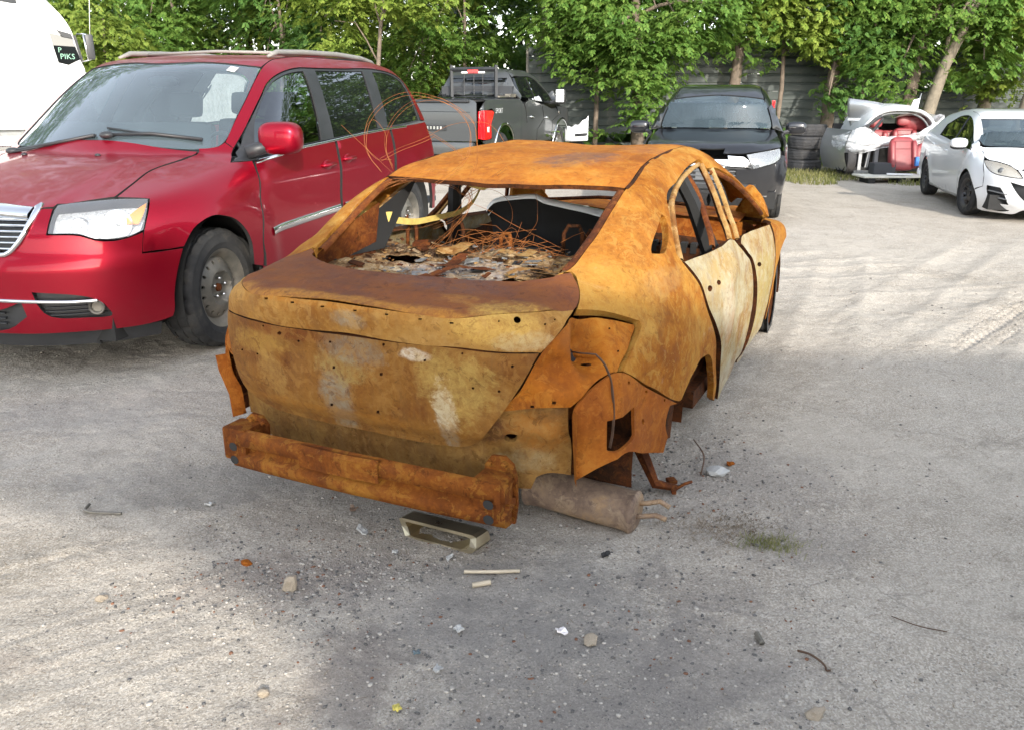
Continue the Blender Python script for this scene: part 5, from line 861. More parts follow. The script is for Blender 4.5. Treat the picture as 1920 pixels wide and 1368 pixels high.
def wheel(root,loc,r=.35,w=.22,rim=.215,side=1,steer=0.,style='steel',mat=None,n=96):
    """rim (part) with tyre and nuts as sub-parts; outer face towards +y before turning"""
    mat=mat or M['steel']
    mb=MB(); h=w/2
    # barrel and lip
    mb.lathe([(rim-.002,-h*.75),(rim-.03,-h*.6),(rim-.035,h*.45),(rim-.012,h*.62),(rim+.006,h*.78),(rim+.014,h*.86),(rim+.010,h*.90),(rim-.006,h*.84),(rim-.022,h*.66),(rim-.04,h*.42)],48,'y')
    R=rim-.034; pr=Tab([(0,.028),(.028,.028),(.034,.02),(.075,.02),(.088,.026),(.097,.052),(.105,.056),(R*.72,.044),(R*.86,.030),(R*.95,.020),(R,.004)])
    k=96 if style=='steel' else 60
    circle=np.array([(R*math.cos(2*math.pi*i/72),R*math.sin(2*math.pi*i/72)) for i in range(72)])
    holes=[]
    if style=='steel':
        for q in range(16):
            a=2*math.pi*(q+.5)/16; holes.append(np.array([(R*.83*math.cos(a)+.0125*math.cos(t)*math.cos(a)-.0095*math.sin(t)*math.sin(a),R*.83*math.sin(a)+.0125*math.cos(t)*math.sin(a)+.0095*math.sin(t)*math.cos(a)) for t in [2*math.pi*i/10 for i in range(10)]]))
    elif style=='spokes':
        for q in range(5):
            a0=2*math.pi*q/5+.30; a1=2*math.pi*(q+1)/5-.30
            holes.append(np.array([(R*.88*math.cos(a0+(a1-a0)*i/6),R*.88*math.sin(a0+(a1-a0)*i/6)) for i in range(7)]+[(R*.40*math.cos((a0+a1)/2),R*.40*math.sin((a0+a1)/2))]))
    V2,F,bd=cdt(circle,holes,.018)
    y=pr(np.hypot(V2[:,0],V2[:,1]))+h*.30
    V=[(p[0],yy,p[1]) for p,yy in zip(V2,y)]; nv=len(V)
    mb.add(V,[tuple(f[::-1]) for f in F])
    # hole walls and a dark backing drum
    for L in holes:
        m=len(L); yy=pr(np.hypot(L[:,0],L[:,1]))+h*.30
        mb.add([(p[0],a,p[1]) for p,a in zip(L,yy)]+[(p[0],a-.012,p[1]) for p,a in zip(L,yy)],[(i,(i+1)%m,(i+1)%m+m,i+m) for i in range(m)])
    o=mb.build('wheel',mat,root,True,sharp=40); o.location=loc
    o.rotation_euler=(0,random.uniform(0,6),0) if False else (0,0,steer+(0 if side>0 else math.pi))
    t=tyre_mesh(r,w,rim,n).build('tyre',M['rubber'],o,True,sharp=35)
    d=MB().lathe([(.0,h*.18),(.15,h*.18),(.15,-.02),(.0,-.02)],32,'y').build('brake_drum',M['under_black'],o,True)
    if style=='steel':
        for q in range(5):
            a=2*math.pi*q/5+.35; b=MB().lathe([(0,.030),(.006,.029),(.0095,.022),(.0105,0)],6,'y',(.056*math.cos(a),h*.30+.022,.056*math.sin(a))); b.build('wheel_nut',M['steel_bright'],o)
        MB().lathe([(0,.02),(.022,.018),(.026,0)],20,'y',(0,h*.30+.024,0)).build('hub_cap',M['rust_inner'],o,True,sharp=30)
    return o
def housing(root,x,ya,yb,z,r,mat,n=18):
    """inner wheel arch: a half drum open below, closed on its inner side"""
    V=[];F=[]
    for k in range(n+1):
        a=math.pi*(-.06+1.12*k/n); c,s_=r*math.cos(a),r*math.sin(a); V+=[(x+c,ya,z+s_),(x+c,yb,z+s_),(x+c*.02,ya,z)]
    for k in range(n): i=3*k; F+=[(i,i+1,i+4,i+3),(i,i+3,i+5,i+2)]
    return obj('wheel_housing',V,F,mat,root,True)
def vehicle(name,car,loc,yaw,scale,label,cat,res,gap=.003,warp=0.,group=None):
    root=empty(name,(loc[0],loc[1],0),yaw,scale,label,cat,group)
    for s in PANELS[car]: panel(BODIES[car],s,root,M,gap,res,warp)
    return root
BODIES={'civic':Civic(),'van':Van(),'crossover':Crossover(),'pickup':Pickup(),'hatch':Hatch()}
def strip(body,root,name,mat,d,pts,w,off,th=.006,n=24,mirror=False,close=False):
    """thin raised trim strip running along points of the body surface; w is its height in the panel plane"""
    P=refine(pts+([] if close else []),.03,60)
    if not close: P=np.array([p for p in refine(list(pts)+[pts[-1]],.03,60)])
    P=np.array(pts,float); L=np.concatenate([[0],np.cumsum(np.linalg.norm(np.diff(P,axis=0),axis=1))]); t=np.linspace(0,L[-1],n)
    C=np.stack([np.interp(t,L,P[:,0]),np.interp(t,L,P[:,1])],1); T=np.gradient(C,axis=0); T/=np.linalg.norm(T,axis=1,keepdims=True); Nn=np.stack([-T[:,1],T[:,0]],1)
    rows=[]
    for s,o in ((-1,off-th),(-1,off),(-.6,off+th*.6),(.6,off+th*.6),(1,off),(1,off-th)): rows.append(outline(body,C+Nn*w/2*s,d,o))
    V=np.concatenate(rows); F=[]
    for r in range(5):
        for i in range(n-1): F.append((r*n+i,r*n+i+1,(r+1)*n+i+1,(r+1)*n+i))
    out=[obj(name,V,F,mat,root,True)]
    if mirror: W=V.copy(); W[:,1]*=-1; out.append(obj(name,W,[f[::-1] for f in F],mat,root,True))
    return out
def ellipsoid(c,r,n=16,m=10,pw=1.,rot=None):
    mb=MB();V=[];F=[]
    f=lambda t,p:math.copysign(abs(t)**p,t)
    for i in range(m+1):
        ph=-math.pi/2+math.pi*i/m
        for k in range(n):
            th=2*math.pi*k/n; v=Vector((r[0]*f(math.cos(ph),pw)*f(math.cos(th),pw),r[1]*f(math.cos(ph),pw)*f(math.sin(th),pw),r[2]*f(math.sin(ph),pw)))
            V.append((rot@v if rot else v)+Vector(c))
    for i in range(m):
        for k in range(n): F.append((i*n+k,i*n+(k+1)%n,(i+1)*n+(k+1)%n,(i+1)*n+k))
    return mb.add(V,F)
def seat(root,c,yaw=0,mat=None,name='seat',w=.5,h=.62):
    R=Matrix.Rotation(yaw,3,'Z'); mb=MB()
    mb.box(R@Vector((0,0,.10))+Vector(c),(.5,w,.18),R,.05); mb.box(R@Vector((-.27,0,.10+h/2))+Vector(c),(.16,w*.96,h),R@Matrix.Rotation(-.25,3,'Y'),.06)
    mb.box(R@Vector((-.37,0,h+.22))+Vector(c),(.10,.27,.19),R@Matrix.Rotation(-.2,3,'Y'),.045)
    return mb.build(name,mat or M['dark_cloth'],root,True,sharp=50)
# ---------------------------------------------------------------- red minivan
def build_van():
    B=BODIES['van']; QV=(-2.7631,5.5084,-1.82246,1.063)
    root=vehicle('minivan','van',QV[:2],QV[2],QV[3],'dark red minivan with a bare steel front wheel parked beside the burnt car','minivan',.045,.0022)
    for sd in (1,-1):
        wheel(root,(0,.82*sd,.352),.352,.225,.222,sd,0.,'steel'); wheel(root,(-3.078,.82*sd,.352),.352,.225,.222,sd,0,'steel')
        for x in (0,-3.078):   # wheel housings
            housing(root,x,.62*sd,.945*sd,.36,.43,M['under_black'])
    MB().box((-1.55,0,.30),(4.6,1.5,.16)).box((.5,0,.30),(.5,1.3,.2)).build('floor_pan',M['under_black'],root)
    # lower air dam
    P=np.concatenate([outline(B,[(y,.27) for y in np.linspace(0,.60,16)],'F',-.03),outline(B,[(x,.27) for x in (.74,.70,.66,.62,.58,.54)],'L',-.03)]); n=len(P); Q=P.copy(); Q[:,2]-=.075; Q[:,:2]*=.97
    for sg in (1,-1):
        V=np.concatenate([P,Q]); V[:,1]*=sg; obj('air_dam',V,[(i,i+1,n+i+1,n+i) for i in range(n-1)],M['black_trim'],root)
    # grille: chrome surround, dark bars behind, thin bright slats
    rim=[(0.0,.735),(.12,.735),(.22,.728)]
    gl=[p for p in PANELS['van'] if p['n']=='front_bumper'][0]['poly'][2:8]
    def toF(pts): return outline(B,pts,'FL',.0)
    E=toF(gl); top=outline(B,[(E[-1][1]*.98,.915),(E[-1][1]*.5,.93),(0,.935)],'F',0.)
    ring=[(p[1],p[2]) for p in E]+[(E[-1][1]-.012,.905),(E[-1][1]*.5,.915),(0,.918)]
    full=ring+[(-a,b) for a,b in ring[-2::-1]]
    low=min(b for a,b in ring); 
    s=dict(n='grille',d='F',mat='black_trim',poly=[(0,low-.0)]+[(a,b) for a,b in ring],off=-.05,th=.02,half=1); s['poly'][-1]=(0,ring[-1][1])
    panel(B,s,root,M,-.01,.04)
    cl=[(0,low-.004)]+ring
    V=[];w=.012
    strip(B,root,'grille_surround',M['chrome'],'F',cl[:-3]+[cl[-3]],.026,.006,.02,40,True)
    strip(B,root,'grille_header',M['chrome'],'F',[(ring[-1][0],.898),(ring[-3][0]*.55,.894),(ring[-3][0]*.97,.882)],.046,.002,.02,20,True)
    for i in range(6):
        z=low+.03+i*.030
        ye=np.interp(z,[q[1] for q in ring[:-2]],[q[0] for q in ring[:-2]])-.01
        strip(B,root,'grille_slat',M['chrome'],'F',[(-ye,z),(0,z+.002),(ye,z)],.011,-.025,.02,24)
    # winged badge (plain)
    # headlight innards
    for sg in (1,-1):
        hd=[p for p in PANELS['van'] if p['n']=='headlight_lens'][0]['poly']; c=np.mean(hd,0)
        s=dict(n='headlight_bowl',d='FL',mat='bowl',poly=[list(c+(np.array(p)-c)*1.0) for p in hd],off=-.05,th=-.05,warp=0)
        if sg==1:
            for o in panel(B,dict(s,both=1),root,M,.004,.03): pass
        mn=np.min(hd,0);mx=np.max(hd,0)
        for fx,r,nm in ((.66,.068,'low_beam'),(.30,.040,'high_beam')):
            p=outline(B,[(mn[0]+(mx[0]-mn[0])*(1-fx if False else fx),c[1]+.006)],'FL',-.045)[0]; nrm=B.grad(p[None])[0]; nrm[1]*=sg; p[1]*=sg
            rot=Vector((nrm[0]*.9+.35,nrm[1]*.8,0)).to_track_quat('Y','Z').to_matrix(); mb=MB().lathe([(.003,-.035),(r*.25,-.03),(r*.6,-.012),(r*.95,.022),(r,.026),(r*1.08,.02),(r*1.08,0)],28,'y'); mb.lathe([(0,.012),(r*.2,.008),(r*.22,-.03)],14,'y')
            o=mb.build(nm,M['reflector'],root,True,sharp=50); o.matrix_local=Matrix.Translation(p)@rot.to_4x4()
        a0=mn[0] if False else None
    am=[(hd[3][0]-.055,hd[3][1]-.03),(hd[3][0]-.012,hd[3][1]-.012),(hd[4][0]-.014,hd[4][1]),(hd[5][0]-.016,hd[5][1]+.03),(hd[5][0]-.075,hd[5][1]+.035),(hd[5][0]-.07,hd[5][1]+.07)]
    am=sorted(am,key=lambda p:math.atan2(p[1]-np.mean([q[1] for q in am]),p[0]-np.mean([q[0] for q in am])))
    panel(B,dict(n='turn_lamp',d='FL',mat='amber',poly=am,off=-.006,th=.01,both=1),root,M,.001,.03)
    # lower grilles, chrome blade and fog lamps
    hs=[p for p in PANELS['van'] if p['n']=='front_bumper'][0]['holes']
    for hp,nm in ((hs[0],'fog_lamp_bezel'),(hs[1],'lower_grille')): panel(B,dict(n=nm,d='FL',mat='black_trim',poly=hp,off=-.035,th=.01,both=1),root,M,-.01,.04)
    z=[q[1] for q in hs[0]]; zc=(max(z)+min(z))/2
    xs=[q[0] for q in hs[0]]; x0,x1=min(xs),max(xs)
    inner,outer=(x1,x0) if abs(outline(B,[(x1,zc)],'FL')[0][1])<abs(outline(B,[(x0,zc)],'FL')[0][1]) else (x0,x1)
    cz=outline(B,[(inner,zc)],'FL')[0][1]
    strip(B,root,'chrome_blade',M['chrome'],'FL',[(F0(B,0),zc+.030),((inner*.6+F0(B,0)*.4),zc+.028),(inner,zc+.024),(inner+(outer-inner)*.5,zc+.018),(inner+(outer-inner)*.82,zc+.018)],.020,.004,.016,40,True)
    for k in range(3): strip(B,root,'grille_bar',M['black_trim'],'FL',[(inner+(outer-inner)*.12,zc-.015-.02*k),(inner+(outer-inner)*.70,zc-.012-.02*k)],.008,-.02,.012,14,True)
    for k in range(3): strip(B,root,'grille_bar',M['black_trim'],'FL',[(F0(B,.01),.385-.028*k),(F0(B,.27),.385-.028*k)],.009,-.02,.012,14,True)
    for sg in (1,-1):
        p=outline(B,[(inner+(outer-inner)*.80,zc-.020)],'FL',-.012)[0]; nn=B.grad(p[None])[0]; p[1]*=sg
        rot=Vector((1,.45*sg,0)).to_track_quat('Y','Z').to_matrix(); o=MB().lathe([(0,-.01),(.026,-.008),(.030,.006),(.036,.010),(.040,.006),(.040,-.02)],24,'y').build('fog_lamp',M['steel'],root,True,sharp=40); o.matrix_local=Matrix.Translation(p)@rot.to_4x4()
    # mirrors
    for sg in (1,):
        o=ellipsoid((-.52,1.085*sg,1.185),(.085,.135,.098),24,14,.62).build('mirror',M['van_red'],root,True)
        MB().tube([(-.42,.90*sg,1.10),(-.46,.97*sg,1.125),(-.50,1.03*sg,1.14)],.035,8,rs=[.05,.04,.035]).build('mirror_arm',M['black_trim'],o,True)
        ellipsoid((-.592,1.085*sg,1.182),(.016,.115,.082),20,10,.6).build('mirror_glass',M['reflector'],o,True)
    # black sail corner, chrome belt line, side moulding, handles, roof rails
    for sg in (1,):
        pass
    belt=[p for p in PANELS['van'] if p['n']=='window_trim'][0]['poly']; bl=belt[-7:]
    strip(B,root,'belt_moulding',M['chrome'],'L',[(q[0],q[1]-.012) for q in bl],.018,.004,.008,50,True)
    strip(B,root,'side_moulding',M['chrome'],'L',[(-.43,.622),(-.6,.634),(-1.42,.650)],.052,.004,.012,26,True)
    strip(B,root,'side_moulding',M['chrome'],'L',[(-1.50,.652),(-2.0,.655),(-2.58,.66)],.052,.004,.012,26,True)
    # raised letters on the moulding
    txt(root,'moulding_letters','CHRYSLER',(-.53,float(B.side(np.array(-.8),np.array(.63)))+.012,.617),(math.pi/2,-.022,math.pi),.034,M['grey_trim'],sx=2.6,thin=.002)
    for x0,zz in ((-1.27,.965),(-1.62,.985)):
        p=outline(B,[(x0,zz)],'L',0)[0]
        for sg in (1,-1):
            o=MB().tube([(x0+.085,(p[1]-.005)*sg,zz),(x0+.07,(p[1]+.028)*sg,zz),(x0-.07,(p[1]+.03)*sg,zz+.004),(x0-.085,(p[1]-.005)*sg,zz+.004)],.013,8).build('door_handle',M['van_red'],root,True)
            ellipsoid((x0,(p[1]+.001)*sg,zz),(.075,.010,.034)).build('handle_recess',M['van_red'],o,True)
    for sg in (1,-1):
        pts=[(-1.30,.60*sg,1.69),(-1.42,.60*sg,1.722),(-1.8,.605*sg,1.735),(-2.4,.60*sg,1.742),(-2.9,.59*sg,1.728),(-3.12,.585*sg,1.705),(-3.2,.585*sg,1.68)]
        MB().tube(pts,.018,8,rs=[.01,.019,.02,.02,.02,.017,.01]).build('roof_rack_rail',M['wood'] if False else M['grey_rail'],root,True)
    for xx in (-1.62,): MB().tube([(xx,-.58,1.725),(xx,0,1.742),(xx,.58,1.725)],.012,6).build('roof_rack_bar',M['grey_rail'],root,True)
    # cowl, wipers, washer jets, windshield sticker and mirror
    c=[(-.20,y) for y in np.linspace(-.62,.62,15)]
    s=dict(n='cowl',d='T',mat='black_trim',poly=[[-.17,-.62],[-.155,0],[-.17,.62],[-.34,.72],[-.25,.45],[-.10,0],[-.25,-.45],[-.34,-.72]],off=-.03,th=.0)
    panel(B,dict(n='cowl',d='T',mat='black_trim',poly=[[-.12,0],[-.12,.3],[-.20,.6],[-.36,.70],[-.50,.62],[-.38,.3],[-.33,0]],off=-.022,th=.005,half=1),root,M,0,.05)
    for a,b,c in (((-.20,.10),(-.27,.36),(-.36,.64)),((-.17,-.58),(-.15,-.28),(-.19,.02))):
        P=outline(B,[a,b,c],'T',.012); o=MB().tube(P.tolist(),.011,6).build('wiper',M['black_trim'],root,True)
        P=outline(B,[(b[0]+.01,b[1]-.30),b,(c[0]-.01,c[1])],'T',.004); MB().tube(P.tolist(),.007,6).build('wiper_blade',M['black_trim'],o,True)
        ellipsoid(outline(B,[a],'T',.01)[0],(.04,.045,.022)).build('wiper_pivot',M['black_trim'],o,True)
    for y in (.16,-.36): ellipsoid(outline(B,[(-.02,y)],'T',.004)[0],(.016,.018,.010)).build('washer_jet',M['black_trim'],root,True)
    P=outline(B,[(-1.00,.49),(-1.005,.545),(-.945,.545),(-.94,.49)],'T',.0); obj('sticker',P,[(0,1,2,3)],M['white_lens'],root,False)
    # cabin seen through the glass
    MB().box((-.62,0,.98),(.62,1.5,.16),Matrix.Rotation(-.12,3,'Y'),.05).box((-.75,0,.80),(.3,1.5,.3),None,.05).build('dashboard',M['grey_cloth'],root,True,sharp=50)
    for y in (.38,-.38): seat(root,(-1.35,y,.52),0,M['dark_cloth'],'front_seat')
    for x in (-2.2,-2.95):
        for y in (.36,-.36): seat(root,(x,y,.52),0,M['dark_cloth'],'rear_seat')
    t=MB(); t.tube([(-.98+.05*math.cos(a)-.06*math.sin(a)*0,.38+.18*math.cos(a),1.02+.17*math.sin(a)) for a in np.linspace(0,2*math.pi,25)],.014,6); t.build('steering_wheel',M['black_trim'],root,True)
    ellipsoid((-.92,.02,1.52),(.03,.12,.035),14,8,.7).build('rear_view_mirror',M['black_trim'],root,True)
    MB().box((-2.3,0,.42),(3.4,1.7,.05)).build('cabin_floor',M['dark_cloth'],root)
    return root
def F0(B,y):
    p,_=B.cast(np.array([[0,y,.4]]),np.array([[-1.,0,0]]),-4.8,4.2,260); return float(p[0]@np.array(FR['FL'][1]))
M['grey_rail']=flat('grey_roof_rail',(.20,.195,.18),.6,dirt=.3)
def txt(root,name,s,loc,rot,size,mat,sx=1.,thin=.001,side=None,align='LEFT'):
    cu=bpy.data.curves.new(name,'FONT'); cu.body=s; cu.size=size; cu.extrude=thin; cu.align_x=align; cu.space_character=sx; cu.resolution_u=2
    o=bpy.data.objects.new(name,cu); COL.objects.link(o); dg=bpy.context.evaluated_depsgraph_get(); me=bpy.data.meshes.new_from_object(o.evaluated_get(dg)); bpy.data.objects.remove(o)
    me.materials.clear(); me.materials.append(mat); o=bpy.data.objects.new(name,me); COL.objects.link(o); o.parent=root; o.location=loc; o.rotation_euler=rot
    return o
# ---------------------------------------------------------------- burnt sedan
def smooth_path(P,n):
    P=np.array(P,float); L=np.concatenate([[0],np.cumsum(np.linalg.norm(np.diff(P,axis=0),axis=1))])
    t=np.linspace(0,L[-1],n); return np.stack([Tab(list(zip(L,P[:,k])))(t) for k in range(P.shape[1])],1)
def sheet(fn,nu,nv):
    V=[fn(i/(nu-1),j/(nv-1)) for i in range(nu) for j in range(nv)]
    F=[(i*nv+j,i*nv+j+1,(i+1)*nv+j+1,(i+1)*nv+j) for i in range(nu-1) for j in range(nv-1)]
    return V,F
def build_burnt():
    B=BODIES['civic']
    root=empty('burnt_sedan',label='burnt out rusted sedan shell with no glass, lamps or rear wheels',cat='burnt car')
    R=Matrix.Rotation(-.011,4,'Y')
    root.matrix_world=Matrix.Translation((-.1565,3.580,0))@Matrix.Rotation(1.123,4,'Z')@Matrix.Translation((2.7,0,-.115))@R@Matrix.Translation((-2.7,0,0))
    parts={}
    for s in PANELS['civic']: parts[s['n']]=panel(B,s,root,M,s.get('gap',.004),.024,.0034)
    PT=PATHS['civic']
    lr=[p for p in PANELS['civic'] if p['n']=='lamp_recess'][0]; panel(B,dict(n='hole_shade_sheet',d='BR',mat='under_black',poly=lr['poly'],off=-.125,th=0,both=1),root,M,.01,.06)  # black sheet added behind the recess so its holes look dark
    for nm,w,off,mat in (('rear_frame',.022,-.004,'rust_tan'),('rear_frame_inner',.016,-.02,'rust_tan'),('pillar_a',.026,-.004,'rust_tan'),('pillar_b',.026,-.004,'rust_tan'),('pillar_mid',.03,-.03,'rust_dark'),('pillar_in',.035,-.04,'rust_inner'),('front_frame',.022,-.012,'rust_inner')):
        d,p=PT[nm]; strip(B,root,'door_frame' if 'frame' in nm else 'door_pillar',M[mat],d,p,w,off,.012,30,True)
    d,p=PT['roof_seam']; strip(B,root,'roof_seam',M['rust_dark'],d,p,.014,-.002,.006,30,True)
    d,p=PT['glass_channel']; strip(B,root,'glass_channel',M['rust_inner'],d,[(a-.0,b+.010) for a,b in p],.026,-.010,.010,30,True)
    d,p=PT['flange']; P=outline(B,p,d,.0); Q=outline(B,p,d,.045); 
    for sg in (1,-1):
        V=np.concatenate([P,Q])*np.array([1,sg,1]); n=len(P); obj('flange',V,[(i,i+1,n+i+1,n+i) for i in range(n-1)],M['rust_corner'],root)
    d,p=PT['harness']; P=outline(B,smooth_path(p,20).tolist(),d,.006); P[0]=P[0]-B.grad(P[:1])[0]*.10; P[1]-=B.grad(P[1:2])[0]*.06; o=MB().tube(P.tolist(),.003,5).tube((P+np.array([.003,.006,.0])).tolist(),.002,5).build('wiring_tail',M['wire_dark'],root,True)
    # door shut lines: gap shade is put into dark panel edges, over the open shell
    # ---- rear bumper beam, its mounting plates and bracket
    def beam(u,v):
        y=.575-1.15*u; x=-1.012+.26*y*y; z0=.345+.045*(1-(y/.575)**2)+.01
        prof=[(.03,.0),(.0,.006),(-.004,.03),(-.004,.058),(.026,.070),(.030,.085),(.026,.100),(-.004,.112),(-.004,.150),(.0,.170),(.03,.178)]
        k=v*(len(prof)-1); i=min(int(k),len(prof)-2); t=k-i
        dx=prof[i][0]*(1-t)+prof[i+1][0]*t; dz=prof[i][1]*(1-t)+prof[i+1][1]*t
        return (x+dx,y,z0+dz*.84-.008)
    V,F=sheet(beam,48,11); V=[(x,y-.022,z) for x,y,z in V]; bo=obj('bumper_beam',V,F,M['rust_beam'],root,True); bo_shift=-.022
    V2=[(v[0]+.05 if True else 0,v[1],v[2]) for v in V]
    mb=MB()
    for sy in (1,-1):   # closed ends
        c=[(q[0],q[1]-.022,q[2]) for q in [beam(0 if sy>0 else 1,j/10) for j in range(11)]]; mb.add(c+[(p[0]+.05,p[1],p[2]) for p in c],[(j,j+1,11+j+1,11+j) for j in range(10)])
    mb.build('beam_end',M['rust_beam'],bo,True)
    for y,zz in ((-.525,.438),(-.525,.384),(.555,.438),(.555,.384)):
        n=16; c=beam((.575-y)/1.15,.3)
        o=MB().add([(c[0]-.0065,y-.022+.019*math.cos(a),zz+.017*math.sin(a)) for a in [2*math.pi*k/n for k in range(n)]],[tuple(range(n-1,-1,-1))]).build('beam_hole',M['under_black'],bo)
    # pressed plate on top of the beam
    V,F=sheet(lambda u,v:((lambda y:(-1.021+.26*y*y+[0,-.004,.008,.05][int(round(v*3))],y,.512+[-.05,.018,.030,.022][int(round(v*3))]))(.16-.33*u)),14,4); obj('top_bracket',V,F,M['rust_beam'],bo,False)
    for sy in (1,-1):
        pl=[(-.04,-.17),(.055,-.17),(.065,-.10),(.062,.0),(.05,.045),(.02,.07),(-.03,.065),(-.055,.03)]
        m=len(pl); V=[(-.83-.012*k,(.50 if sy>0 else -.535)+a*(1 if sy>0 else -1),(.47 if sy>0 else .495)+b) for k in (0,1) for a,b in pl]
        o=obj('crash_plate',V,[tuple(range(m)),tuple(range(2*m-1,m-1,-1))]+[(i,(i+1)%m,(i+1)%m+m,i+m) for i in range(m)],M['rust_beam'],root,False)
        MB().box((-.885,.53*sy,.445),(.11,.11,.13),None,.012).build('crash_can',M['rust_beam'],root,True,sharp=40)
        for a,b in ((-.02,.045),(.035,.04),(.045,-.12)): MB().lathe([(0,-.012),(.009,-.010),(.011,0)],6,'x',(-.845,(.50 if sy>0 else -.535)-a*sy,(.47 if sy>0 else .495)+b)).build('bolt',M['rust_beam'],o)
    # ---- inner structure
    MB().box((1.3,0,.235),(1.9,1.5,.03)).box((-.32,0,.42),(.70,1.0,.03)).build('floor_pan',M['rust_dark'],root)
    MB().box((.52,0,.40),(.14,1.35,.16)).box((1.25,0,.34),(.12,1.45,.10)).box((1.0,0,.33),(2.2,.26,.14)).build('crossmember',M['rust_dark'],root)
    for sg in (1,-1):
        housing(root,0,.58*sg,.84*sg,.36,.36,M['rust_dark'])
        housing(root,2.7,.58*sg,.82*sg,.36,.37,M['rust_dark'])
        MB().box((.27,.80*sg,.38),(.10,.02,.26),Matrix.Rotation(.25,3,'Y')).build('liner_plate',M['rust_dark'],root)
        # sills and inner door skins
        MB().box((1.35,.79*sg,.33),(1.6,.10,.08)).build('sill',M['rust_dark'],root)
        P=[(.25,.66,.95),(1.15,.74,.92),(2.05,.76,.88)]
        V,F=sheet(lambda u,v:(.35+1.75*u,sg*(.79+.03*math.sin(u*9)*v),.30+.58*v),12,6); obj('inner_door_skin',V,F,M['rust_dark'],root)
        # B pillar
        MB().tube([(1.22,.80*sg,.3),(1.18,.76*sg,.85),(1.02,.66*sg,1.18),(.98,.58*sg,1.33)],.05,6,rs=[.065,.05,.036,.034]).build('centre_pillar',M['under_black'],root,True,sharp=40)
        # rear side rail inside the trunk and C-pillar inner
        V,F=sheet(lambda u,v:(-.45+.6*u,sg*(.60+.10*math.sin(u*2)+.06*v),.55+.45*v),8,5); obj('inner_quarter',V,F,M['rust_inner'],root)
        V,F=sheet(lambda u,v:(-.30+.40*u+.0*v,sg*(.62-.04*v-.05*u),.98+(.10+.14*u)*v),8,4); obj('inner_quarter',V,F,M['rust_inner'],root)
    # rear seat back, package shelf with charred debris
    V,F=sheet(lambda u,v:(.38+.10*v*-1,-.62+1.24*u,.42+.55*v+.012*math.sin(u*40)),24,8); obj('seat_back_panel',V,F,M['rust_dark'],root)
    sh=[(-.57,.0),(-.55,.25),(-.50,.45),(-.43,.60),(-.30,.70),(.0,.74),(.36,.70),(.40,.0)]; sh=sh+[(a,-b) for a,b in sh[-2:0:-1]]
    hole=lambda cx,cy,rx,ry:np.array([(cx+rx*math.cos(t)*(1+.2*math.sin(3*t)),cy+ry*math.sin(t)) for t in np.linspace(0,2*math.pi,17)[:-1]])
    V2,F,bd=cdt(refine(sh,.04,60),[hole(.02,.34,.055,.12),hole(-.22,-.33,.05,.10)],.016)
    z=.985+.05*np.clip(-V2[:,0]-.35,0,1)+np.array([.020*mnoise.noise(Vector((a*9,b*5,1)))+.014*mnoise.noise(Vector((a*26,b*14,4)))+.008*(mnoise.noise(Vector((a*16,b*7,9)))>.12) for a,b in V2])
    so_=obj('parcel_shelf',np.c_[V2,z],F.tolist(),M['rust_shelf'],root,False)
    rng=np.random.default_rng(11); mb={k:MB() for k in ('rust_shelf','ash_grey','under_black','rust_tan','rust_dark','rust_inner')}
    for k in range(520):
        x,y=rng.uniform(-.52,.40),rng.uniform(-.62,.66)
        if ((x-.02)/.06)**2+((y-.34)/.125)**2<1 or ((x+.22)/.055)**2+((y+.33)/.105)**2<1: continue
        key=('ash_grey' if rng.random()<.55 and abs(y)<.28 and x>-.35 else rng.choice(['rust_shelf','rust_tan','rust_dark','under_black','rust_shelf','rust_inner']))
        l=rng.uniform(.010,.036) if rng.random()<.18 else rng.uniform(.003,.013); w=l*rng.uniform(.2,.8); a=rng.uniform(0,6.3); t=rng.normal(0,.16,2)
        zz=.998+.05*max(-x-.35,0)+rng.uniform(0,.012)
        q=[]
        for i,j in ((-1,-1),(1,-.8),(.9,1),(-1.1,.7)):
            u,v=i*l,j*w; q.append((x+u*math.cos(a)-v*math.sin(a),y+u*math.sin(a)+v*math.cos(a),zz+u*t[0]+v*t[1]))
        mb[key].add(q+[(p[0],p[1],p[2]-.004) for p in q],[(0,1,2,3),(7,6,5,4),(0,4,5,1),(1,5,6,2),(2,6,7,3),(3,7,4,0)])
    for key,m in mb.items():
        if m.n: o=m.build('charred_flakes',M[key],so_); o['kind']='stuff'
    # folded strips of sheet on the shelf
    for k in range(9):
        mb=MB()
        y0=rng.uniform(-.5,.5); x0=rng.uniform(-.45,.2); a=rng.uniform(-1,1); L=rng.uniform(.15,.35)
        P=[(x0+L*t*math.cos(a)+.02*math.sin(7*t+k),y0+L*t*math.sin(a),1.005+.03*math.sin(3*t+k)**2) for t in np.linspace(0,1,8)]
        for s in range(7): 
            d=Vector(P[s+1])-Vector(P[s]); nn=Vector((-d.y,d.x,0)).normalized()*rng.uniform(.02,.045)
            mb.add([Vector(P[s])-nn,Vector(P[s+1])-nn,Vector(P[s+1])+nn,Vector(P[s])+nn],[(0,1,2,3)])
        bpy_o=mb.build('torn_metal_strip',M['rust_tan' if k%3 else 'rust_inner'],so_)
    # head restraint hoops and latches
    for x,y,h,w in ((.42,.32,.10,.07),(.44,-.27,.12,.09),(.46,-.36,.10,.07),(.40,.05,.07,.05),(.40,.56,.08,.05)):
        MB().tube([(x,y-w/2,.92),(x+.01,y-w/2,.99+h*.7),(x+.02,y-w*.3,.99+h),(x+.02,y+w*.3,.99+h),(x+.01,y+w/2,.99+h*.7),(x,y+w/2,.92)],.010,7).build('seat_hoop',M['rust_dark' if x>.41 else 'rust_inner'],root,True)
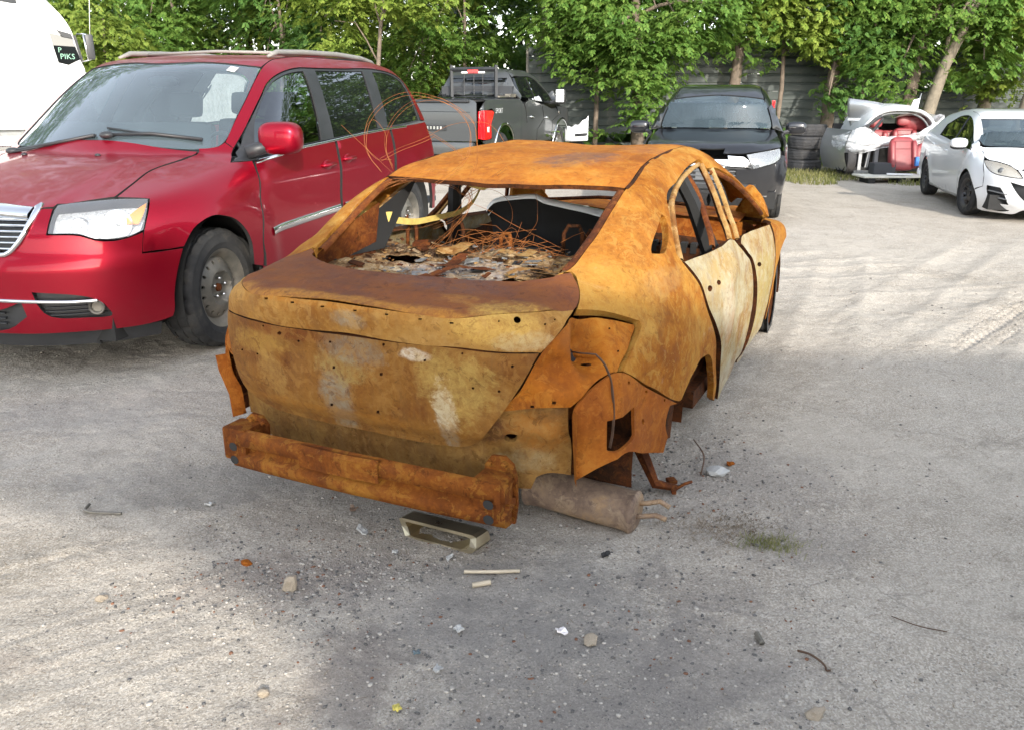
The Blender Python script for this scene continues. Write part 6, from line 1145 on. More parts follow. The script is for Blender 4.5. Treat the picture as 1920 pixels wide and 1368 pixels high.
    # front: cowl, dash beam, firewall, engine bay, buckled hood
    V,F=sheet(lambda u,v:(2.02+.42*v,-.70+1.4*u,.93+.05*math.sin(u*3.14)*(1-v)+.03*v+.012*math.sin(u*19)),26,6); obj('cowl_panel',V,F,M['rust_orange'],root)
    V,F=sheet(lambda u,v:(2.05+.03*math.sin(u*11),-.72+1.44*u,.25+.68*v),20,6); obj('firewall',V,F,M['rust_orange'],root)
    MB().tube([(1.88,-.74,.80),(1.86,-.3,.83),(1.86,.3,.83),(1.88,.74,.80)],.035,8).box((1.86,-.35,.74),(.16,.42,.12)).box((1.9,.1,.70),(.2,.3,.2)).box((1.82,-.55,.79),(.03,.2,.05)).build('dash_beam',M['rust_dark'],root)
    mb=MB()
    for k in range(7): mb.box((1.80,-.62+.06*k,.80),(.05,.035,.06))
    for k in range(5): mb.tube([(1.8,-.5+.1*k,.7),(1.7+.05*k%.1,-.45+.1*k,.55),(1.75,-.4+.09*k,.3)],.015,6)
    mb.build('dash_remains',M['under_black'],root)
    V,F=sheet(lambda u,v:(2.44+.80*v,-.60+1.20*u,.925-.24*v*v+.02*math.sin(u*3.14)+.02*math.sin(v*6+u*4)*v),22,14); obj('hood',V,F,M['rust_orange'],root)
    V,F=sheet(lambda u,v:(3.32+.06*math.sin(u*3.14),-.66+1.32*u,.45+.30*v),14,4); obj('front_panel',V,F,M['rust_inner'],root)
    MB().tube([(2.02,-.60,1.0),(2.06,-.2,1.03),(2.06,.2,1.03),(2.02,.6,1.0)],.012,6).build('cowl_brace',M['rust_inner'],root,True)
    # dark burnt black lining of the left C-pillar with a hanging blind strip
    V,F=sheet(lambda u,v:(-.15+.30*u+.28*v*u,.60-.05*u-.02*v,1.0+(.08+.22*u)*v),10,6); obj('pillar_lining',V,F,M['under_black'],root)
    # front wheels without tyres: bare burnt rims with charred cords
    for sg in (1,-1):
        wheel(root,(2.7,.735*sg,.325),.235,.20,.20,sg,-.06*sg,'spokes',M['rust_dark'],48)
    # left hanging splash flap, trailing arm, fuel filler bits
    V,F=sheet(lambda u,v:(-.58+.10*u-.02*v,(.835-.03*u+.015*math.sin(v*3)),.67-.27*v+.02*u),5,8); obj('splash_flap',V,F,M['rust_inner'],root)
    MB().tube([(.05,-.70,.36),(-.06,-.80,.28),(-.10,-.86,.20),(-.03,-.93,.165)],.03,6,rs=[.034,.028,.022,.014]).box((-.05,-.92,.168),(.08,.018,.012),Matrix.Rotation(.4,3,'Z')).box((-.0,-.90,.178),(.04,.035,.014),Matrix.Rotation(.7,3,'Z')).tube([(-.04,-.93,.165),(-.02,-.96,.185),(.03,-.975,.175)],.007,5).build('trailing_arm',M['rust_inner'],root,True,sharp=40)
    MB().tube([(-.33,-.62,.42),(-.30,-.64,.30),(-.34,-.66,.22)],.012,6).build('exhaust_hanger',M['rust_inner'],root,True)
    MB().box((.02,0,.36),(.12,1.0,.08)).tube([(.05,.5,.36),(.0,.6,.34)],.04,8).build('axle_beam',M['rust_inner'],root,True,sharp=40)
    # silencer lying under the corner: drum with rolled seams
    mu=MB().lathe([(0,-.225),(.060,-.225),(.074,-.222),(.083,-.214),(.083,-.205),(.079,-.198),(.078,-.17),(.078,.17),(.079,.198),(.083,.205),(.083,.214),(.074,.222),(.060,.214),(0,.216)],40,'y').build('silencer',M['muffler'],root,True,sharp=35)
    mu.matrix_local=Matrix.Translation((-.385,-.655,.225))@Matrix.Rotation(.05,4,'X')@Matrix.Rotation(-.03,4,'Z')
    for k in (0,1): MB().tube([(.02-.03*k,-.22,.03-.04*k),(.03-.03*k,-.25,.035-.04*k),(.05-.03*k,-.29,.045-.045*k),(.05-.04*k,-.33,.03-.03*k)],.010,7).build('hanger_rod',M['muffler'],mu,True)
    MB().tube([(.0,.22,.0),(.06,.30,.01),(.2,.36,.02),(.5,.38,.05)],.028,10).build('exhaust_pipe',M['muffler'],mu,True)
    # flattened tail-pipe trim
    ou=[(-.17,.0),(-.158,.030),(-.14,.036),(.165,.036),(.178,.030),(.165,.006),(.135,-.022),(.115,-.028),(-.13,-.028),(-.155,-.020)]
    V=[];m=len(ou)
    for yk,sc in ((.0,1.),(.0,.84),(.10,.84),(.10,1.0)):
        for a,b in ou: V.append((yk+.02*(b>0)*(0 if yk else 1),a*sc,(b-.004)*(sc if sc==1 else sc*.78)+.004))
    F=[]
    for r in range(3):
        for i in range(m): F.append((r*m+i,r*m+(i+1)%m,(r+1)*m+(i+1)%m,(r+1)*m+i))
    for i in range(m): F.append((3*m+i,3*m+(i+1)%m,(i+1)%m,i))
    F.append(tuple(range(2*m,3*m)))
    o=obj('tailpipe_trim',V,F,M['brass'],root,False); o.matrix_local=Matrix.Translation((-.815,-.262,.178))@Matrix.Rotation(-.06,4,'Z')@Matrix.Rotation(-.03,4,'X')@Matrix.Rotation(.12,4,'Y')
    return root
# ---------------------------------------------------------------- wires, strap and panel lying in the burnt car
def build_contents(root):
    Mw=root.matrix_world
    w=empty('wire_tangle',label='tangle of thin rusty wire loops springing out of the burnt rear window',cat='wire')
    w.matrix_world=Mw
    rng=random.Random(4)
    for P in WIRES:
        Q=smooth_path(P,44); MB().tube(Q.tolist(),.0008,5).build('wire_loop',M['wire'],w,True)
        if rng.random()<.25: MB().tube((Q+np.array([.03,.012,-.014])).tolist(),.001,5).build('wire_loop',M['wire'],w,True)
    # fine rust-red wire nest near the shelf
    mb=MB(); r=np.random.default_rng(8)
    for k in range(60):
        c=np.array([.35,.05,1.0]); a=c+r.normal(0,1,3)*[.10,.16,.03]; b=c+r.normal(0,1,3)*[.10,.2,.05]; m=(a+b)/2+r.normal(0,.05,3)
        mb.tube(smooth_path([a,m,b],6).tolist(),.0011,4,False)
    mb.build('fine_wire_nest',M['wire'],w)
    s=empty('yellow_strap',label='yellow webbing strap knotted round the far pillar of the burnt car',cat='strap'); s.matrix_world=Mw
    def ribbon(P,wd,up):
        Q=smooth_path(P,18); up=np.array(up,float); V=[]
        for q in Q: V+=[q-up*wd/2,q+up*wd/2]
        for q in Q: V+=[q-up*wd/2+[.004,0,0],q+up*wd/2+[.004,0,0]]
        n=len(Q); F=[(2*i,2*i+1,2*i+3,2*i+2) for i in range(n-1)]+[(2*n+2*i,2*n+2*i+2,2*n+2*i+3,2*n+2*i+1) for i in range(n-1)]
        obj('webbing',V,F,M['yellow_strap'],s)
    ribbon([(.05,.655,1.165),(.10,.60,1.145),(.20,.545,1.135)],.055,(.3,-.25,.92))
    ribbon([(.02,.70,1.07),(.03,.69,1.02)],.05,(0,.8,.1))
    ribbon([(.18,.56,1.13),(.45,.53,1.085),(.7,.50,1.085),(.9,.48,1.13),(.97,.47,1.20)],.030,(.2,-.1,.97))
    ribbon([(.93,.56,1.235),(.95,.50,1.215),(.93,.44,1.21),(.90,.39,1.235)],.05,(0,.1,1)); ribbon([(1.02,.56,1.24),(1.03,.47,1.20),(1.0,.40,1.22)],.035,(.1,.1,1))
    ellipsoid((.93,.535,1.235),(.02,.022,.03),10,6).build('knot',M['yellow_strap'],s,True)
    p=empty('loose_trim_panel',label='loose black car panel with a white top edge lying inside the burnt cabin',cat='car panel'); p.matrix_world=Mw
    top=[(1.0,.455,1.075),(1.0,.42,1.115),(1.0,.30,1.145),(1.02,.17,1.155),(1.0,.13,1.14),(1.0,.0,1.118),(1.0,-.12,1.10),(1.0,-.27,1.07)]
    T_=smooth_path(top,26); n=len(T_)
    bot=np.c_[T_[:,0]-.10,T_[:,1]*.92+.01,np.full(n,.80)]
    V=[];F=[]
    for j in range(7):
        t=j/6; V+=((T_*(1-t)+bot*t)+np.array([.10*math.sin(t*3.14),0,0])).tolist()
    for j in range(6):
        for i in range(n-1): F.append((j*n+i,(j+1)*n+i,(j+1)*n+i+1,j*n+i+1))
    obj('inner_face',V,F,M['under_black'],p)
    V=[];W_=np.interp(np.linspace(0,1,n),[0,.4,.55,1],[.02,.05,.14,.26])
    for k,(o,dz) in enumerate(((-.004,-.012),(.0,.004),(.3,.012),(1.,.0),(1.02,-.02))):
        for q,wd in zip(T_,W_): V.append((q[0]+o*wd,q[1],q[2]+dz-(.02 if o>=1 else 0)))
    F=[(k*n+i,k*n+i+1,(k+1)*n+i+1,(k+1)*n+i) for k in range(4) for i in range(n-1)]
    obj('white_skin',V,F,M['white_paint'],p)
# ---------------------------------------------------------------- other cars
def inside(root,x0,x1,hw,z0,z1,zroof):
    MB().box(((x0+x1)/2,0,(z0+.2)/2+.05),(x1-x0,hw*2,.2)).build('floor_pan',M['under_black'],root)
def build_crossover():
    B=BODIES['crossover']; r=vehicle('crossover','crossover',(2.589,11.268),-1.82,.972,'black crossover facing the camera behind the burnt car','crossover',.055)
    inside(r,-3.3,.7,.8,.3,.5,1)
    for sd in (1,-1):
        for x in (0,-2.66): wheel(r,(x,.78*sd,.35),.35,.23,.22,sd,0,'spokes',M['alloy'],40)
        o=ellipsoid((-.52,1.04*sd,1.13),(.075,.135,.085),18,10,.6).build('mirror',M['dark_paint'],r,True); MB().tube([(-.45,.86*sd,1.06),(-.5,1.0*sd,1.10)],.03,6).build('mirror_arm',M['black_trim'],o)
    MB().box((-.62,0,1.03),(.5,1.4,.14)).build('dashboard',M['dark_cloth'],r)
    for y in (.37,-.37): seat(r,(-1.45,y,.52),0,M['dark_cloth'],'front_seat')
    t=MB(); t.tube([(-.95,.37+.18*math.cos(a),1.07+.16*math.sin(a)) for a in np.linspace(0,2*math.pi,25)],.014,6); t.build('steering_wheel',M['black_trim'],r,True)
    MB().box((-1.4,0,.66),(3.6,1.5,.3)).build('cabin_floor',M['under_black'],r)
    for k in range(5): strip(B,r,'grille_slat',M['grey_trim'],'F',[(-.5+.03*k,.66-.05*k),(0,.655-.05*k),(.5-.03*k,.66-.05*k)],.016,-.02,.02,16)
    MB().box((.87,0,.62),(.03,.36,.14)).build('plate_holder',M['grey_trim'],r)
    MB().box((.90,.05,.48),(.02,1.0,.06)).build('lower_grille',M['black_trim'],r)
    for a,b in (((-.20,.55),(-.36,-.02)),((-.2,-.15),(-.3,-.62))): MB().tube(outline(B,[a,((a[0]+b[0])/2,(a[1]+b[1])/2),b],'T',.012).tolist(),.010,5).build('wiper',M['black_trim'],r)
    ellipsoid(outline(B,[(-1.0,0)],'T',-.05)[0],(.05,.07,.03)).build('rear_view_mirror',M['grey_trim'],r)
def build_pickup():
    B=BODIES['pickup']; r=vehicle('pickup','pickup',(-1.023,16.899),1.207,.946,'grey crew cab pickup seen from behind with a black cab rack','pickup truck',.06); r.scale=(.946,.946,1.0)
    inside(r,-1,4.4,.85,.45,.7,1)
    for sd in (1,-1):
        for x in (0,3.68): wheel(r,(x,.82*sd,.41),.41,.27,.24,sd,0,'spokes',M['alloy'],40)
    # headache rack
    rk=MB()
    for y in (.50,-.50): rk.tube([(.80,y,1.44),(.80,y,2.04)],.034,4,rs=[.04,.04])
    rk.tube([(.80,-.50,1.96),(.80,.50,1.96)],.045,4); rk.build('cab_rack',M['black_trim'],r)
    rb=MB()
    for z in (1.60,1.72): rb.tube([(.82,-.50,z),(.82,.50,z)],.010,6)
    for y in (-.2,.0,.22): rb.tube([(.82,y,1.48),(.82,y,1.90)],.008,6)
    rb.build('rack_mesh',M['black_trim'],r)
    o=MB().box((.775,.0,1.925),(.03,.24,.075),None,.01).build('brake_lamp',M['tail_red'],r); MB().box((.785,.19,1.905),(.02,.14,.03)).box((.785,-.19,1.905),(.02,.14,.03)).build('cargo_lamp',M['white_lens'],o)
    # tailgate dressing
    strip(B,r,'tailgate_crease',M['dark_paint'],'B',[(.74,1.20),(0,1.21),(-.74,1.20)],.010,.002,.004,24)
    MB().box((-1.115,.02,1.39),(.05,1.48,.05),None,.015).build('tailgate_cap',M['black_trim'],r)
    o=MB().box((-1.122,-.02,.93),(.02,.46,.10),None,.004).build('tailgate_badge',M['black_trim'],r)
    for k in range(5): MB().box((-1.136,.13-.07*k,.93),(.008,.035,.05)).build('badge_letter',M['steel_bright'],o)
    MB().box((-1.17,0,.58),(.16,1.7,.22),None,.04).build('rear_bumper',M['grey_paint'],r,True,sharp=40)
    hd=[p for p in PANELS['pickup'] if p['n']=='tail_light'][0]['poly']; c=np.mean(hd,0)
    for sg in (1,):
        q=[[c[0]-.02,c[1]-.12],[c[0]+.035,c[1]-.12],[c[0]+.035,c[1]-.03],[c[0]-.02,c[1]-.03]]
        panel(B,dict(n='reverse_lamp',d='BR',mat='white_lens',poly=q,off=.012,th=.01,both=1),r,M,0,.05)
    P=PATHS['pickup']
    a,b=P['sport'][1]; y=-B.side(np.array(a[0]),np.array(a[1]))-.008
    txt(r,'sport_decal','SPORT',(a[0],y,a[1]-.05),(math.pi/2,0,0),.13,M['grey_decal'],1.0,.001)
    for x,z in P['handles'][1]: MB().tube([(x-.08,-1.0,z),(x-.06,-1.03,z),(x+.07,-1.03,z),(x+.09,-1.0,z)],.022,6).build('door_handle',M['chrome'],r,True)
    x,z=P['fender_vent'][1][0]; MB().box((x+.08,-1.002,z),(.16,.02,.07),None,.01).build('fender_vent',M['chrome'],r)
    for sg in (1,-1):
        o=ellipsoid((2.92,1.22*sg,1.45),(.07,.12,.16),18,10,.5).build('mirror',M['black_trim'],r,True); MB().box((2.86,1.22*sg,1.46),(.03,.19,.26),None,.01).build('mirror_glass',M['reflector'],o)
        MB().tube([(2.92,.95*sg,1.32),(2.93,1.12*sg,1.36)],.035,6).build('mirror_arm',M['black_trim'],o)
    MB().box((.70,-.86,1.475),(.30,.12,.06)).box((.45,-.86,1.46),(.8,.05,.03)).build('bed_rail_bracket',M['steel'],r)
    for sg in (1,-1):
        for x in (0,3.68): strip(B,r,'arch_trim',M['chrome'],'L' if sg>0 else 'R',[(x+.56*math.cos(t),.42+.56*math.sin(t)) for t in np.linspace(.15,2.99,16)],.045,.004,.01,30)
    MB().box((1.0,0,1.30),(.1,1.6,.7)).box((2.0,0,1.15),(2.0,1.6,.4)).build('cabin_trim',M['dark_cloth'],r)
    for x in (1.5,2.5):
        for y in (.38,-.38): seat(r,(x+.2,y,.9),0,M['dark_cloth'],'cab_seat')
M['grey_decal']=flat('faded_grey_decal',(.42,.43,.43),.5)
M['rust_tan']=rust('rust_pale_tan',[(.22,.10,.035),(.33,.19,.075),(.44,.30,.13),(.52,.39,.20),(.60,.49,.30)],dark=.2)
def build_hatch():
    B=BODIES['hatch']; r=vehicle('hatchback','hatch',(6.7149,11.2127),-1.7998,.8992,'white hatchback with black steel wheels cut by the right edge','hatchback',.05)
    inside(r,-3.1,.7,.72,.22,.4,1)
    for sd in (1,-1):
        for x in (0,-2.64):
            wheel(r,(x,.765*sd,.315),.315,.205,.205,sd,(-.12*sd if x==0 else 0),'spokes',M['black_wheel'],48)
            housing(r,x,.58*sd,.80*sd,.33,.355,M['under_black'])
        o=ellipsoid((-.30,.97*sd,1.0),(.085,.12,.075),18,10,.75).build('mirror',M['white_paint'],r,True); ellipsoid((-.31,.97*sd,.955),(.08,.11,.05),14,8,.8).build('mirror_base',M['black_trim'],o,True)
    MB().box((-.5,0,.90),(.5,1.35,.12)).build('dashboard',M['dark_cloth'],r)
    for y in (.36,-.36): seat(r,(-1.35,y,.42),0,M['dark_cloth'],'front_seat')
    MB().box((-1.5,0,.50),(2.8,1.4,.3)).build('cabin_floor',M['under_black'],r)
    hs=[p for p in PANELS['hatch'] if p['n']=='front_bumper'][0]['holes']
    panel(B,dict(n='fog_grille',d='FR',mat='black_trim',poly=hs[0],off=-.04,th=.01,both=1),r,M,-.01,.05)
    panel(B,dict(n='lower_intake',d='FR',mat='black_trim',poly=hs[2],off=-.05,th=.01,both=1),r,M,-.01,.05)
    panel(B,dict(n='bumper_slot',d='FR',mat='black_trim',poly=hs[1],off=-.01,th=.005,both=1),r,M,-.003,.05)
    z=[q[1] for q in hs[0]]; x=[q[0] for q in hs[0]]
    for k in range(2):
        zz=min(z)+(max(z)-min(z))*(.36+.30*k); strip(B,r,'fog_grille_fin',M['grey_trim'],'FR',[(min(x)+.02,zz+.012),(max(x)-.01,zz-.02)],.014,-.012,.025,10,True)
    hd=[p for p in PANELS['hatch'] if p['n']=='headlight_lens'][0]['poly']
    panel(B,dict(n='headlight_bowl',d='FR',mat='reflector',poly=hd,off=-.045,th=-.04,both=1),r,M,.006,.05)
    cx=np.mean(hd,0); p=outline(B,[(cx[0],cx[1]-.01)],'FR',-.035)[0]
    for sg in (1,-1): ellipsoid((p[0],p[1]*-sg,p[2]),(.05,.05,.05)).build('projector_lamp',M['grey_trim'],r,True)
    for x,zz in PATHS['hatch']['handles'][1]: MB().tube([(x-.08,-float(B.side(np.array(x),np.array(zz)))+.005,zz),(x-.05,-float(B.side(np.array(x),np.array(zz)))-.025,zz),(x+.06,-float(B.side(np.array(x),np.array(zz)))-.025,zz),(x+.08,-float(B.side(np.array(x),np.array(zz)))+.005,zz)],.012,6).build('door_handle',M['white_paint'],r,True)
    strip(B,r,'side_moulding',M['silver_paint'],'R',PATHS['hatch']['moulding'][1],.045,.003,.008,20)
    for xx in (-1.18,): strip(B,r,'shut_line',M['grey_trim'],'R',[(xx,.85),(xx+.02,.6),(xx-.02,.25)],.006,-.004,.006,14)
    strip(B,r,'shut_line',M['grey_trim'],'R',[(-.22,.88),(-.30,.7),(-.33,.55)],.006,-.004,.006,10); strip(B,r,'shut_line',M['grey_trim'],'R',[(-2.05,.88),(-2.1,.7),(-2.25,.55)],.006,-.004,.006,10)
    strip(B,r,'door_divider',M['black_trim'],'TR',[(-1.24,float((-.80+.95)*r2)),(-1.36,float((-.57+1.38)*r2))],.07,-.003,.004,10)
    MB().tube(outline(B,[(-.03,.5),(-.16,.1),(-.12,-.3)],'T',.012).tolist(),.010,5).build('wiper',M['black_trim'],r)
def extr(name,pts,y0,y1,mat,root,bev=0):
    m=len(pts); V=[(x,y,z) for y in (y0,y1) for x,z in pts]
    bm=bmesh.new(); vs=[bm.verts.new(v) for v in V]
    bm.faces.new(vs[:m]); bm.faces.new(vs[m:][::-1])
    for i in range(m): bm.faces.new((vs[i],vs[i+m],vs[(i+1)%m+m],vs[(i+1)%m]))
    bmesh.ops.recalc_face_normals(bm,faces=bm.faces)
    if bev: bmesh.ops.bevel(bm,geom=[e for e in bm.edges],offset=bev,segments=3,affect='EDGES',profile=.5,clamp_overlap=True)
    me=bpy.data.meshes.new(name); bm.to_mesh(me); bm.free(); o=link(name,me,mat,root,True); me.set_sharp_from_angle(angle=math.radians(35)); return o
def build_semi():
    r=empty('semi_truck',(-8.2,16,0),math.radians(31),label='white semi truck cab rising behind the minivan at the left edge',cat='truck')
    def L(P): return [(x+8.2,z) for x,z in P]
    prof=smooth_path([(-9.0,4.2),(-8.41,3.57),(-8.08,3.06),(-7.9,2.86),(-7.8,2.70),(-7.74,2.55)],14).tolist()
    extr('cab',L([(-11.2,.9),(-11.2,4.3)]+prof+[(-7.66,2.04),(-7.62,1.95),(-7.6,.9)]),0,2.4,M['truck_white'],r,.05)
    extr('hood',L([(-7.66,.75),(-7.66,1.92),(-7.45,1.78),(-7.15,1.62),(-6.9,1.5),(-6.82,1.35),(-6.8,.75)]),.05,2.35,M['truck_white'],r,.08)
    extr('side_window',L([(-8.12,2.53),(-7.77,2.46),(-7.68,2.10),(-7.88,2.0),(-8.04,2.04)]),-.012,.03,M['glass_dark'],r)
    extr('window_visor',L([(-8.0,2.58),(-7.78,2.52),(-7.76,2.44),(-7.92,2.47)]),-.08,-.0,M['black_trim'],r)
    extr('quarter_window',L([(-7.735,2.5),(-7.66,2.06),(-7.63,2.06),(-7.70,2.5)]),.0,.1,M['black_trim'],r)
    extr('roof_vent',L([(-8.9,3.14),(-8.56,3.10),(-8.54,2.99),(-8.60,2.985),(-8.9,3.03)]),-.02,.02,M['dark_cloth'],r)  # dark vent high on the cab side
    MB().tube([(-.0+.01,-.006,2.59),(.06,-.006,1.84)],.006,5).tube([(-1.2,-.006,1.365),(.4,-.006,1.365)],.005,5).build('door_seam',M['grey_trim'],r)
    mr=MB().box((.68,-.28,2.30),(.13,.10,.42),None,.03).build('mirror',M['black_trim'],r,True,sharp=40); MB().tube([(.52,0,2.52),(.60,-.2,2.52),(.66,-.28,2.50)],.014,6).tube([(.55,0,2.06),(.62,-.2,2.08),(.68,-.28,2.10)],.014,6).tube([(.60,-.26,2.50),(.63,-.30,2.08)],.02,6).build('mirror_bracket',M['chrome'],mr,True)
    MB().tube([(.70,-.28,2.48),(.80,-.28,3.3),(.86,-.28,4.0)],.006,5).build('antenna',M['white_lens'],r,True)
    txt(r,'window_writing','PIKS',(.20,-.016,2.10),(math.pi/2,0,0),.13,M['window_chalk'],1.0,.0008)
    txt(r,'window_writing','P',(.18,-.016,2.21),(math.pi/2,0,0),.12,M['window_chalk'],1.0,.0008)
    mb=MB()
    for k in range(14):
        if k!=6: mb.box((-.73+.025*k,-.003,1.785),(.014,.004,.018 if k%3 else .012))
    for k in range(7):
        if k!=5: mb.box((-.24+.03*k,-.003,1.815),(.018,.004,.022 if k%2 else .016))
    mb.build('door_lettering',M['grey_decal'],r)
    wheel(r,(.95,.05,.52),.52,.28,.29,-1,0,'spokes',M['alloy'],48)
    wheel(r,(-1.6,.05,.52),.52,.28,.29,-1,0,'spokes',M['alloy'],48)
    MB().box((-.8,1.2,.75),(4.2,1.6,.3)).build('chassis',M['under_black'],r)
    # fuel tank and step
    MB().lathe([(0,-.5),(.28,-.5),(.30,-.48),(.30,.48),(.28,.5),(0,.5)],28,'x',(-.5,.32,.62)).build('fuel_tank',M['chrome'],r,True,sharp=40)
M['window_chalk']=flat('window_chalk',(.20,.36,.27),.8)
# ---------------------------------------------------------------- things along the fence
def build_tyres():
    lab=['bottom tyre of the worn tyre stack, half sunk in weeds','second tyre from the ground in the worn tyre stack','third tyre from the ground in the worn tyre stack','top tyre of the worn tyre stack, shifted to the right']
    for k,(dx,dy,z,rt) in enumerate(((0,0,.115,.02),(-.02,.03,.345,-.02),(.0,-.02,.575,.03),(.07,.03,.80,-.03))):
        r=.355-.01*(k%2)
        o=tyre_mesh(r,.235,.215,56).build('tyre',M['rubber_old'],None,True,sharp=40)
        o.location=(5.96+dx,17.9+dy,z); o.rotation_euler=(math.pi/2+rt,0,0)
        tag(o,lab[k],'tyre','tyres stacked by the fence')
M['rubber_old']=flat('greyed_old_rubber',(.022,.023,.026),.8,var=.35,scale=5,dirt=.10)
def leather_seat(c,rz,tilt,label,w=.52,h=.66,head=True):
    r=empty('loose_car_seat',c,rz,1,label,'car seat','red leather seats around the car shell'); r.rotation_euler=(tilt,0,rz)  # loose car seat: backrest with bolsters
    V=[];F=[]
    def cushion(name,cz,cy,ww,hh,dd,tap=.85):
        mb=ellipsoid((0,cy,cz),(ww/2,dd/2,hh/2),24,14,.45)
        mb.V=[(x*(1-(1-tap)*max((z-cz)/hh+.5,0)),y,z) for x,y,z in mb.V]; return mb.build(name,M['red_leather'],r,True)
    b=cushion('backrest',h/2,0,w,h,.16)
    for sx in (1,-1): ellipsoid((sx*w*.40,-.06,h*.46),(.055,.07,h*.42),14,10,.6).build('side_bolster',M['red_leather'],b,True)
    MB().tube([(-w*.30,-.085,h*.12),(-w*.29,-.085,h*.85),(w*.29,-.085,h*.85),(w*.30,-.085,h*.12)],.004,5).tube([(-w*.29,-.086,h*.62),(w*.29,-.086,h*.62)],.004,5).build('seam',M['seam'],b)
    if head: ellipsoid((0,.02,h+.13),(.135,.06,.095),18,10,.6).build('headrest',M['red_leather'],r,True)
    return r
M['seam']=flat('dark_red_seam',(.14,.02,.024),.7)
def build_junk():
    s=empty('car_shell',(7.08,16.3,0),label='cut silver rear half of a car with its hatch opening facing the yard',cat='car shell'); s.scale=(.87,1,1)
    def tubeb(P,r0,name,mat): MB().tube(smooth_path(P,26).tolist(),r0,8).build(name,M[mat],s,True)
    # roof skin and hoop
    hoop=smooth_path([(-.86,.02,.58),(-.66,.05,.92),(-.42,.1,1.13),(-.22,.1,1.21),(.2,.08,1.235),(.5,.08,1.20),(.72,.06,1.08),(.86,.02,.86),(.93,0,.6)],40)
    V=[];n=len(hoop)
    for k,(dy,dz,sc) in enumerate(((0,0,1),(.02,.035,1.0),(.25,.075,.98),(.7,.09,.95),(1.2,.05,.93))):
        for p in hoop: V.append((p[0]*sc,p[1]+dy,p[2]+dz*max((p[2]-.5)/.7,0)))
    obj('roof_skin',V,[(k*n+i,k*n+i+1,(k+1)*n+i+1,(k+1)*n+i) for k in range(4) for i in range(n-1)],M['silver_light'],s)
    tubeb(hoop,.035,'hatch_frame','silver_light')
    tubeb(hoop*np.array([.9,1,.93])+np.array([0,.06,.02]),.022,'inner_frame','grey_trim')
    MB().tube([(-.72,-.02,.9),(-.35,-.02,1.12)],.03,6).tube([(-.60,-.0,.72),(-.30,0,1.08)],.03,6).build('gas_strut',M['black_trim'],s)
    V,F=sheet(lambda u,v:(-.92-.12*math.sin(v*3.1)-.05*u,.0+1.2*u,.12+.75*v),10,10); obj('side_panel',V,F,M['silver_paint'],s)
    V,F=sheet(lambda u,v:(.93+.10*math.sin(v*3.1),.0+1.2*u,.12+.75*v),10,10); obj('side_panel',V,F,M['silver_paint'],s)
    MB().box((0,.6,.16),(1.8,1.2,.08)).box((0,1.2,.55),(1.7,.05,.8)).build('floor_pan',M['under_black'],s)
    MB().box((-.70,.0,.34),(.07,.05,.50)).box((-.52,.03,.34),(.06,.05,.52),Matrix.Rotation(.12,3,'Y')).box((-.36,.0,.36),(.08,.06,.52)).box((-.55,.02,.12),(.5,.06,.05)).build('cut_pillar',M['silver_paint'],s)
    MB().lathe([(.31,-.09),(.33,-.05),(.33,.05),(.31,.09),(.2,.09),(.2,-.09)],28,'x',(-.88,.25,.32)).build('tyre',M['rubber_old'],s,True)
    V,F=sheet(lambda u,v:(.05+.78*u,.03+.25*v,1.135+.05*math.sin(u*3.1)-.06*v),12,5); obj('headliner',V,F,M['ivory'],s)
    # plastic wrap stretched round the shell
    w=empty('plastic_wrap',(7.08,16.3,0),label='torn white plastic wrap stretched around the silver car shell',cat='plastic sheet'); w.scale=(.87,1,1)
    rng=np.random.default_rng(3)
    def band(P,h0,h1,name):
        Q=smooth_path(P,60); H=np.interp(np.linspace(0,1,60),np.linspace(0,1,len(h0)),h0); G=np.interp(np.linspace(0,1,60),np.linspace(0,1,len(h1)),h1); V=[]
        for j in range(16):
            t=j/15
            for i,q in enumerate(Q):
                wv=.018*math.sin(i*.9+9*t)+.014*math.sin(i*.37-14*t+1)+.012*math.sin(23*t+i*.12)+.05*math.sin(t*3.14)
                V.append((q[0],q[1]-wv,q[2]+H[i]*(1-t)+G[i]*t+.008*math.sin(i*1.7)*(1 if j in(0,15) else 0)))
        obj(name,V,[(j*60+i,j*60+i+1,(j+1)*60+i+1,(j+1)*60+i) for j in range(15) for i in range(59)],M['wrap'],w)
    band([(-1.06,.7,.62),(-1.02,.1,.60),(-.75,-.10,.62),(-.40,-.14,.66),(-.05,-.16,.70),(.35,-.16,.74),(.70,-.12,.86),(.98,.0,.98),(1.05,.7,1.0)],[.12,.16,.20,.10,.06,.10,.14,.14,.12],[-.05,-.10,-.17,-.12,-.08,-.16,-.24,-.26,-.3],'wrap_band')
    band([(-1.04,.5,.66),(-.86,-.06,.72),(-.60,-.10,.74),(-.30,-.10,.70),(.0,-.17,.70)],[.08,.14,.2,.05,.03],[-.12,-.16,-.2,-.1,-.05],'wrap_band')
    leather_seat((7.02,15.72,.19),.05,-.28,'large red leather seat back leaning on the front of the car shell',.50,.60,False)
    leather_seat((6.80,16.55,.55),.0,-.1,'red leather seat with headrest inside the shell, left of the others',.42,.32)
    leather_seat((7.12,16.7,.55),.0,-.1,'red leather seat inside the shell between two others',.42,.30,False)
    leather_seat((7.36,16.6,.56),-.1,-.1,'red leather seat with headrest inside the shell on its right',.42,.34)
    leather_seat((7.52,15.95,.22),-.05,-.15,'small red leather seat half hidden behind the large seat back',.36,.44,False)
    ellipsoid((7.62,16.75,1.0),(.28,.16,.17),18,10,.7).build('red_cushion',M['red_leather'],None,True); tag(bpy.data.objects['red_cushion'],'red leather cushion piled high at the right of the car shell','cushion')
    o=MB().box((6.68,15.75,.20),(.40,.25,.26),None,.03).build('black_crate',M['dark_cloth'],None,True,sharp=40); tag(o,'dark plastic box left of the large red seat back','box')
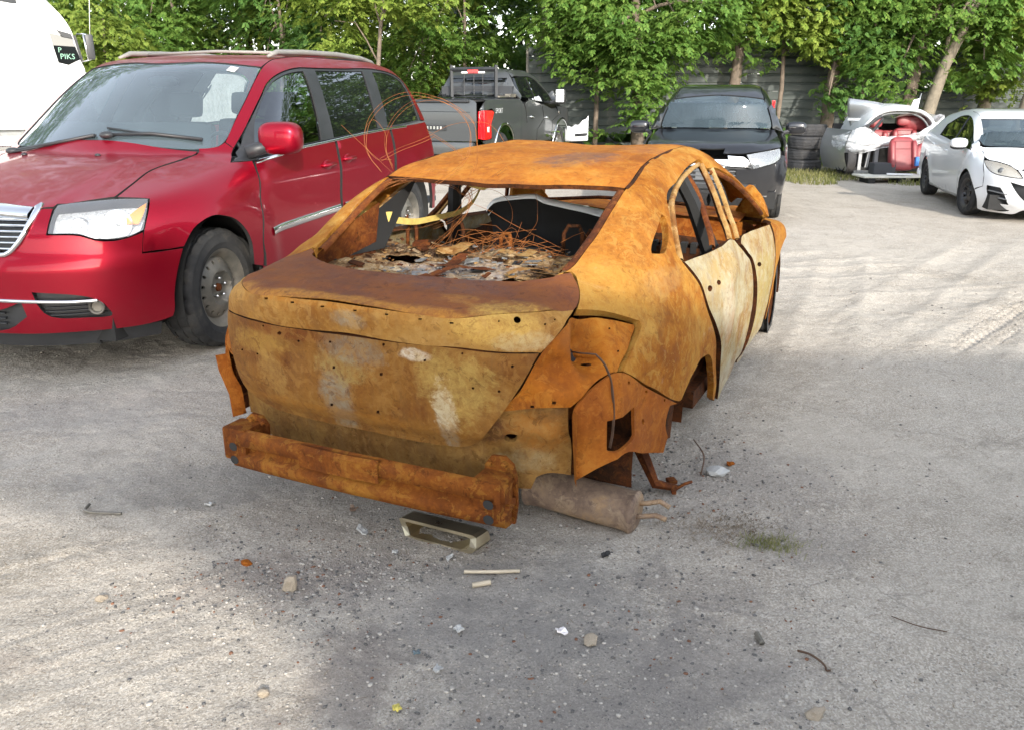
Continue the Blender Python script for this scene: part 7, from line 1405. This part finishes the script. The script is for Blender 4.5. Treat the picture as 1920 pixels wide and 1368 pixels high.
    p=empty('pallet_board',(6.75,15.55,0),.02,1,'pale flat board on dark bearers in front of the car shell','board')
    MB().box((0,0,.115),(1.15,.55,.03),None,.006).build('board',M['pale_board'],p); MB().box((-.42,-.05,.05),(.12,.4,.10)).box((.12,-.05,.05),(.12,.4,.10)).box((.5,-.05,.05),(.1,.4,.10)).build('bearer',M['under_black'],p)
    o=MB().box((6.86,15.42,.155),(.42,.10,.03),Matrix.Rotation(-.25,3,'Z'),.008).build('white_trim_piece',M['white_paint'],None); tag(o,'white strip of trim lying on the pale board','car part')
    o=ellipsoid((7.26,15.5,.20),(.055,.05,.075),12,8,.8).build('white_jug',M['white_paint'],None,True); tag(o,'small white plastic jug beside the red seats','jug')
    o=MB().box((7.25,15.62,.36),(.10,.06,.16),None,.01).build('blue_carton',M['blue'],None); tag(o,'small blue carton standing above the white jug','carton')
    # grey bumper standing on end, tail fin
    V=[];F=[]
    g=empty('grey_bumper_cover',(6.72,17.0,0),label='grey bumper cover standing on end behind the car shell',cat='bumper')
    V,F=sheet(lambda u,v:(-.33+.55*u+.10*v+.09*math.sin(v*5)*(1-u),.02-.28*math.sin(u*2.6)-.05*math.sin(v*9),.62+.80*v-(.10*u if v>.9 else 0)),18,18); o=obj('cover',V,F,M['silver_paint'],g); m=o.modifiers.new('thick','SOLIDIFY'); m.thickness=.02
    V,F=sheet(lambda u,v:(-.30+.50*u,-.27*math.sin(u*2.6)-.02,1.02+.05*v),14,3); obj('crease',V,F,M['silver_light'],g)
    f=MB().add([(7.56,16.9,1.25),(7.70,16.9,1.25),(7.745,16.92,1.52),(7.72,16.92,1.42),(7.62,16.92,1.40)]+[(7.56,16.93,1.25),(7.70,16.93,1.25),(7.745,16.95,1.52),(7.72,16.95,1.42),(7.62,16.95,1.40)],[(0,1,2,3,4),(9,8,7,6,5),(0,5,6,1),(1,6,7,2),(2,7,8,3),(3,8,9,4),(4,9,5,0)]).build('metal_offcut',M['silver_light'],None); tag(f,'jagged silver metal offcut sticking up behind the shell roof','scrap metal')
    # white bumper leaning behind the pickup
    b=empty('white_bumper_cover',(1.48,20.3,0),0,1,'white car bumper cover leaning by the fence ahead of the pickup','bumper')
    V,F=sheet(lambda u,v:(-.26+.50*u**1.2,-.30*math.sin(u*1.5),(.45+.33*v)+(.26*u**3 if v>.3 else .04*u)-.02*math.sin(u*22)*(v>.9)),18,8); o=obj('cover',V,F,M['white_paint'],b); o.modifiers.new('thick','SOLIDIFY').thickness=.02
    V,F=sheet(lambda u,v:(-.25+.47*u,-.30*math.sin(u*1.5)-.045,.55+.06*v+.05*u),12,3); obj('grille_slot',V,F,M['black_trim'],b)
    MB().box((0,.1,.2),(.3,.1,.5)).build('prop',M['under_black'],b)
    t=empty('red_tag',(5.86,20.0,0),0,1,'small red lamp on a stake in front of the siding fence','lamp'); MB().box((0,0,1.27),(.07,.04,.18),None,.012).build('lens',M['tail_red'],t); MB().box((0,.03,.6),(.03,.03,1.3)).build('stake',M['steel'],t)
M['silver_light']=flat('pale_silver_paint',(.58,.60,.61),.35,.3,dirt=.1)
M['ivory']=flat('ivory_headliner',(.60,.60,.55),.8)
M['pale_board']=flat('pale_painted_board',(.55,.53,.46),.8,var=.2,bumpst=.1)
M['blue']=flat('blue_carton',(.03,.16,.45),.6)
# ---------------------------------------------------------------- debris, gravel, weeds
def hgt(x,y): return float(gz(np.array([x]),np.array([y]))[0])
def rock(name,x,y,r,mat,label,cat,seed,flatn=.6,group=None):
    rg=random.Random(seed); bm=bmesh.new(); bmesh.ops.create_icosphere(bm,subdivisions=2,radius=1)
    off=Vector((rg.uniform(0,90),rg.uniform(0,90),0))
    for v in bm.verts:
        n=mnoise.noise(v.co*1.1+off)*.5+mnoise.noise(v.co*2.7+off)*.25; v.co*=(1+n)
    me=bpy.data.meshes.new(name); bm.to_mesh(me); bm.free(); o=link(name,me,M[mat],None,False)
    o.scale=(r[0],r[1],r[2]); o.rotation_euler=(rg.uniform(-.3,.3),rg.uniform(-.3,.3),rg.uniform(0,6)); o.location=(x,y,hgt(x,y)+r[2]*.55); return tag(o,label,cat,group)
def flake(x,y,s,mat,label,cat,seed,bend=.4):
    rg=random.Random(seed); n=11; P=[]
    for k in range(n): a=2*math.pi*k/n; q=rg.uniform(.45,1.15); P.append((s*q*math.cos(a),s*.75*q*math.sin(a)))
    V2,F,bd=cdt(np.array(P),[],s*.33); z=[s*bend*(mnoise.noise(Vector((p[0]/s*1.6+seed,p[1]/s*1.6,seed)))+.25) for p in V2]
    V=[(p[0],p[1],zz) for p,zz in zip(V2,z)]; m=len(V); V+=[(a,b,c-.006) for a,b,c in V[:m]]
    FF=[tuple(f) for f in F]+[(f[2]+m,f[1]+m,f[0]+m) for f in F]+[(a,a+m,b+m,b) for a,b in bd]
    o=obj('metal_flake' if 'metal' in label or 'slag' in label else 'scrap',V,FF,M[mat],None,False); o.location=(x,y,hgt(x,y)+.010); o.rotation_euler=(rg.uniform(-.2,.2),rg.uniform(-.2,.2),rg.uniform(0,6)); return tag(o,label,cat)
def bent(name,P,r,mat,label,cat):
    Q=smooth_path([(x,y,hgt(x,y)+z) for x,y,z in P],16); o=MB().tube(Q.tolist(),r,6).build(name,M[mat],None,True); return tag(o,label,cat)
def build_debris():
    rock('stone',-.724,2.434,(.024,.020,.034),'stone','pointed tan stone standing at the edge of the lit ground behind the burnt car','stone',1)
    rock('stone',-.671,1.928,(.018,.016,.013),'stone','small pale stone in the lit ground near the bottom edge','stone',2)
    rock('stone',-1.322,2.388,(.020,.016,.010),'stone','flat pale stone alone on the sunlit dirt at the left','stone',3)
    rock('stone',.794,1.845,(.028,.018,.016),'stone','elongated dark grey stone near the bottom right of the dirt','stone',4)
    rock('stone',.232,2.153,(.028,.022,.014),'stone','cream flat stone lying right of a white plastic shard','stone',5)
    rock('slag_lump',.876,3.328,(.05,.036,.024),'ash','large white slag lump right of the burnt rear wheel arch','slag',6)
    rock('rust_lump',-.914,2.593,(.020,.016,.010),'rust_orange','small orange rusty lump in the dark gravel left of the stone','rust flake',7)
    F=[(-.554,2.826,0.030,'ash','crumpled silvery melted metal lump left of the tail-pipe trim','slag'),(-1.19,3.041,0.024,'ash','small silvery melted metal scrap near the shadow edge at the left','slag'),(.148,2.198,0.022,'white_lens','white plastic shard lying in the dark gravel','plastic shard'),(.326,2.636,0.020,'under_black','black charred scrap below the silencer','scrap'),(.451,2.952,0.017,'under_black','black charred scrap at the free end of the silencer','scrap'),(-.209,2.017,0.019,'ash','grey melted metal flake in the bottom dark gravel patch','slag'),(-.277,2.088,0.017,'glass_green','smoky grey glass piece in the dark gravel','glass shard'),(-.415,2.672,0.014,'ash','narrow upright melted metal splinter below the bumper beam','slag'),(-.22,2.62,0.022,'ash','dull melted metal flake tucked beside the tail-pipe trim','slag'),(-.16,2.2,0.020,'ash','pair-sized pale melted metal flake in the middle of the dark gravel','slag'),(.95,3.42,0.022,'rust_corner','rusty scrap curled beside the white slag lump','scrap'),(-.62,3.0,0.025,'muffler','dark melted metal scrap under the left end of the bumper beam','slag')]
    for k,(x,y,s,m,l,c) in enumerate(F): flake(x,y,s,m,l,c,20+k,.55)
    bent('stick',[(-.161,2.515,.012),(-.06,2.52,.016),(.027,2.522,.012)],.0065,'wood','pale straight stick lying below the tail-pipe trim','stick')
    bent('stick',[(-.13,2.44,.010),(-.07,2.455,.012)],.009,'wood','short pale splinter just below the long stick','stick')
    bent('metal_rod',[(-1.673,3.05,.010),(-1.66,2.99,.012),(-1.504,2.956,.012)],.006,'steel','thin bent grey rod on the shaded ground at the left','rod')
    bent('bent_wire',[(.83,2.11,.006),(.86,2.08,.012),(.885,2.035,.006),(.882,2.02,.004),(.893,2.018,.004)],.0032,'wire_dark','dark hooked wire on the dirt at lower right','wire')
    bent('bent_wire',[(1.17,2.271,.006),(1.24,2.225,.01),(1.305,2.195,.006)],.0016,'wire_dark','very thin curved wire on the dirt at far lower right','wire')
    bent('loose_wire',[(.80,3.30,.01),(.83,3.40,.06),(.80,3.48,.10)],.003,'wire_dark','thin wire curling up beside the white slag lump','wire')
    bent('metal_pin',[(.733,2.19,.010),(.737,2.145,.010)],.009,'steel','short grey metal pin lying on the dirt','pin')
    lf=flake(-.301,1.859,.017,'leaf_dry','yellow and grey dry leaf on the shaded dirt at the bottom','leaf',77,.8); lf.name='dry_leaf'
    # gravel: real little stones, thickest in the burnt patch behind the car
    rg=np.random.default_rng(17); n=13500
    base=[]
    for k in range(6):
        bm=bmesh.new(); bmesh.ops.create_icosphere(bm,subdivisions=1,radius=1); r=random.Random(k)
        for v in bm.verts: v.co*=r.uniform(.65,1.2)
        bm.verts.index_update(); base.append((np.array([v.co[:] for v in bm.verts]),np.array([[v.index for v in f.verts] for f in bm.faces]))); bm.free()
    cl=[(-.05,2.35,.5,.3),(.15,1.95,.5,.34),(.0,2.7,.7,.4),(.75,3.3,.3,.3),(-.7,2.5,.3,.15)]
    xs=[];ys=[]
    for k in range(n):
        if rg.random()<.82:
            c=cl[rg.integers(0,5)]; xs.append(c[0]+rg.normal()*c[2]); ys.append(c[1]+rg.normal()*c[3])
        else:
            xs.append(rg.uniform(-3.2,4.2)); ys.append(1.3+6.2*rg.random()**1.6)
    X=np.array(xs);Y=np.array(ys); Z=gz(X,Y); dens=(gnoise(X,Y,2.2,31)>-.12)|(rg.random(n)<.35)
    sets={'gravel_dark':([],[],0),'gravel_light':([],[],0),'gravel_mid':([],[],0),'gravel_rust':([],[],0)}
    acc={k:[[],[],0] for k in sets}
    for k in range(n):
        if not dens[k]: continue
        s=.0018+.0055*rg.random()**3.4; s*=(1+.12*max(Y[k]-2.5,0))
        if rg.random()<.010 and Y[k]<3.2: s*=2.
        bv,bf=base[rg.integers(0,6)]; a=rg.uniform(0,6.28); ca,sa=math.cos(a),math.sin(a)
        v=bv*np.array([s*rg.uniform(.8,1.5),s,s*rg.uniform(.5,.9)]); v=np.c_[v[:,0]*ca-v[:,1]*sa+X[k],v[:,0]*sa+v[:,1]*ca+Y[k],v[:,2]+Z[k]+s*.1]
        t=rg.random(); key='gravel_light' if t<.30 else 'gravel_mid' if t<.68 else 'gravel_dark' if t<.94 else 'gravel_rust'
        A=acc[key]; A[0].append(v); A[1].append(bf+A[2]); A[2]+=len(v)
    lb={'gravel_dark':'dark grey grit scattered over the yard','gravel_light':'pale grit scattered over the yard','gravel_mid':'grey brown grit scattered over the yard','gravel_rust':'rusty orange grit scattered over the burnt patch'}
    for k,A in acc.items():
        V=np.concatenate(A[0]);F=np.concatenate(A[1]); me=bpy.data.meshes.new(k); me.vertices.add(len(V)); me.vertices.foreach_set('co',V.ravel().astype(np.float32)); me.loops.add(F.size); me.loops.foreach_set('vertex_index',F.ravel().astype(np.int32)); me.polygons.add(len(F)); me.polygons.foreach_set('loop_start',np.arange(0,F.size,3,dtype=np.int32)); me.polygons.foreach_set('loop_total',np.full(len(F),3,np.int32)); me.update(calc_edges=True)
        tag(link('gravel',me,M[k],None,False),lb[k],'gravel',kind='stuff')
M['gravel_dark']=flat('dark_grit',(.10,.095,.09),.9,var=.5,scale=30); M['gravel_light']=flat('pale_grit',(.34,.315,.28),.85,var=.25,scale=30); M['gravel_mid']=flat('brown_grit',(.25,.228,.20),.9,var=.35,scale=30); M['gravel_rust']=flat('rusty_grit',(.15,.07,.04),.9,var=.4,scale=30)
M['glass_green']=flat('smoky_glass',(.10,.14,.16),.15,coat=1.); M['leaf_dry']=flat('dry_leaf',(.42,.36,.08),.7,var=.5,scale=30)
def blades(P,h,w,rg,lean=.6):
    n=len(P); a=rg.uniform(0,2*np.pi,n); hh=h*rg.uniform(.4,1.3,n); d=np.stack([np.cos(a),np.sin(a)],1); ln=lean*rg.uniform(.2,1.2,n)*hh
    s=np.stack([-d[:,1],d[:,0]],1)*w/2
    z0=P[:,2]; b0=np.c_[P[:,:2]-s,z0]; b1=np.c_[P[:,:2]+s,z0]; m=P[:,:2]+d*(ln*.35)[:,None]; m0=np.c_[m-s*.8,z0+hh*.6]; m1=np.c_[m+s*.8,z0+hh*.6]; t=np.c_[P[:,:2]+d*ln[:,None],z0+hh*.95]
    V=np.stack([b0,b1,m1,m0,t],1).reshape(-1,3); i=np.arange(n)[:,None]*5
    return V.tolist(),(i+np.array([0,1,2,3])).tolist()+(i+np.array([3,2,4])).tolist()
def build_weeds():
    rg=np.random.default_rng(23)
    P=np.c_[rg.normal(.93,.055,420),rg.normal(2.73,.035,420),np.zeros(420)]; P[:,2]=gz(P[:,0],P[:,1])
    V,F=blades(P,.020,.0022,rg,1.6); o=obj('grass_tuft',V,F,M['grass_dry'],None,False); tag(o,'small half dry green grass tuft right of the silencer','grass tuft',kind='stuff')
    P=np.c_[rg.normal(.80,.11,700),rg.normal(2.85,.07,700),np.zeros(700)]; P[:,2]=gz(P[:,0],P[:,1])
    V,F=blades(P,.010,.0024,rg,3.2); o=obj('dry_litter',V,F,M['straw'],None,False); tag(o,'dry straw and twig litter around the grass tuft','litter',kind='stuff')
    n=7000; x=rg.uniform(4.3,8.6,n); y=14.9+2.9*rg.random(n); k=(gnoise(x,y,1.3,47)>.05-.05*(y-15))&((x-5.98)**2+(y-17.9)**2>.16)&~((np.abs(x-6.95)<.62)&(np.abs(y-15.55)<.30)); P=np.c_[x[k],y[k],np.zeros(k.sum())]
    V,F=blades(P,.10,.012,rg,.9); tag(obj('weeds',V,F,M['grass_dry'],None,False),'thin dry weeds in front of the tyre stack and car shell','weeds',kind='stuff')
    n=26000; x=rg.uniform(-12,13,n); y=15.6+6.4*rg.random(n)**.8; k=(gnoise(x,y,.9,41)>.02-.06*(y-17))&~((x>5.5)&(x<6.4)&(y>17.4)&(y<18.4))&~((np.abs(x-6.98)<1)&(y>15.5)&(y<17.6)); P=np.c_[x[k],y[k],np.zeros(k.sum())]
    V,F=blades(P,.17,.014,rg,.7); tag(obj('weeds',V,F,M['grass'],None,False),'ragged weeds and grass along the foot of the fence','weeds',kind='stuff')
    n=5200; x=rg.uniform(-13,15,n); y=rg.uniform(18.6,22,n); k=gnoise(x,y,.6,43)>-.02; m=k.sum(); P=np.c_[x[k],y[k],rg.uniform(.05,.75,m)]
    V,F=sprays(m,(P,np.tile([0,-.6,.6],(m,1))),.26,rg); tag(obj('undergrowth',V.tolist(),F.tolist(),M['leaf'],None,False),'leafy undergrowth along the foot of the fence','undergrowth',kind='stuff')
    n=3000; x=rg.uniform(-2,4.5,n); y=rg.uniform(1.4,7,n)
    P=np.c_[x,y,gz(x,y)]; V,F=blades(P,.006,.0022,rg,5); tag(obj('straw_bits',V,F,M['straw'],None,False),'tiny dark straw and twig bits on the dirt','litter',kind='stuff')
M['straw']=flat('dry_straw',(.16,.12,.075),.9,var=.5,scale=3)
# ---------------------------------------------------------------- build, large things first
ground(); shade_wall(); fence(); plant_trees()
build_semi(); build_van(); _b=build_burnt(); bpy.context.view_layer.update(); build_contents(_b)
build_pickup(); build_crossover(); build_hatch()
build_tyres(); build_junk(); build_debris(); build_weeds()
